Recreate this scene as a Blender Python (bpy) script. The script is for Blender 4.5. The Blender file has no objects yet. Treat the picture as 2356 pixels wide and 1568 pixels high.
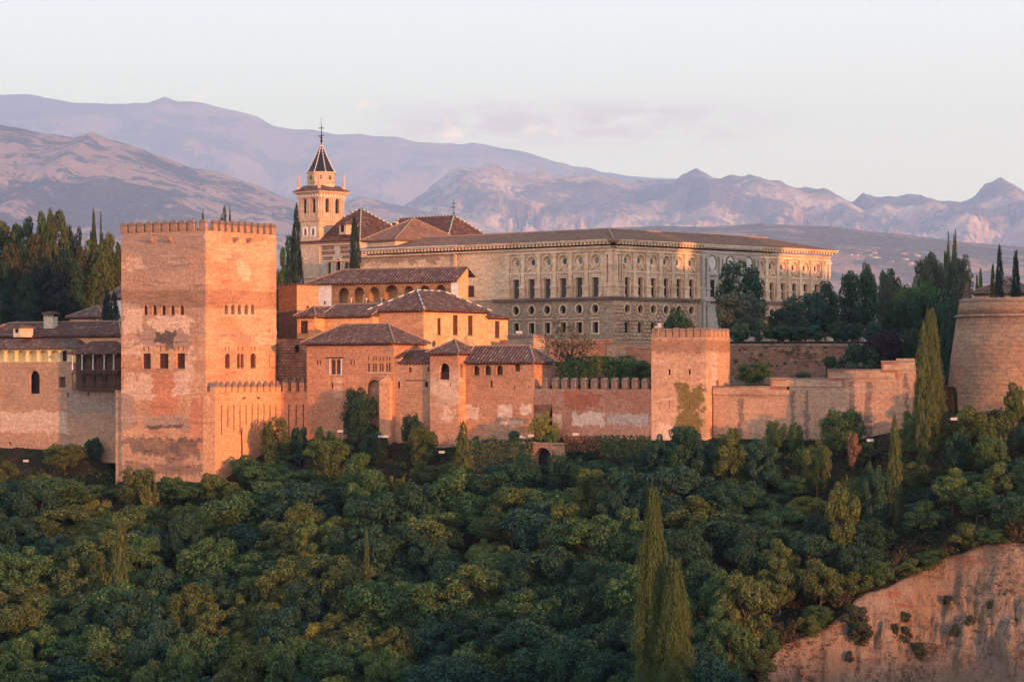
import bpy, bmesh, math, random
import numpy as np
from mathutils import Vector, Matrix, noise
from mathutils.geometry import tessellate_polygon

random.seed(7); rng = np.random.default_rng(7)
SC = bpy.context.scene
COL = SC.collection
R = math.radians

# ------------------------------------------------------------------ camera
FPX, CX, HY = 6600.0, 1178.0, 868.0      # focal length and horizon in photo units (2356 wide)
cd = bpy.data.cameras.new('camera'); cam = bpy.data.objects.new('camera', cd); COL.objects.link(cam)
cam.location = (0, 0, 0); cam.rotation_euler = (R(90), 0, 0)
cd.sensor_width = 36; cd.lens = FPX / 2356 * 36; cd.shift_y = (HY - 784) / 2356
cd.clip_start = 1; cd.clip_end = 90000
SC.camera = cam

# ------------------------------------------------------------------ light
SUN_EL, SUN_AZ = 4.6, 36.0                 # azimuth: degrees to the right of straight behind the camera
SUN_S, EXPO = 4.7, 0.36
HAZE = 2.5e-5
sdir = Vector((math.sin(R(SUN_AZ)) * math.cos(R(SUN_EL)), -math.cos(R(SUN_AZ)) * math.cos(R(SUN_EL)), math.sin(R(SUN_EL))))
sl = bpy.data.lights.new('sun', 'SUN'); sl.energy = SUN_S; sl.angle = R(0.6); sl.color = (1, 0.38, 0.138)
so = bpy.data.objects.new('sun', sl); COL.objects.link(so)
so.rotation_euler = sdir.to_track_quat('Z', 'Y').to_euler()
SC.view_settings.view_transform = 'Standard'; SC.view_settings.look = 'None'
SC.view_settings.exposure = EXPO; SC.view_settings.gamma = 1
w = bpy.data.worlds.new('World'); SC.world = w; w.use_nodes = True

class NT:
    """short-hand for building node trees"""
    def __init__(s, nt): s.nt = nt; s.n = nt.nodes; s.l = nt.links
    def put(s, sock, v):
        if isinstance(v, bpy.types.NodeSocket): s.l.new(v, sock)
        elif v is not None:
            if hasattr(sock.default_value, '__len__') and isinstance(v, (tuple, list)):
                n = len(sock.default_value); v = tuple(v)[:n]
                if len(v) < n: v = v + (1.0,) * (n - len(v))
            sock.default_value = v
    def math(s, op, a, b=0.0, c=None, clamp=False):
        m = s.n.new('ShaderNodeMath'); m.operation = op; m.use_clamp = clamp
        s.put(m.inputs[0], a); s.put(m.inputs[1], b)
        if c is not None: s.put(m.inputs[2], c)
        return m.outputs[0]
    def vmath(s, op, a, b=None, scale=None):
        m = s.n.new('ShaderNodeVectorMath'); m.operation = op
        s.put(m.inputs[0], a)
        if b is not None: s.put(m.inputs[1], b)
        if scale is not None: s.put(m.inputs[3], scale)
        return m.outputs[0]
    def noise(s, vec, scale, detail=4, rough=0.55, dist=0.0, col=False):
        m = s.n.new('ShaderNodeTexNoise'); s.put(m.inputs['Vector'], vec)
        m.inputs['Scale'].default_value = scale; m.inputs['Detail'].default_value = detail
        m.inputs['Roughness'].default_value = rough; m.inputs['Distortion'].default_value = dist
        return m.outputs[1] if col else m.outputs[0]
    def map(s, vec, sc, loc=(0, 0, 0)):
        m = s.n.new('ShaderNodeMapping'); s.put(m.inputs['Vector'], vec)
        m.inputs['Scale'].default_value = sc; m.inputs['Location'].default_value = loc
        return m.outputs[0]
    def step(s, v, a, b, c=0.0, d=1.0):
        m = s.n.new('ShaderNodeMapRange'); s.put(m.inputs[0], v)
        m.inputs[1].default_value = a; m.inputs[2].default_value = b
        m.inputs[3].default_value = c; m.inputs[4].default_value = d; m.interpolation_type = 'SMOOTHSTEP'
        return m.outputs[0]
    def mix(s, f, a, b, mode='MIX'):
        m = s.n.new('ShaderNodeMix'); m.data_type = 'RGBA'; m.blend_type = mode
        s.put(m.inputs[0], f); s.put(m.inputs[6], a); s.put(m.inputs[7], b)
        return m.outputs[2]
    def sep(s, v):
        m = s.n.new('ShaderNodeSeparateXYZ'); s.put(m.inputs[0], v); return m.outputs
    def comb(s, x, y, z=0.0):
        m = s.n.new('ShaderNodeCombineXYZ'); s.put(m.inputs[0], x); s.put(m.inputs[1], y); s.put(m.inputs[2], z); return m.outputs[0]
    def ramp(s, f, stops):
        m = s.n.new('ShaderNodeValToRGB'); s.put(m.inputs[0], f); e = m.color_ramp.elements
        while len(e) < len(stops): e.new(0.5)
        for i, (p, c) in enumerate(stops): e[i].position = p; e[i].color = tuple(c) + (1,)
        return m.outputs[0]

k = NT(w.node_tree); bg = k.n['Background']
sky = k.n.new('ShaderNodeTexSky'); sky.sky_type = 'NISHITA'; sky.sun_disc = False
sky.sun_elevation = R(SUN_EL); sky.sun_rotation = R(180 - SUN_AZ); sky.altitude = 700; sky.ozone_density = 3; sky.dust_density = 1
tc = k.n.new('ShaderNodeTexCoord'); dv = tc.outputs['Generated']; dx, dy, dz = k.sep(dv)
grad = k.ramp(k.math('MULTIPLY', dz, 1.0, clamp=True),
              [(0.0, (.70, .53, .62)), (.05, (.755, .61, .69)), (.085, (.775, .67, .735)), (.135, (.715, .67, .79)), (.30, (.52, .57, .64)), (1.0, (.28, .32, .42))])
# thin evening clouds low over the mountains
az = k.math('DIVIDE', dx, dy); el = k.math('DIVIDE', dz, dy)
cv = k.comb(k.math('MULTIPLY', az, 34.0), k.math('MULTIPLY', el, 120.0))
cn = k.noise(cv, 1.0, 7, .6, .4)
band = k.math('MULTIPLY', k.step(el, .076, .088), k.step(el, .1, .090))
side = k.math('MULTIPLY', k.step(az, -.065, -.02), k.step(az, .11, .05))
cm = k.math('MULTIPLY', k.math('MULTIPLY', band, side), k.step(cn, .34, .58))
puff = k.math('MULTIPLY', k.math('MULTIPLY', k.step(el, .080, .086), k.step(el, .104, .092)), k.step(k.noise(k.comb(k.math('MULTIPLY', az, 60.0), k.math('MULTIPLY', el, 90.0), 3.0), 1.0, 6, .6), .55, .72))
puff = k.math('MULTIPLY', puff, k.math('MULTIPLY', k.step(az, -.16, -.14), k.step(az, .06, .0)))
front = k.step(dy, 0.3, 0.6)
grad = k.mix(k.math('MULTIPLY', cm, front), grad, (.60, .38, .46))
grad = k.mix(k.math('MULTIPLY', puff, front), grad, (1.25, .74, .72))
wb = k.math('MULTIPLY', k.step(dy, .2, -.9), k.step(dz, .6, .0))   # the glow of the evening sky round the low sun
glow = k.mix(wb, (0, 0, 0), (.95, .54, .34))
nis = k.mix(1.0, sky.outputs[0], (.055, .055, .055), 'MULTIPLY')
tot = k.mix(1.0, k.mix(1.0, grad, nis, 'ADD'), glow, 'ADD')
k.put(bg.inputs[0], tot); bg.inputs[1].default_value = 1.35

SC.render.engine = 'CYCLES'
SC.cycles.use_denoising = True
SC.cycles.max_bounces = 5; SC.cycles.diffuse_bounces = 2; SC.cycles.volume_bounces = 1
SC.cycles.glossy_bounces = 2; SC.cycles.transmission_bounces = 2

# ------------------------------------------------------------------ projection helpers
def W(p, Y): return Vector(((p[0] - CX) / FPX * Y, Y, (HY - p[1]) / FPX * Y))
def zat(y, Y): return (HY - y) / FPX * Y
def crop(ox, oy, k): return lambda x, y=0: (ox + x * k, oy + y * k)
c1 = crop(0, 460.2, .2788); c2 = crop(0, 719, .2788); c3 = crop(621.2, 258.8, .2495); c4 = crop(621.2, 598.2, .2788)
c5 = crop(1092.9, 506.2, .2788); c6 = crop(1438, 506.2, .2441); c7 = crop(1466.7, 736.3, .2808)
c8 = crop(1840.7, 506.2, .2787); c9 = crop(0, 1023.8, .3469); c10 = crop(805.3, 977.8, .3763); c11 = crop(1553, 920.3, .413)

# ------------------------------------------------------------------ objects
ORG = {}
def tag(o, label=None, cat=None, group=None, kind=None):
    if label: o['label'] = label
    if cat: o['category'] = cat
    if group: o['group'] = group
    if kind: o['kind'] = kind
    return o
def thing(name, label, cat, loc, group=None):
    o = bpy.data.objects.new(name, None); COL.objects.link(o); o.location = loc; o.empty_display_size = 1
    ORG[o.name] = Vector(loc); tag(o, label, cat, group); return o
def copy_tree(o, parent=None):
    c = o.copy(); COL.objects.link(c); c.parent = parent
    for ch in list(o.children): copy_tree(ch, c)
    return c

class MB:
    """collects polygons in world space; build() links them as ONE mesh object with metric box-projected UVs"""
    def __init__(s): s.v = []; s.f = []; s.fm = []; s.mi = 0
    def face(s, pts):
        i = len(s.v); s.v.extend([tuple(p) for p in pts]); s.f.append(tuple(range(i, i + len(pts)))); s.fm.append(s.mi)
    def quad(s, a, b, c, d): s.face((a, b, c, d))
    def prism(s, bot, top):
        """bot, top: rings in the same order, counter-clockwise seen from above"""
        n = len(bot); i = len(s.v); s.v.extend([tuple(p) for p in bot]); s.v.extend([tuple(p) for p in top])
        for j in range(n):
            m = (j + 1) % n; s.f.append((i + j, i + m, i + n + m, i + n + j)); s.fm.append(s.mi)
        s.f.append(tuple(i + n + j for j in range(n))); s.f.append(tuple(i + j for j in reversed(range(n)))); s.fm += [s.mi, s.mi]
    def obox(s, o, du, dv, z0, z1):
        """box on the parallelogram o, o+du, o+du+dv, o+dv (2-D vectors)"""
        q = [o, o + du, o + du + dv, o + dv]
        if du.x * dv.y - du.y * dv.x < 0: q = [q[0], q[3], q[2], q[1]]
        s.prism([(p.x, p.y, z0) for p in q], [(p.x, p.y, z1) for p in q])
    def tube(s, pts, rad, n=6, cap=True):
        rings = []
        for j, p in enumerate(pts):
            p = Vector(p); a = Vector(pts[max(j - 1, 0)]); b = Vector(pts[min(j + 1, len(pts) - 1)])
            d = (b - a).normalized(); x = d.orthogonal().normalized(); y = d.cross(x)
            r = rad[j] if hasattr(rad, '__len__') else rad
            rings.append([p + (x * math.cos(t) + y * math.sin(t)) * r for t in [2 * math.pi * q / n for q in range(n)]])
        base = len(s.v)
        for r_ in rings: s.v.extend([tuple(p) for p in r_])
        for j in range(len(rings) - 1):
            for q in range(n):
                a = base + j * n + q; b = base + j * n + (q + 1) % n
                s.f.append((a, b, b + n, a + n)); s.fm.append(s.mi)
        if cap:
            s.f.append(tuple(base + q for q in reversed(range(n)))); s.f.append(tuple(base + (len(rings) - 1) * n + q for q in range(n))); s.fm += [s.mi, s.mi]
    def lathe(s, c, prof, n=12, rot=0.0):
        """rings of (radius, z) round the vertical through c"""
        base = len(s.v)
        for r_, z in prof:
            for q in range(n):
                t = rot + 2 * math.pi * q / n; s.v.append((c[0] + r_ * math.cos(t), c[1] + r_ * math.sin(t), z))
        for j in range(len(prof) - 1):
            for q in range(n):
                a = base + j * n + q; b = base + j * n + (q + 1) % n
                s.f.append((a, b, b + n, a + n)); s.fm.append(s.mi)
        s.f.append(tuple(base + (len(prof) - 1) * n + q for q in range(n))); s.fm.append(s.mi)
        s.f.append(tuple(base + q for q in reversed(range(n)))); s.fm.append(s.mi)
    def build(s, name, mat, parent=None, smooth=False, org=None):
        if org is None:
            org = Vector((0, 0, 0)); p = parent
            while p is not None:
                if p.name in ORG: org = ORG[p.name]; break
                p = p.parent
        V = np.array(s.v, dtype=np.float64).reshape(-1, 3) - np.array(org)
        me = bpy.data.meshes.new(name); me.from_pydata(V.tolist(), [], s.f); me.update()
        mats = mat if isinstance(mat, (list, tuple)) else [mat]
        for m in mats: me.materials.append(m)
        if len(mats) > 1: me.polygons.foreach_set('material_index', s.fm)
        nl = len(me.loops); np_ = len(me.polygons)
        uv = me.uv_layers.new(name='UVMap')
        nrm = np.zeros(np_ * 3); me.polygons.foreach_get('normal', nrm); nrm = nrm.reshape(-1, 3)
        tot = np.zeros(np_, dtype=np.int32); me.polygons.foreach_get('loop_total', tot)
        vi = np.zeros(nl, dtype=np.int32); me.loops.foreach_get('vertex_index', vi)
        N = np.repeat(nrm, tot, axis=0); P = V[vi]
        t = np.stack([-N[:, 1], N[:, 0], np.zeros(nl)], 1); ln = np.linalg.norm(t, axis=1)
        flat = ln < .12; t[flat] = (1, 0, 0); ln[flat] = 1; t /= ln[:, None]
        b = np.cross(N, t); b[flat] = (0, 1, 0)
        uvs = np.stack([(P * t).sum(1), (P * b).sum(1)], 1).astype(np.float32)
        uv.data.foreach_set('uv', uvs.ravel())
        if smooth: me.polygons.foreach_set('use_smooth', [True] * np_)
        o = bpy.data.objects.new(name, me); COL.objects.link(o); o.parent = parent
        if parent is None: o.location = org
        return o

class Fr:
    """corner frame of a rectangular building: u runs away to the right, v runs away to the left"""
    def __init__(s, px=None, Y=None, th=34.5, A=None):
        s.A = Vector(((px - CX) / FPX * Y, Y)) if A is None else Vector(A)
        t = R(th); s.th = th; s.u = Vector((math.sin(t), math.cos(t))); s.v = Vector((-math.cos(t), math.sin(t)))
    def reach(s, d, px, o=None):
        o = s.A if o is None else o; kx = (px - CX) / FPX; return (kx * o.y - o.x) / (d.x - kx * d.y)
    def U(s, px, b=0.0): return s.reach(s.u, px, s.A + s.v * b)
    def V(s, px, a=0.0): return s.reach(s.v, px, s.A + s.u * a)
    def q(s, a, b): return s.A + s.u * a + s.v * b
    def p(s, a, b, z): q = s.q(a, b); return Vector((q.x, q.y, z))
    def z(s, y, a=0.0, b=0.0): return (HY - y) / FPX * s.q(a, b).y

class Wall:
    """a vertical wall plane; s runs along d (2-D), n is its outward normal"""
    def __init__(s, o, d, n): s.o = Vector(o); s.d = Vector(d); s.n = Vector(n)
    def S(s, px): kx = (px - CX) / FPX; return (kx * s.o.y - s.o.x) / (s.d.x - kx * s.d.y)
    def Z(s, px, y): return (HY - y) / FPX * (s.o + s.d * s.S(px)).y
    def P(s, t, z, out=0.0): q = s.o + s.d * t + s.n * out; return Vector((q.x, q.y, z))
    def box(s, mb, s0, s1, z0, z1, o0, o1):
        if s0 > s1: s0, s1 = s1, s0
        mb.obox(s.o + s.d * s0 + s.n * o0, s.d * (s1 - s0), s.n * (o1 - o0), z0, z1)
def wallU(fr, b=0.0): return Wall(fr.q(0, b), fr.u, -fr.v)      # face seen on the right (for b = 0)
def wallV(fr, a=0.0): return Wall(fr.q(a, 0), fr.v, -fr.u)      # face seen on the left

def shape(kind, s0, s1, z0, z1, n=12):
    """outline of an opening as (s, z) points"""
    if s0 > s1: s0, s1 = s1, s0
    if z0 > z1: z0, z1 = z1, z0
    if kind == 'rect': return [(s0, z0), (s1, z0), (s1, z1), (s0, z1)]
    c = (s0 + s1) / 2; r = (s1 - s0) / 2
    if kind == 'oval':
        h = (z1 - z0) / 2; return [(c + r * math.cos(2 * math.pi * i / 20), (z0 + z1) / 2 + h * math.sin(2 * math.pi * i / 20)) for i in range(20)]
    if kind == 'arch':
        zc = z1 - r
        return [(s0, z0), (s1, z0)] + [(c + r * math.cos(math.pi * i / n), zc + r * math.sin(math.pi * i / n)) for i in range(n + 1)]
    if kind == 'flat':        # depressed arch
        h = r * .45; zc = z1 - h
        return [(s0, z0), (s1, z0)] + [(c + r * math.cos(math.pi * i / n), zc + h * math.sin(math.pi * i / n)) for i in range(n + 1)]
    if kind == 'shoe':        # horseshoe
        zc = z1 - r; j = r * .16
        pts = [(s0 + j, z0), (s1 - j, z0), (s1 - j, zc - r * .42)]
        return pts + [(c + r * math.cos(t), zc + r * math.sin(t)) for t in [-.4 + (math.pi + .8) * i / 14 for i in range(15)]] + [(s0 + j, zc - r * .42)]

def polyfill(mb, wall, outer, holes, out=0.0):
    loops = [[Vector((a, b, 0)) for a, b in outer]] + [[Vector((a, b, 0)) for a, b in h] for h in holes]
    flat = [p for lp in loops for p in lp]
    base = len(mb.v); mb.v.extend([tuple(wall.P(p.x, p.y, out)) for p in flat])
    want = Vector((wall.n.x, wall.n.y, 0))
    for t in tessellate_polygon(loops):
        a, b, c = [Vector(mb.v[base + i]) for i in t]
        nn = (b - a).cross(c - a)
        if nn.length < 1e-9: continue
        mb.f.append(tuple(base + i for i in (t if nn.dot(want) > 0 else reversed(t)))); mb.fm.append(mb.mi)
def facade(mb, wall, outer, holes, depth=0.5, out=0.0):
    """wall face with real openings whose reveals go back by depth; outer has to be a simple loop"""
    polyfill(mb, wall, outer, holes, out)
    for h in holes:
        n = len(h)
        for i in range(n):
            a, b = h[i], h[(i + 1) % n]
            mb.quad(wall.P(a[0], a[1], out), wall.P(b[0], b[1], out), wall.P(b[0], b[1], out - depth), wall.P(a[0], a[1], out - depth))
def ring(mb, wall, pts, width, o0, o1, closed=True):
    """a raised moulding round an opening"""
    c = (sum(p[0] for p in pts) / len(pts), sum(p[1] for p in pts) / len(pts))
    sx = max(p[0] for p in pts) - min(p[0] for p in pts); sz = max(p[1] for p in pts) - min(p[1] for p in pts)
    big = [(c[0] + (p[0] - c[0]) * (1 + 2 * width / sx), c[1] + (p[1] - c[1]) * (1 + 2 * width / sz)) for p in pts]
    n = len(pts)
    for i in range(n if closed else n - 1):
        j = (i + 1) % n; a, b, A, B = pts[i], pts[j], big[i], big[j]
        mb.quad(wall.P(*a, o1), wall.P(*b, o1), wall.P(*B, o1), wall.P(*A, o1))
        mb.quad(wall.P(*A, o1), wall.P(*B, o1), wall.P(*B, o0), wall.P(*A, o0))
        mb.quad(wall.P(*b, o1), wall.P(*a, o1), wall.P(*a, o0), wall.P(*b, o0))

def roof_hip(mb, fr, a0, a1, b0, b1, z, h, o=.5, ia=None, ib=None, t=.22, ridge='v', aend=True, bend=True):
    """hipped roof over a0..a1 x b0..b1. ridge along 'u' or 'v'; hips at the low / high end unless gabled. Returns ridge points"""
    a0 -= o; a1 += o; b0 -= o; b1 += o
    if ridge == 'v':
        am = (a0 + a1) / 2; w_ = (a1 - a0) / 2; i0 = w_ if aend else 0; i1 = w_ if bend else 0
        if ib is not None: i0 = ib if aend else 0; i1 = ib if bend else 0
        r0 = fr.p(am, b0 + i0, z + h); r1 = fr.p(am, b1 - i1, z + h)
    else:
        bm_ = (b0 + b1) / 2; w_ = (b1 - b0) / 2; i0 = w_ if aend else 0; i1 = w_ if bend else 0
        if ia is not None: i0 = ia if aend else 0; i1 = ia if bend else 0
        r0 = fr.p(a0 + i0, bm_, z + h); r1 = fr.p(a1 - i1, bm_, z + h)
    A, B, C, D = fr.p(a0, b0, z), fr.p(a1, b0, z), fr.p(a1, b1, z), fr.p(a0, b1, z)
    dn = Vector((0, 0, -t))
    if ridge == 'v':
        tri = [(A, B, r0), (B, C, r1, r0), (C, D, r1), (D, A, r0, r1)]
    else:
        tri = [(A, B, r1, r0), (B, C, r1), (C, D, r0, r1), (D, A, r0)]
    for f in tri: mb.face(f)
    for p, q_ in ((A, B), (B, C), (C, D), (D, A)): mb.quad(p + dn, q_ + dn, q_, p)
    mb.face([D + dn, C + dn, B + dn, A + dn])
    return A, B, C, D, r0, r1

def ridge_caps(p, q_, parent, mat, r=.11, step=.45, name='ridge_tiles', dash=None):
    """a line of cap tiles from p to q"""
    mb = MB(); d = q_ - p; n = max(2, int(d.length / step))
    for i in range(n):
        if dash is not None: mb.mi = 0 if (i // dash) % 2 == 0 else 1
        a = p + d * (i / n); b = p + d * ((i + .92) / n)
        mb.tube([a + Vector((0, 0, .05)), b + Vector((0, 0, .09))], [r, r * 1.15], 6)
    return mb.build(name, mat, parent)
# ------------------------------------------------------------------ materials
def newmat(name):
    m = bpy.data.materials.new(name); m.use_nodes = True; k = NT(m.node_tree); b = k.n['Principled BSDF']
    b.inputs['Specular IOR Level'].default_value = 0.2
    return m, k, b
def plain(name, c, rough=.8, metal=0.0):
    m, k, b = newmat(name); tcn = k.n.new('ShaderNodeTexCoord')
    n = k.noise(tcn.outputs['Object'], 1.7, 5, .65)
    k.put(b.inputs['Base Color'], k.mix(k.step(n, .3, .7), tuple(x * .8 for x in c), tuple(min(1, x * 1.15) for x in c)))
    b.inputs['Roughness'].default_value = rough; b.inputs['Metallic'].default_value = metal; return m
def dark(name, c=(.012, .01, .01)):
    m, k, b = newmat(name); b.inputs['Base Color'].default_value = tuple(c) + (1,); b.inputs['Roughness'].default_value = .7; return m

def wallmat(name, c, c2, c3=None, layer=.85, layer_s=.5, streak=.3, blot=.7, brick=None, patches=(), bump=.5, grime=None, big=.11, seed=0.0, holes=False, tint=(1.0, .905, .815)):
    """weathered masonry. UV is metric (along the wall, height). patches: (u0,u1,v0,v1,colour,strength,raggedness)"""
    m, k, b = newmat(name)
    tcn = k.n.new('ShaderNodeTexCoord'); uv = k.vmath('ADD', tcn.outputs['UV'], (seed * 7.3, seed * 3.1, seed))
    u, v, _ = k.sep(tcn.outputs['UV'])
    n1 = k.noise(uv, big, 6, .6, .6)
    col = k.mix(k.step(n1, .42, .58), c, c2)
    n2 = k.noise(k.map(uv, (.35, .9, 1)), .55, 7, .68, .5)
    if c3 is not None: col = k.mix(k.math('MULTIPLY', k.step(n2, .52, .68), blot), col, c3)
    if patches:
        wx, wy, _ = k.sep(k.noise(uv, .45, 9, .74, col=True)); wx = k.math('SUBTRACT', wx, .5); wy = k.math('SUBTRACT', wy, .5)
        brk = k.noise(k.map(uv, (.5, 1.1, 1)), .9, 7, .75, .3); bks = k.step(brk, .26, .42); btn = k.mix(brk, (.72, .72, .72), (1.28, 1.28, 1.28))
    for (u0, u1, v0, v1, pc, ps, rag) in patches:
        uu = k.math('ADD', u, k.math('MULTIPLY', wx, rag * 3.4)); vv = k.math('ADD', v, k.math('MULTIPLY', wy, rag * 2.6))
        e = .08
        cu = k.math('ABSOLUTE', k.math('SUBTRACT', uu, (u0 + u1) / 2)); cv_ = k.math('ABSOLUTE', k.math('SUBTRACT', vv, (v0 + v1) / 2))
        msk = k.math('MULTIPLY', k.step(cu, (u1 - u0) / 2 + e, (u1 - u0) / 2 - e), k.step(cv_, (v1 - v0) / 2 + e, (v1 - v0) / 2 - e))
        msk = k.math('MULTIPLY', msk, bks)
        col = k.mix(k.math('MULTIPLY', msk, min(1.0, ps * 1.25)), col, k.mix(1.0, btn, pc, 'MULTIPLY'))
    # rammed-earth layers and horizontal erosion
    lay = k.noise(k.map(uv, (.13, 1.25, 1)), 1.0, 4, .7, .4)
    col = k.mix(k.math('MULTIPLY', k.step(lay, .56, .70), layer_s), col, k.mix(1.0, col, (.52, .46, .44), 'MULTIPLY'))
    lay2 = k.noise(k.map(uv, (.35, 1.9, 1), (3, 9, 2)), 1.0, 3, .65, .3)
    col = k.mix(k.math('MULTIPLY', k.step(lay2, .58, .72), layer_s * .8), col, k.mix(1.0, col, (1.35, 1.33, 1.3), 'MULTIPLY'))
    course = k.math('PINGPONG', v, layer / 2); cl = k.step(course, .05, 0.0)
    cw = k.noise(uv, .6, 3, .5)
    col = k.mix(k.math('MULTIPLY', k.math('MULTIPLY', cl, k.step(cw, .52, .64)), .35 * layer_s), col, k.mix(1.0, col, (.6, .56, .55), 'MULTIPLY'))
    hgt = k.math('ADD', k.math('MULTIPLY', n2, 1.2), k.math('MULTIPLY', lay, .8))
    if brick:
        bt = k.n.new('ShaderNodeTexBrick'); k.put(bt.inputs['Vector'], k.vmath('ADD', uv, k.vmath('SCALE', k.noise(uv, 2.0, 2, col=True), scale=.05)))
        bt.inputs['Scale'].default_value = 1; bt.inputs['Brick Width'].default_value = brick[0]; bt.inputs['Row Height'].default_value = brick[1]
        bt.inputs['Mortar Size'].default_value = brick[2]; bt.inputs['Mortar Smooth'].default_value = .3; bt.inputs['Bias'].default_value = 0
        bt.inputs['Color1'].default_value = (.78, .78, .78, 1); bt.inputs['Color2'].default_value = (1.2, 1.17, 1.14, 1); bt.inputs['Mortar'].default_value = (.55, .52, .5, 1)
        col = k.mix(brick[3], col, k.mix(1.0, col, bt.outputs[0], 'MULTIPLY'))
        hgt = k.math('SUBTRACT', hgt, k.math('MULTIPLY', bt.outputs[1], .5 * brick[3]))
    # bleached repairs and soot, large and ragged
    bl = k.noise(k.map(uv, (.5, .8, 1), (5, 2, 8)), .28, 10, .78, .3); col = k.mix(k.math('MULTIPLY', k.step(bl, .56, .62), .40), col, k.mix(1.0, col, (1.42, 1.45, 1.5), 'MULTIPLY'))
    bd = k.noise(k.map(uv, (.4, 1.3, 1), (15, 22, 1)), .35, 10, .80, .5); col = k.mix(k.math('MULTIPLY', k.step(bd, .57, .63), .5), col, k.mix(1.0, col, (.50, .45, .44), 'MULTIPLY'))
    # run-off streaks
    st = k.noise(k.map(uv, (2.2, .09, 1), (11, 4, 0)), 1.0, 5, .6, .15)
    col = k.mix(k.math('MULTIPLY', k.step(st, .55, .74), streak), col, k.mix(1.0, col, (.45, .41, .40), 'MULTIPLY'))
    if grime:
        for (g0, g1, gs) in grime:   # dark weathered band between two heights
            gm = k.math('ADD', v, k.math('MULTIPLY', k.math('SUBTRACT', k.noise(k.map(uv, (1.1, .3, 1)), 1.3, 4, .6), .5), 1.6))
            gk = k.math('MULTIPLY', k.step(gm, g0 - .3, g0 + .3), k.step(gm, g1 + .3, g1 - .3))
            col = k.mix(k.math('MULTIPLY', gk, gs), col, k.mix(1.0, col, (.38, .33, .33), 'MULTIPLY'))
    if holes:
        vo = k.n.new('ShaderNodeTexVoronoi'); k.put(vo.inputs['Vector'], k.map(uv, (.9, 1.15, 1))); vo.inputs['Randomness'].default_value = .25; vo.inputs['Scale'].default_value = .9
        col = k.mix(k.math('MULTIPLY', k.step(vo.outputs[0], .09, .05), .7), col, (.03, .02, .018))
    fine = k.noise(uv, 1.9, 4, .7)
    col = k.mix(1.0, col, k.mix(k.step(fine, .3, .7), (.78, .77, .76), (1.2, 1.2, 1.2)), 'MULTIPLY'); col = k.mix(1.0, col, tint, 'MULTIPLY')
    k.put(b.inputs['Base Color'], col); b.inputs['Roughness'].default_value = .95; b.inputs['Specular IOR Level'].default_value = .05
    hgt = k.math('ADD', hgt, k.math('MULTIPLY', fine, .35))
    bp = k.n.new('ShaderNodeBump'); bp.inputs['Strength'].default_value = bump; bp.inputs['Distance'].default_value = .35
    k.put(bp.inputs['Height'], hgt); k.put(b.inputs['Normal'], bp.outputs[0])
    return m

def tilemat(name, c, c2, c3, pitch=.62):
    """barrel tiles: channels run up the slope (UV.y), UV.x along the eave"""
    m, k, b = newmat(name); tcn = k.n.new('ShaderNodeTexCoord'); uv = tcn.outputs['UV']; u, v, _ = k.sep(uv)
    wv = k.math('SINE', k.math('MULTIPLY', u, 2 * math.pi / pitch)); wv = k.math('ADD', k.math('MULTIPLY', wv, .5), .5)
    rowv = k.math('FRACT', k.math('DIVIDE', v, .42))
    cell = k.n.new('ShaderNodeTexWhiteNoise'); cell.noise_dimensions = '2D'
    k.put(cell.inputs['Vector'], k.comb(k.math('FLOOR', k.math('DIVIDE', u, pitch)), k.math('FLOOR', k.math('DIVIDE', v, .42))))
    col = k.mix(cell.outputs[0], c, c2)
    n = k.noise(uv, .35, 6, .65, .3); col = k.mix(k.math('MULTIPLY', k.step(n, .4, .7), .35), col, c3)
    pale_tile = k.math('GREATER_THAN', cell.outputs[0], .9); col = k.mix(k.math('MULTIPLY', pale_tile, .3), col, (.40, .30, .24))  # scattered tiles in a paler clay tone, picked at random
    col = k.mix(k.step(wv, .30, .0), col, k.mix(1.0, col, (.22, .20, .20), 'MULTIPLY'))
    st = k.noise(k.map(uv, (1.5, .2, 1)), 1.0, 5, .6); col = k.mix(k.math('MULTIPLY', k.step(st, .5, .7), .4), col, k.mix(1.0, col, (.45, .44, .46), 'MULTIPLY'))
    k.put(b.inputs['Base Color'], col); b.inputs['Roughness'].default_value = .9; b.inputs['Specular IOR Level'].default_value = .1
    h = k.math('ADD', wv, k.math('MULTIPLY', rowv, -.25))
    bp = k.n.new('ShaderNodeBump'); bp.inputs['Strength'].default_value = .9; bp.inputs['Distance'].default_value = .16
    k.put(bp.inputs['Height'], h); k.put(b.inputs['Normal'], bp.outputs[0]); return m

def leafmat(name, var=.35, trans=.25, warm=(1.3, 1.1, .6)):
    m, k, b = newmat(name); oi = k.n.new('ShaderNodeObjectInfo'); at = k.n.new('ShaderNodeAttribute'); at.attribute_name = 'tone'
    a = k.sep(at.outputs['Vector'])
    base = k.mix(1.0, oi.outputs['Color'], k.mix(a[0], (1 - var, 1 - var, 1 - var), (1 + var, 1 + var, 1 + var)), 'MULTIPLY')
    base = k.mix(k.math('MULTIPLY', k.step(a[1], .75, 1.0), .55), base, k.mix(1.0, base, warm, 'MULTIPLY'))
    k.put(b.inputs['Base Color'], base); b.inputs['Roughness'].default_value = .65; b.inputs['Specular IOR Level'].default_value = .25
    tr = k.n.new('ShaderNodeBsdfTranslucent'); k.put(tr.inputs[0], k.mix(1.0, base, (1.2, 1.3, .6), 'MULTIPLY'))
    mx = k.n.new('ShaderNodeMixShader'); mx.inputs[0].default_value = trans
    k.l.new(b.outputs[0], mx.inputs[1]); k.l.new(tr.outputs[0], mx.inputs[2]); k.l.new(mx.outputs[0], k.n['Material Output'].inputs[0])
    return m

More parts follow.
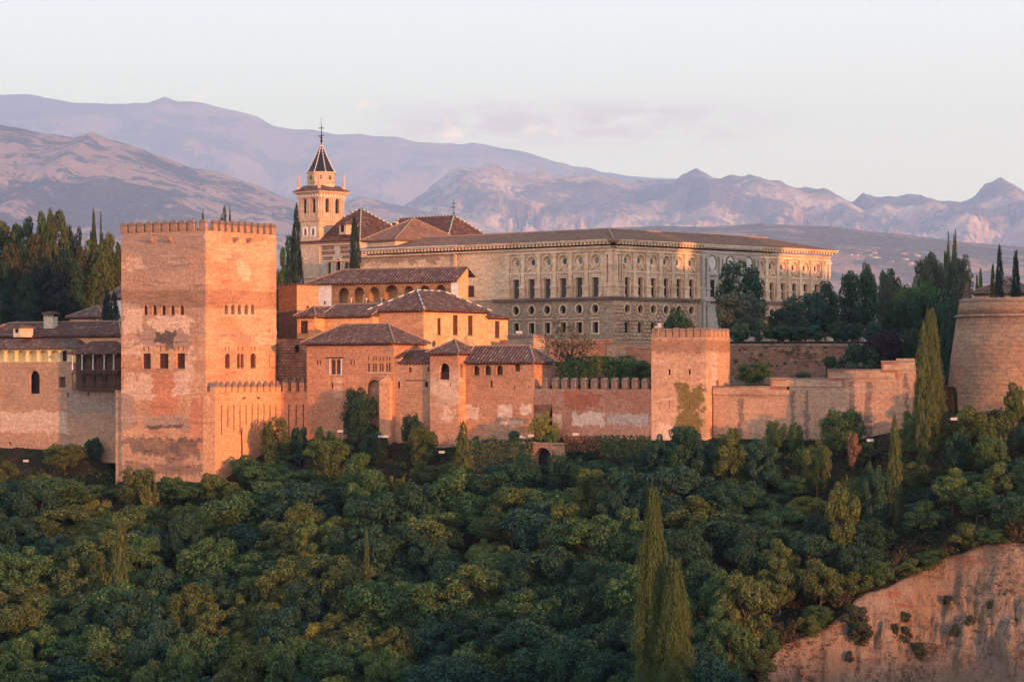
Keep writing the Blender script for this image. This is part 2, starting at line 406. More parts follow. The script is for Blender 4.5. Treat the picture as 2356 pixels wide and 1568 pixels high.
PINK = (.52, .285, .175); PINK2 = (.43, .265, .19); GREY = (.40, .31, .265)
M = {}
M['leaf'] = leafmat('foliage', .55, .22, (1.7, 1.45, .7)); M['needle'] = leafmat('needle foliage', .5, .12, (1.5, 1.3, .7))
M['bark'] = plain('bark', (.10, .07, .05)); M['void'] = dark('dark interior'); M['void2'] = plain('shadowed room wall', (.10, .06, .04))
M['wood'] = plain('dark red wood', (.085, .022, .018), .6); M['wood2'] = plain('brown wood', (.10, .05, .033), .7)
M['white'] = plain('whitewash', (.72, .68, .66)); M['marble'] = plain('marble', (.62, .58, .54), .5)
M['tile'] = tilemat('brown barrel tiles', (.115, .07, .058), (.23, .145, .115), (.085, .068, .064))
M['tile_dark'] = tilemat('dark church tiles', (.10, .055, .045), (.21, .10, .07), (.07, .045,   .04), .62)
M['tile_red'] = tilemat('red palace tiles', (.22, .13, .09), (.34, .19, .125), (.16, .115, .09), .62)
M['cap'] = plain('clay ridge tiles', (.30, .20, .15)); M['capw'] = plain('white glazed tiles', (.55, .52, .50), .6); M['capd'] = plain('green glazed tiles', (.10, .16, .14), .4)
M['slate'] = plain('black glazed spire tiles', (.022, .02, .028), .35)
M['iron'] = plain('iron', (.03, .028, .03), .5, .5); M['door_green'] = plain('green painted shutter', (.055, .085, .075), .5)
mg, kg, bgl = newmat('window glass'); bgl.inputs['Base Color'].default_value = (.05, .07, .08, 1); bgl.inputs['Roughness'].default_value = .08; bgl.inputs['Specular IOR Level'].default_value = .8; M['glass'] = mg
M['blind'] = plain('pale window blind', (.55, .46, .33))
M['lamp'] = plain('floodlight housing', (.36, .37, .38), .6)
M['carve'] = wallmat('carved stucco', (.45, .31, .22), (.38, .26, .18), None, layer=.3, layer_s=.5, streak=.1, brick=(.28, .28, .05, .8), bump=.9)
M['ochre'] = plain('ochre plaster', (.72, .42, .20))
M['stonecap'] = wallmat('weathered coping', (.28, .23, .20), (.20, .16, .15), (.12, .10, .10), streak=.4, bump=.7)
# ------------------------------------------------------------------ terrain
_TAB = {}
def fbm(X, Y, seed, octs=6, gain=.5, ridged=False):
    """value-noise fractal on numpy arrays"""
    out = np.zeros_like(X, dtype=float); amp = 1.0; tot = 0; fx, fy = X.astype(float), Y.astype(float)
    if seed not in _TAB: _TAB[seed] = np.random.default_rng(seed).random((256, 256))
    T = _TAB[seed]
    for o in range(octs):
        x0 = np.floor(fx).astype(int); y0 = np.floor(fy).astype(int); tx = fx - x0; ty = fy - y0
        tx = tx * tx * (3 - 2 * tx); ty = ty * ty * (3 - 2 * ty)
        g = lambda a, b: T[a & 255, b & 255]
        n = (g(x0, y0) * (1 - tx) + g(x0 + 1, y0) * tx) * (1 - ty) + (g(x0, y0 + 1) * (1 - tx) + g(x0 + 1, y0 + 1) * tx) * ty
        n = n * 2 - 1
        if ridged: n = 1 - 2 * np.abs(n)
        out += n * amp; tot += amp; amp *= gain
        fx, fy = fx * 1.87 * .92 - fy * 1.87 * .39 + 17.3, fx * 1.87 * .39 + fy * 1.87 * .92 + 5.1
    return out / tot
def smooth(t): t = np.clip(t, 0, 1); return t * t * (3 - 2 * t)

YW_X = [-400, -95, -66, -64.4, -62.9, -48.1, -46.6, -37, -33.1, -32.9, -18.4, -12.6, -8.2, -7.1, 3.3, 20.1, 27.75, 28.7, 61.2, 64, 68, 90, 400]
YW_Y = [620, 488.5, 468.9, 467, 460.3, 450, 449, 462.3, 459.5, 456.5, 446.6, 442.9, 439, 440.6, 433.4, 413.9, 410, 411.4, 395.4, 396, 393.5, 392, 384]
ZB_X = [-400, -95, -70, -63, -46, -41, -37, -30, -10, 3, 22, 48, 60, 66, 90, 400]
ZB_Z = [-14, -11.8, -12.2, -16.6, -16.4, -13, -10.4, -9.5, -10.6, -9.3, -9.0, -8.8, -5.5, -3.6, -3, -3]
YC_X = [-400, 12, 20, 29.5, 33, 43, 54, 63, 90, 400]
YC_Y = [100, 260, 325, 349, 354, 360, 361, 355, 348, 342]
def terrain(X, Y):
    X = np.asarray(X, float); Y = np.asarray(Y, float)
    yw = np.interp(X, YW_X, YW_Y); zb = np.interp(X, ZB_X, ZB_Z)
    d = yw - Y
    rough = fbm(X / 9, Y / 9, 3, 5) * 1.6 * smooth(np.abs(d) / 12)
    slope = np.interp(X, [-400, 40, 62, 90], [.45, .45, .40, .38])
    zf = zb - slope * d + rough
    # bare scarp on the right
    yc = np.interp(X, YC_X, YC_Y) + fbm(X / 5, X * 0 + 3, 8, 4) * 3.0
    dc = np.clip(yc - Y, 0, 200)
    gul = fbm(X / 2.3 + fbm(X / 6, Y / 6, 13, 3), Y / 14, 11, 6, .62, True)
    cut = np.where(dc > 0, dc * (1.25 + .3 * fbm(X / 7, Y / 3.5, 21, 4)) + smooth(dc / 2.5) * gul * 3.4, 0)
    cut = cut + np.where(dc > 0, smooth(dc / 2) * (.55 * fbm(X / 1.1, Y / 1.6, 33, 4) + 1.2 * fbm(X / 5, Y / 2.2, 34, 4, .5, True)), 0)
    ledge = smooth((dc - 13) / 2) * 1.5
    zf = zf - cut * np.clip((X - 8) / 20, 0, 1) - ledge * 0
    zf = np.maximum(zf, -76 + fbm(X / 20, Y / 20, 5, 3) * 2)
    # the near bank rises to the terrace the camera stands on
    zn = -1.7 - np.clip(Y - 2, 0, 300) * .40 + 1.5 * fbm(X / 14, Y / 14, 9, 4) * smooth((Y - 5) / 20)
    zn = np.where(Y < 2, -1.7 + 8.5 * smooth((2 - Y) / 75) + np.clip(-Y - 75, 0, 400) * .03 + 3.5 * fbm(X / 11, Y / 11, 14, 4) * smooth(-Y / 50), zn)
    zf = np.where(Y < 300, np.maximum(zf, zn), zf)
    # plateau behind the walls
    e = Y - yw - .9
    left = np.interp(X, [-2, 6], [1, 0])
    zl = zb + smooth((e - 4) / 30) * (np.interp(X, [-70, -40], [9, 3]) - zb)
    zg = -1.2 + fbm(X / 10, Y / 10, 12, 3) * .3
    zr = zg + (5.6 - zg) * smooth((Y - np.interp(X, [28, 34], [473, 441.5])) / 1.2)
    zp = left * zl + (1 - left) * np.where(e < 1.2, zb + (zg - zb) * smooth(e / 1.2), zr)
    zp = np.where(Y > 600, zp - smooth((Y - 600) / 900) * 60, zp)
    zp = zp + fbm(X / 300, Y / 300, 4, 5) * 40 * smooth((Y - 900) / 1500)
    return np.where(e > 0, zp, zf)


def grid_mesh(name, X, Y, Z, mat, kind='structure', smooth_=True):
    ny, nx = X.shape; V = np.stack([X, Y, Z], -1).reshape(-1, 3)
    i = np.arange((ny - 1) * nx).reshape(ny - 1, nx)[:, :-1].ravel()
    Fc = np.stack([i, i + 1, i + nx + 1, i + nx], 1)
    me = bpy.data.meshes.new(name); me.vertices.add(len(V)); me.vertices.foreach_set('co', V.ravel())
    me.loops.add(Fc.size); me.loops.foreach_set('vertex_index', Fc.ravel().astype(np.int32))
    me.polygons.add(len(Fc)); me.polygons.foreach_set('loop_start', np.arange(0, Fc.size, 4, dtype=np.int32)); me.polygons.foreach_set('loop_total', np.full(len(Fc), 4, dtype=np.int32))
    me.update(calc_edges=True); me.validate()
    me.polygons.foreach_set('use_smooth', [smooth_] * len(Fc)); me.materials.append(mat)
    o = bpy.data.objects.new(name, me); COL.objects.link(o); o['kind'] = kind; return o

def axis(parts):
    out = []
    for a, b, st in parts: out += list(np.arange(a, b, st))
    return np.array(out + [parts[-1][1]])
xs = axis([(-21000, -9000, 3000), (-9000, -3000, 600), (-3000, -600, 150), (-600, -140, 25), (-140, -95, 3), (-95, 20, 1.0), (20, 78, .35), (78, 160, 3), (160, 600, 25), (600, 3000, 150), (3000, 9000, 600), (9000, 21000, 3000)])
ys = axis([(-200, 0, 12), (0, 280, 7), (280, 325, 1.6), (325, 366, .35), (366, 500, .8), (500, 640, 4), (640, 1600, 60), (1600, 5000, 200), (5000, 27000, 1000), (27000, 53000, 2000)])
GX, GY = np.meshgrid(xs, ys); GZ = terrain(GX, GY)
def tz(x, y):
    i = min(max(int(np.searchsorted(xs, x)) - 1, 0), len(xs) - 2); j = min(max(int(np.searchsorted(ys, y)) - 1, 0), len(ys) - 2)
    u = (x - xs[i]) / (xs[i + 1] - xs[i]); v = (y - ys[j]) / (ys[j + 1] - ys[j])
    return float((GZ[j, i] * (1 - u) + GZ[j, i + 1] * u) * (1 - v) + (GZ[j + 1, i] * (1 - u) + GZ[j + 1, i + 1] * u) * v)

m, k, b = newmat('hillside earth'); tcn = k.n.new('ShaderNodeTexCoord'); P = tcn.outputs['Object']; geo = k.n.new('ShaderNodeNewGeometry')
px_, py_, pz_ = k.sep(P); nx_, ny_, nz_ = k.sep(geo.outputs['True Normal'])
n1 = k.noise(P, .12, 6, .65, .4); n2 = k.noise(P, .8, 7, .7, .3); n3 = k.noise(k.map(P, (.5, .5, 1.6)), .35, 6, .7, .8)
soil = k.mix(k.step(n1, .4, .6), (.045, .034, .020), (.09, .052, .030)); grass = k.mix(k.step(n2, .35, .65), (.018, .034, .014), (.050, .060, .022))
ground = k.mix(k.step(n3, .42, .58), soil, grass)
scarp = k.mix(k.step(n1, .4, .62), (.40, .28, .195), (.46, .345, .26)); scarp = k.mix(k.math('MULTIPLY', k.step(n3, .52, .66), .7), scarp, (.19, .115, .085))
scarp = k.mix(k.math('MULTIPLY', k.step(k.noise(k.map(P, (.2, .2, 1.0)), 1.0, 5, .6, .6), .56, .68), .75), scarp, (.45, .16, .085))
scarp = k.mix(1.0, scarp, k.mix(n2, (.55, .53, .52), (1.4, 1.4, 1.4)), 'MULTIPLY')
vor = k.n.new('ShaderNodeTexVoronoi'); k.put(vor.inputs['Vector'], P); vor.inputs['Scale'].default_value = 1.9
scarp = k.mix(k.math('MULTIPLY', k.step(vor.outputs[0], .22, .1), .45), scarp, (.55, .43, .33)); n5 = k.noise(k.map(P, (1.6, 1.6, .5)), 1.1, 8, .8, .4); scarp = k.mix(k.math('MULTIPLY', k.step(n5, .50, .60), .6), scarp, k.mix(1.0, scarp, (.42, .38, .36), 'MULTIPLY'))
steep = k.step(k.math('ADD', nz_, k.math('MULTIPLY', k.math('SUBTRACT', n2, .5), .25)), .86, .78)
sa = k.n.new('ShaderNodeAttribute'); sa.attribute_name = 'scarp'; inreg = k.step(k.math('ADD', sa.outputs['Fac'], k.math('MULTIPLY', k.math('SUBTRACT', n2, .5), 1.2)), .1, .45)
k.put(b.inputs['Base Color'], k.mix(inreg, ground, scarp)); b.inputs['Roughness'].default_value = 1; b.inputs['Specular IOR Level'].default_value = .05
bp = k.n.new('ShaderNodeBump'); bp.inputs['Strength'].default_value = 1.0; bp.inputs['Distance'].default_value = 1.6
k.put(bp.inputs['Height'], k.math('ADD', n2, k.math('MULTIPLY', k.noise(P, 3.0, 5, .7), .5))); k.put(b.inputs['Normal'], bp.outputs[0])
M['ground'] = m
go = grid_mesh('ground', GX, GY, GZ, M['ground'])
ed = np.interp(GX, YC_X, YC_Y) + fbm(GX / 5, GX * 0 + 3, 8, 4) * 3.0 - GY; sc_ = smooth((ed + 1.2) / 1.6) * smooth((GX - 20) / 8) * smooth((GY - 180) / 60)
at = go.data.attributes.new('scarp', 'FLOAT', 'POINT'); at.data.foreach_set('value', sc_.ravel().astype(np.float32))

# ------------------------------------------------------------------ mountains
def mountmat(name, rock, rock2, wood, s, wlo, whi, wstr):
    m, k, b = newmat(name); tcn = k.n.new('ShaderNodeTexCoord'); P = tcn.outputs['Object']; geo = k.n.new('ShaderNodeNewGeometry')
    nx_, ny_, nz_ = k.sep(geo.outputs['Normal'])
    s = s / 2.1; n1 = k.noise(P, s, 8, .62, .6); n2 = k.noise(P, s * 5, 8, .72, .5); n3 = k.noise(P, s * 28, 5, .7)
    col = k.mix(k.step(n2, .38, .62), rock, rock2)
    v_ = k.math('ADD', n1, k.math('MULTIPLY', k.math('SUBTRACT', n2, .5), 1.0)); v_ = k.math('ADD', v_, k.math('MULTIPLY', k.math('SUBTRACT', n3, .5), .35))
    wm = k.step(k.math('ADD', v_, k.math('MULTIPLY', k.math('SUBTRACT', nz_, .8), .25)), wlo, whi)
    col = k.mix(k.math('MULTIPLY', wm, wstr), col, k.mix(k.step(n3, .3, .7), tuple(x * .6 for x in wood), tuple(x * 1.5 for x in wood)))
    k.put(b.inputs['Base Color'], col); b.inputs['Roughness'].default_value = 1; b.inputs['Specular IOR Level'].default_value = 0
    bp = k.n.new('ShaderNodeBump'); bp.inputs['Strength'].default_value = 1.0; bp.inputs['Distance'].default_value = .05 / s
    k.put(bp.inputs['Height'], k.math('ADD', n2, k.math('MULTIPLY', n3, .25))); k.put(b.inputs['Normal'], bp.outputs[0]); return m
KM = 2.1
def mountain(name, prof, Yr, depth, rough, nscale, mat, seed, power=1.0, ridged=.5, base_y=960, px0=-400, px1=2800, nu=700, nv=150, crest=.25):
    """a range whose ridge passes through the photo points of prof at distance Yr; it falls to the plain over depth"""
    Yr *= KM; depth *= KM; rough *= KM; nscale *= KM
    pxs = np.linspace(px0, px1, nu); t = np.concatenate([np.linspace(0, 1, nv), 1 + np.linspace(.04, .5, 12)])
    PX, T = np.meshgrid(pxs, t)
    X = (PX - CX) / FPX * Yr; Y = Yr - depth * (1 - T)
    ry = np.interp(pxs, [p[0] for p in prof], [p[1] for p in prof]); ridge = (HY - ry) / FPX * Yr
    g = np.where(T <= 1, np.clip(T, 0, 1) ** power, 1 - (T - 1) * 1.2)
    z0 = (HY - base_y) / FPX * Yr
    sx, sy = X / nscale, Y / nscale
    warp = fbm(sx * .6, sy * .6, seed + 5, 3) * .8
    n = ridged * fbm(sx + warp, sy * .55, seed, 9, .60, True) + (1 - ridged) * fbm(sx - warp, sy, seed + 1, 9, .57)
    Tc = np.clip(T, 0, 1); base = z0 + (ridge[None, :] - z0) * g
    fade = (4 * Tc * (1 - Tc)) ** .6 + crest * Tc ** 4
    margin = np.maximum((HY - ry)[None, :] / FPX * Y * (.985 + .015 * Tc) - base, 0)
    amp = rough * fade * (.3 + .7 * np.clip((ridge[None, :] - z0) / ((HY - 500) / FPX * Yr), 0, 1.5)); n = n - .12 * (1 - Tc)
    Z = base + np.where(n > 0, n * np.minimum(amp, margin * 1.15 + rough * .01), n * amp) + rough * .022 * Tc ** 6 * fbm(X / (nscale * .12), Y / (nscale * .12), seed + 9, 5)
    return grid_mesh(name, X, Y, Z, mat)
far = [(-400, 250), (-100, 228), (0, 222), (60, 220), (120, 230), (190, 241), (240, 238), (340, 238), (378, 219), (410, 233), (470, 240), (560, 262), (630, 287), (690, 300), (760, 308), (830, 307), (860, 313), (960, 326), (1060, 333), (1085, 331), (1150, 340), (1210, 350), (1300, 373), (1370, 393), (1440, 404), (1540, 410), (1560, 412), (1700, 440), (2400, 520), (2800, 560)]
left = [(-400, 240), (0, 285), (60, 297), (110, 314), (170, 320), (195, 309), (212, 304), (250, 326), (330, 344), (400, 365), (450, 385), (520, 405), (560, 418), (620, 440), (700, 465), (760, 480), (830, 520), (900, 560), (1000, 600), (1200, 660), (2800, 700)]
rock = [(-400, 700), (600, 600), (700, 520), (780, 455), (800, 455), (850, 458), (920, 470), (950, 450), (990, 425), (1040, 392), (1060, 380), (1085, 385), (1110, 382), (1140, 378), (1180, 398), (1240, 392), (1270, 400), (1330, 404), (1360, 399), (1400, 412), (1450, 422), (1500, 418), (1560, 412), (1585, 398), (1602, 391), (1640, 410), (1690, 408), (1720, 402), (1760, 410), (1830, 435), (1910, 440), (1960, 462), (1985, 444), (2010, 452), (2060, 450), (2095, 440), (2130, 447), (2200, 448), (2250, 432), (2275, 418), (2300, 414), (2330, 428), (2360, 450), (2500, 430), (2800, 470)]
low = [(-400, 760), (1000, 640), (1200, 545), (1330, 528), (1500, 520), (1620, 522), (1750, 515), (1900, 520), (2050, 535), (2200, 555), (2356, 570), (2800, 590)]
spur = [(-400, 700), (650, 640), (760, 500), (800, 462), (830, 452), (900, 468), (1000, 492), (1080, 505), (1200, 540), (1400, 600), (2800, 700)]
M['mfar'] = mountmat('distant mountain slope', (.34, .22, .18), (.48, .33, .28), (.10, .09, .11), .0006, .48, .58, .8)
M['mleft'] = mountmat('scrubby mountain slope', (.40, .26, .21), (.50, .34, .27), (.06, .075, .07), .0021, .42, .54, .9)
M['mrock'] = mountmat('rocky mountain slope', (.40, .27, .23), (.80, .60, .52), (.09, .11, .14), .0013, .45, .55, .85)
M['mlow'] = mountmat('wooded foothill slope', (.40, .26, .21), (.48, .32, .25), (.12, .13, .11), .0024, .42, .52, .85)
mountain('far_mountains', far, 24000, 9000, 1300, 2000, M['mfar'], 31, 1.1, .35, crest=.03)
mountain('left_mountain', left, 9500, 4200, 560, 900, M['mleft'], 41, 1.05, .4, px1=1300, nu=600, crest=.05)
mountain('rocky_mountains', rock, 13500, 4600, 1150, 620, M['mrock'], 51, 1.0, .75, px0=500, nu=900, nv=220, crest=.10)
mountain('rocky_spur', spur, 10500, 2400, 420, 420, M['mrock'], 61, 1.0, .7, px0=560, px1=1500, nu=400, crest=.12)
mountain('foothills', low, 6200, 2600, 120, 700, M['mlow'], 71, .9, .3, px0=900, nu=600,  crest=.08)

# ------------------------------------------------------------------ haze
bm = bmesh.new(); bmesh.ops.create_cube(bm, size=1); me = bpy.data.meshes.new('haze'); bm.to_mesh(me); bm.free()
hz = bpy.data.objects.new('haze', me); COL.objects.link(hz); hz['kind'] = 'stuff'
hz.scale = (20000, 55500, 5300); hz.location = (0, 27450, 5300 / 2 - 200)
m = bpy.data.materials.new('evening haze'); m.use_nodes = True; nt = m.node_tree; nt.nodes.clear()
out = nt.nodes.new('ShaderNodeOutputMaterial'); pv = nt.nodes.new('ShaderNodeVolumePrincipled'); nt.links.new(pv.outputs[0], out.inputs['Volume'])
pv.inputs['Color'].default_value = (.58, .82, 1.42, 1); pv.inputs['Density'].default_value = HAZE; pv.inputs['Anisotropy'].default_value = 0.0
me.materials.append(m)
# ------------------------------------------------------------------ building kit
def hole_of(wl, spec, cv):
    kind, x0, x1, y0, y1 = spec[:5]
    X0, X1 = cv(x0, 0)[0], cv(x1, 0)[0]; Y0, Y1 = cv(0, y0)[1], cv(0, y1)[1]; xm = (X0 + X1) / 2
    return shape(kind, wl.S(X0), wl.S(X1), wl.Z(xm, Y1), wl.Z(xm, Y0))
def grow(pts, g):
    c0 = (min(p[0] for p in pts) + max(p[0] for p in pts)) / 2; c1_ = (min(p[1] for p in pts) + max(p[1] for p in pts)) / 2
    hx = max(p[0] for p in pts) - c0; hz = max(p[1] for p in pts) - c1_
    return [(c0 + (p[0] - c0) * (1 + g / hx), c1_ + (p[1] - c1_) * (1 + g / hz)) for p in pts]
def window(wl, pts, style, parent, depth, name=None):
    s0 = min(p[0] for p in pts); s1 = max(p[0] for p in pts); z0 = min(p[1] for p in pts); z1 = max(p[1] for p in pts); w_, h_ = s1 - s0, z1 - z0
    nm = name or {'slit': 'loophole', 'recess': 'blind_arch', 'open': 'arched_opening', 'door': 'door', 'oculus': 'round_window'}.get(style, 'window')
    mb = MB(); g = grow(pts, .03)
    mat = {'slit': M['void'], 'dark': M['void'], 'open': M['void2'], 'wood': M['wood'], 'wood2': M['wood2'], 'glass': M['glass'], 'oculus': M['glass'], 'green': M['door_green'],
           'door': M['wood2'], 'blind': M['void'], 'ochre': M['ochre'], 'red': M['wood2']}.get(style, M['void'])
    polyfill(mb, wl, g, [], -depth + .02)
    o = mb.build(nm, mat, parent)
    if style in ('wood', 'red'):
        f = MB(); t = .07; o0, o1 = -depth + .02, -depth + .12
        ring(f, wl, grow(pts, -.08), .1, o0, o1)
        n = 2 if w_ < 1.3 else 3
        for i in range(1, n): s = s0 + w_ * i / n; wl.box(f, s - t / 2, s + t / 2, z0, z1, o0, o1 - .03)
        for i in range(1, 5): z = z0 + h_ * i / 5; wl.box(f, s0, s1, z - t / 2, z + t / 2, o0, o1 - .04)
        f.build('lattice', M['wood2'] if style == 'wood' else M['wood'], o)
        f = MB(); wl.box(f, s0 - .1, s1 + .1, z0 - .12, z0 - .003, -.1, .1); f.build('sill', M['cap'], o)
    if style in ('green',):
        f = MB(); m_ = (s0 + s1) / 2; wl.box(f, m_ - .04, m_ + .04, z0, z1, -depth + .02, -depth + .08)
        for i in range(1, 4): z = z0 + h_ * i / 4; wl.box(f, s0, s1, z - .04, z + .04, -depth + .02, -depth + .07)
        f.build('rail', M['wood2'], o)
    if style == 'blind':
        f = MB(); wl.box(f, s0, s0 + w_ * .45, z0, z1 - h_ * .06, -depth + .05, -depth + .09); f.build('blind', M['blind'], o)
    if style == 'glass' and w_ > .5:
        f = MB(); m_ = (s0 + s1) / 2; wl.box(f, m_ - .04, m_ + .04, z0, z1, -depth + .02, -depth + .08); wl.box(f, s0, s1, (z0 + z1) / 2 - .04, (z0 + z1) / 2 + .04, -depth + .02, -depth + .07)
        f.build('window_bar', M['wood2'], o)
    return o
def openings(wl, specs, cv, parent, depth):
    holes = []
    for sp in specs:
        style = sp[5] if len(sp) > 5 else 'dark'; d = sp[6] if len(sp) > 6 else depth
        h = hole_of(wl, sp, cv); holes.append(h)
        if style != 'recess' and style != 'hole': window(wl, h, style, parent, d)
    return holes
def block(root, fr, La, Lb, z0, z1, mat, left=(), right=(), cv=c4, depth=.45, a0=0.0, b0=0.0, name='wall', wallname=None):
    """four walls, the two seen ones with their openings; returns (right wall, left wall)"""
    wr = Wall(fr.q(a0, b0), fr.u, -fr.v); wl = Wall(fr.q(a0, b0), fr.v, -fr.u); mb = MB()
    facade(mb, wr, [(0, z0), (La, z0), (La, z1), (0, z1)], openings(wr, right, cv, root, depth), depth)
    facade(mb, wl, [(0, z0), (Lb, z0), (Lb, z1), (0, z1)], openings(wl, left, cv, root, depth), depth)
    B = fr.p(a0 + La, b0, z0); C = fr.p(a0 + La, b0 + Lb, z0); D = fr.p(a0, b0 + Lb, z0); up = Vector((0, 0, z1 - z0)); A = fr.p(a0, b0, z0)
    mb.quad(B, C, C + up, B + up); mb.quad(C, D, D + up, C + up); mb.quad(A + up, B + up, C + up, D + up)
    mb.build(name, mat, root)
    return wr, wl
def root_of(name, label, cat, fr, z0, group=None): return thing(name, label, cat, (fr.A.x, fr.A.y, z0), group)

def merlons(root, wl, s_list, z, w_, h_, t, cap, mat, capmat, capstyle='chamfer', inset=0.0):
    """one merlon mesh, copied along the wall; every merlon is a part with its cap"""
    def make(s):
        mb = MB(); wl.box(mb, s - w_ / 2, s + w_ / 2, z, z + h_, -t - inset, -inset)
        o = mb.build('merlon', mat, root)
        mb = MB(); e = .06 if capstyle != 'round' else .02
        P = lambda ds, dt, zz: wl.P(s + ds, zz, -inset - t / 2 + dt)
        z1_ = z + h_ + .002; a, b_ = w_ / 2 + e, t / 2 + e
        bot = [P(-a, b_, z1_), P(a, b_, z1_), P(a, -b_, z1_), P(-a, -b_, z1_)]
        if capstyle == 'pyramid':
            k_ = .06; mb.prism(bot, [P(-k_, k_, z1_ + cap), P(k_, k_, z1_ + cap), P(k_, -k_, z1_ + cap), P(-k_, -k_, z1_ + cap)])
        else:
            k_ = .62 if capstyle == 'chamfer' else .7
            mid = [p + Vector((0, 0, cap * .25)) for p in bot]
            mb.prism(bot, mid); c_ = sum(bot, Vector()) / 4
            mb.prism(mid, [c_ + (p - c_) * k_ + Vector((0, 0, cap)) for p in bot])
        mb.build('merlon_cap', capmat, o); return o
    first = make(s_list[0])
    for s in s_list[1:]:
        d = wl.d * (s - s_list[0]); c = copy_tree(first, root); c.location = first.location + Vector((d.x, d.y, random.uniform(-.06, .05)))
        c.rotation_euler.z = 0; c.scale = (1, 1, 1)
def eave(root, fr, a0, a1, b0, b1, z, o, mat, name='eave_rafters', step=.55):
    """rafter ends and a dark board below the two seen eaves"""
    for wl, L0, L1 in ((Wall(fr.q(a0, b0), fr.u, -fr.v), 0, a1 - a0), (Wall(fr.q(a0, b0), fr.v, -fr.u), 0, b1 - b0)):
        if L1 < .5: continue
        mb = MB()
        n = max(2, int((L1 - L0) / step))
        for i in range(n): s = L0 + (i + .5) * (L1 - L0) / n; wl.box(mb, s - .07, s + .07, z - .42, z - .23, .004, o * .82)
        mb.build(name, mat, root)
def hiproof(root, fr, a0, a1, b0, b1, z, h, o, mat, ridge='v', caps=True, aend=True, bend=True, capmat=None, dash=None, ia=None, ib=None, rafters=True, name='roof'):
    mb = MB(); P = roof_hip(mb, fr, a0, a1, b0, b1, z, h, o, ia, ib, .2, ridge, aend, bend)
    rf = mb.build(name, mat, root); A, B, C, D, r0, r1 = P; capmat = capmat or M['cap']
    if caps:
        segs = [(r0, r1)]
        if ridge == 'v': segs += [(A, r0), (B, r0), (D, r1)]
        else: segs += [(A, r0), (D, r0), (B, r1)]
        for p, q_ in segs:
            if (p - q_).length > .5: ridge_caps(p, q_, rf, capmat, dash=dash)
    mb = MB()       # tile ends along the eaves
    for p, q_ in ((A, B), (A, D)):
        n = int((q_ - p).length / .34); dn = Vector((0, 0, -.05))
        for i in range(n): c_ = p.lerp(q_, (i + .5) / n); d_ = (q_ - p).normalized().cross(Vector((0, 0, 1))); d_ = d_ if d_.y < 0 else -d_; mb.tube([c_ - d_ * .25 + Vector((0, 0, .06)), c_ + d_ * .09 + dn * .4], .095, 5)
    mb.build('tile_ends', mat, rf)
    if rafters: eave(rf, fr, a0, a1, b0, b1, z, o, M['wood'])
    return P

# ------------------------------------------------------------------ the great square tower
fr = Fr(473, 450, 34.5); LA, LB = fr.U(635.7), fr.V(279); z0 = -19.5; zt = fr.z(530)
pu = lambda x: -fr.V(c1(x)[0]) if x < 1697 else fr.U(c1(x)[0])
def pt_(cv, x0, x1, y0, y1, c, st, rag):
    a, b_ = sorted((pu(x0), pu(x1))); v0 = fr.z(cv(0, y1)[1], 0, max(0, -(a + b_) / 2)) - z0; v1 = fr.z(cv(0, y0)[1], 0, max(0, -(a + b_) / 2)) - z0
    return (a, b_, v0, v1, c, st, rag)
GP = (.385, .275, .225); WH = (.66, .48, .375); RD = (.52, .235, .15); DK = (.13, .10, .095); OR_ = (.56, .33, .21)
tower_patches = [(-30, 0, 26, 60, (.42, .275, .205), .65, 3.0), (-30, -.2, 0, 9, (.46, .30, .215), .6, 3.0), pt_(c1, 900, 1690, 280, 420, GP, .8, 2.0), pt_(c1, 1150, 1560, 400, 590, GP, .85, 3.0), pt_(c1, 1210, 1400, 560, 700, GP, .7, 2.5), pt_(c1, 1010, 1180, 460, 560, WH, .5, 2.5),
    pt_(c1, 1320, 1680, 570, 720, (.47, .32, .24), .6, 4.0), pt_(c1, 1020, 1180, 860, 1110, WH, .75, 2.6), pt_(c1, 1240, 1580, 965, 1085, WH, .8, 2.2), pt_(c1, 1010, 1170, 1140, 1300, WH, .6, 2.6), pt_(c1, 1530, 1600, 1180, 1500, WH, .6, 2.4),
    pt_(c1, 1120, 1580, 1085, 1200, GP, .8, 2.2), pt_(c1, 1285, 1450, 1085, 1185, DK, .8, 1.6), pt_(c1, 1370, 1440, 1180, 1245, DK, .65, 1.2),
    pt_(c2, 1165, 1530, 470, 545, (.47, .235, .155), .9, 1.3), pt_(c2, 1250, 1470, 530, 850, RD, .9, 1.1), pt_(c2, 1560, 1740, 700, 1150, RD, .65, 1.6), pt_(c2, 1575, 1720, 690, 860, RD, .7, 1.0),
    pt_(c2, 1010, 1250, 520, 720, WH, .7, 2.5), pt_(c2, 1430, 1580, 480, 680, WH, .65, 2.0), pt_(c2, 940, 1120, 680, 960, GP, .7, 1.5), pt_(c2, 1180, 1560, 855, 970, GP, .85, 1.8), pt_(c2, 1200, 1500, 925, 965, DK, .7, 1.6),
    pt_(c2, 1000, 1690, 1030, 1080, DK, .55, 2.2), pt_(c2, 1080, 1480, 1080, 1160, DK, .6, 2.4), pt_(c2, 1400, 1640, 1050, 1170, DK, .5, 2.4), pt_(c2, 1000, 1680, 1240, 1330, DK, .45, 3.0), pt_(c2, 1360, 1500, 1160, 1290, DK, .4, 2.2),
    pt_(c1, 1800, 2260, 330, 470, (.60, .40, .27), .7, 2.0), pt_(c1, 1960, 2060, 500, 640, (.66, .46, .33), .7, 1.8), pt_(c1, 1790, 1890, 580, 700, RD, .35, 2.0), pt_(c1, 1840, 2110, 855, 955, (.66, .45, .33), .6, .6), pt_(c1, 1800, 2080, 1100, 1160, GP, .6, 2.2), pt_(c1, 1900, 2000, 400, 470, GP, .6, 1.6), pt_(c1, 2130, 2270, 1130, 1180, (.64, .44, .33), .8, .8)]
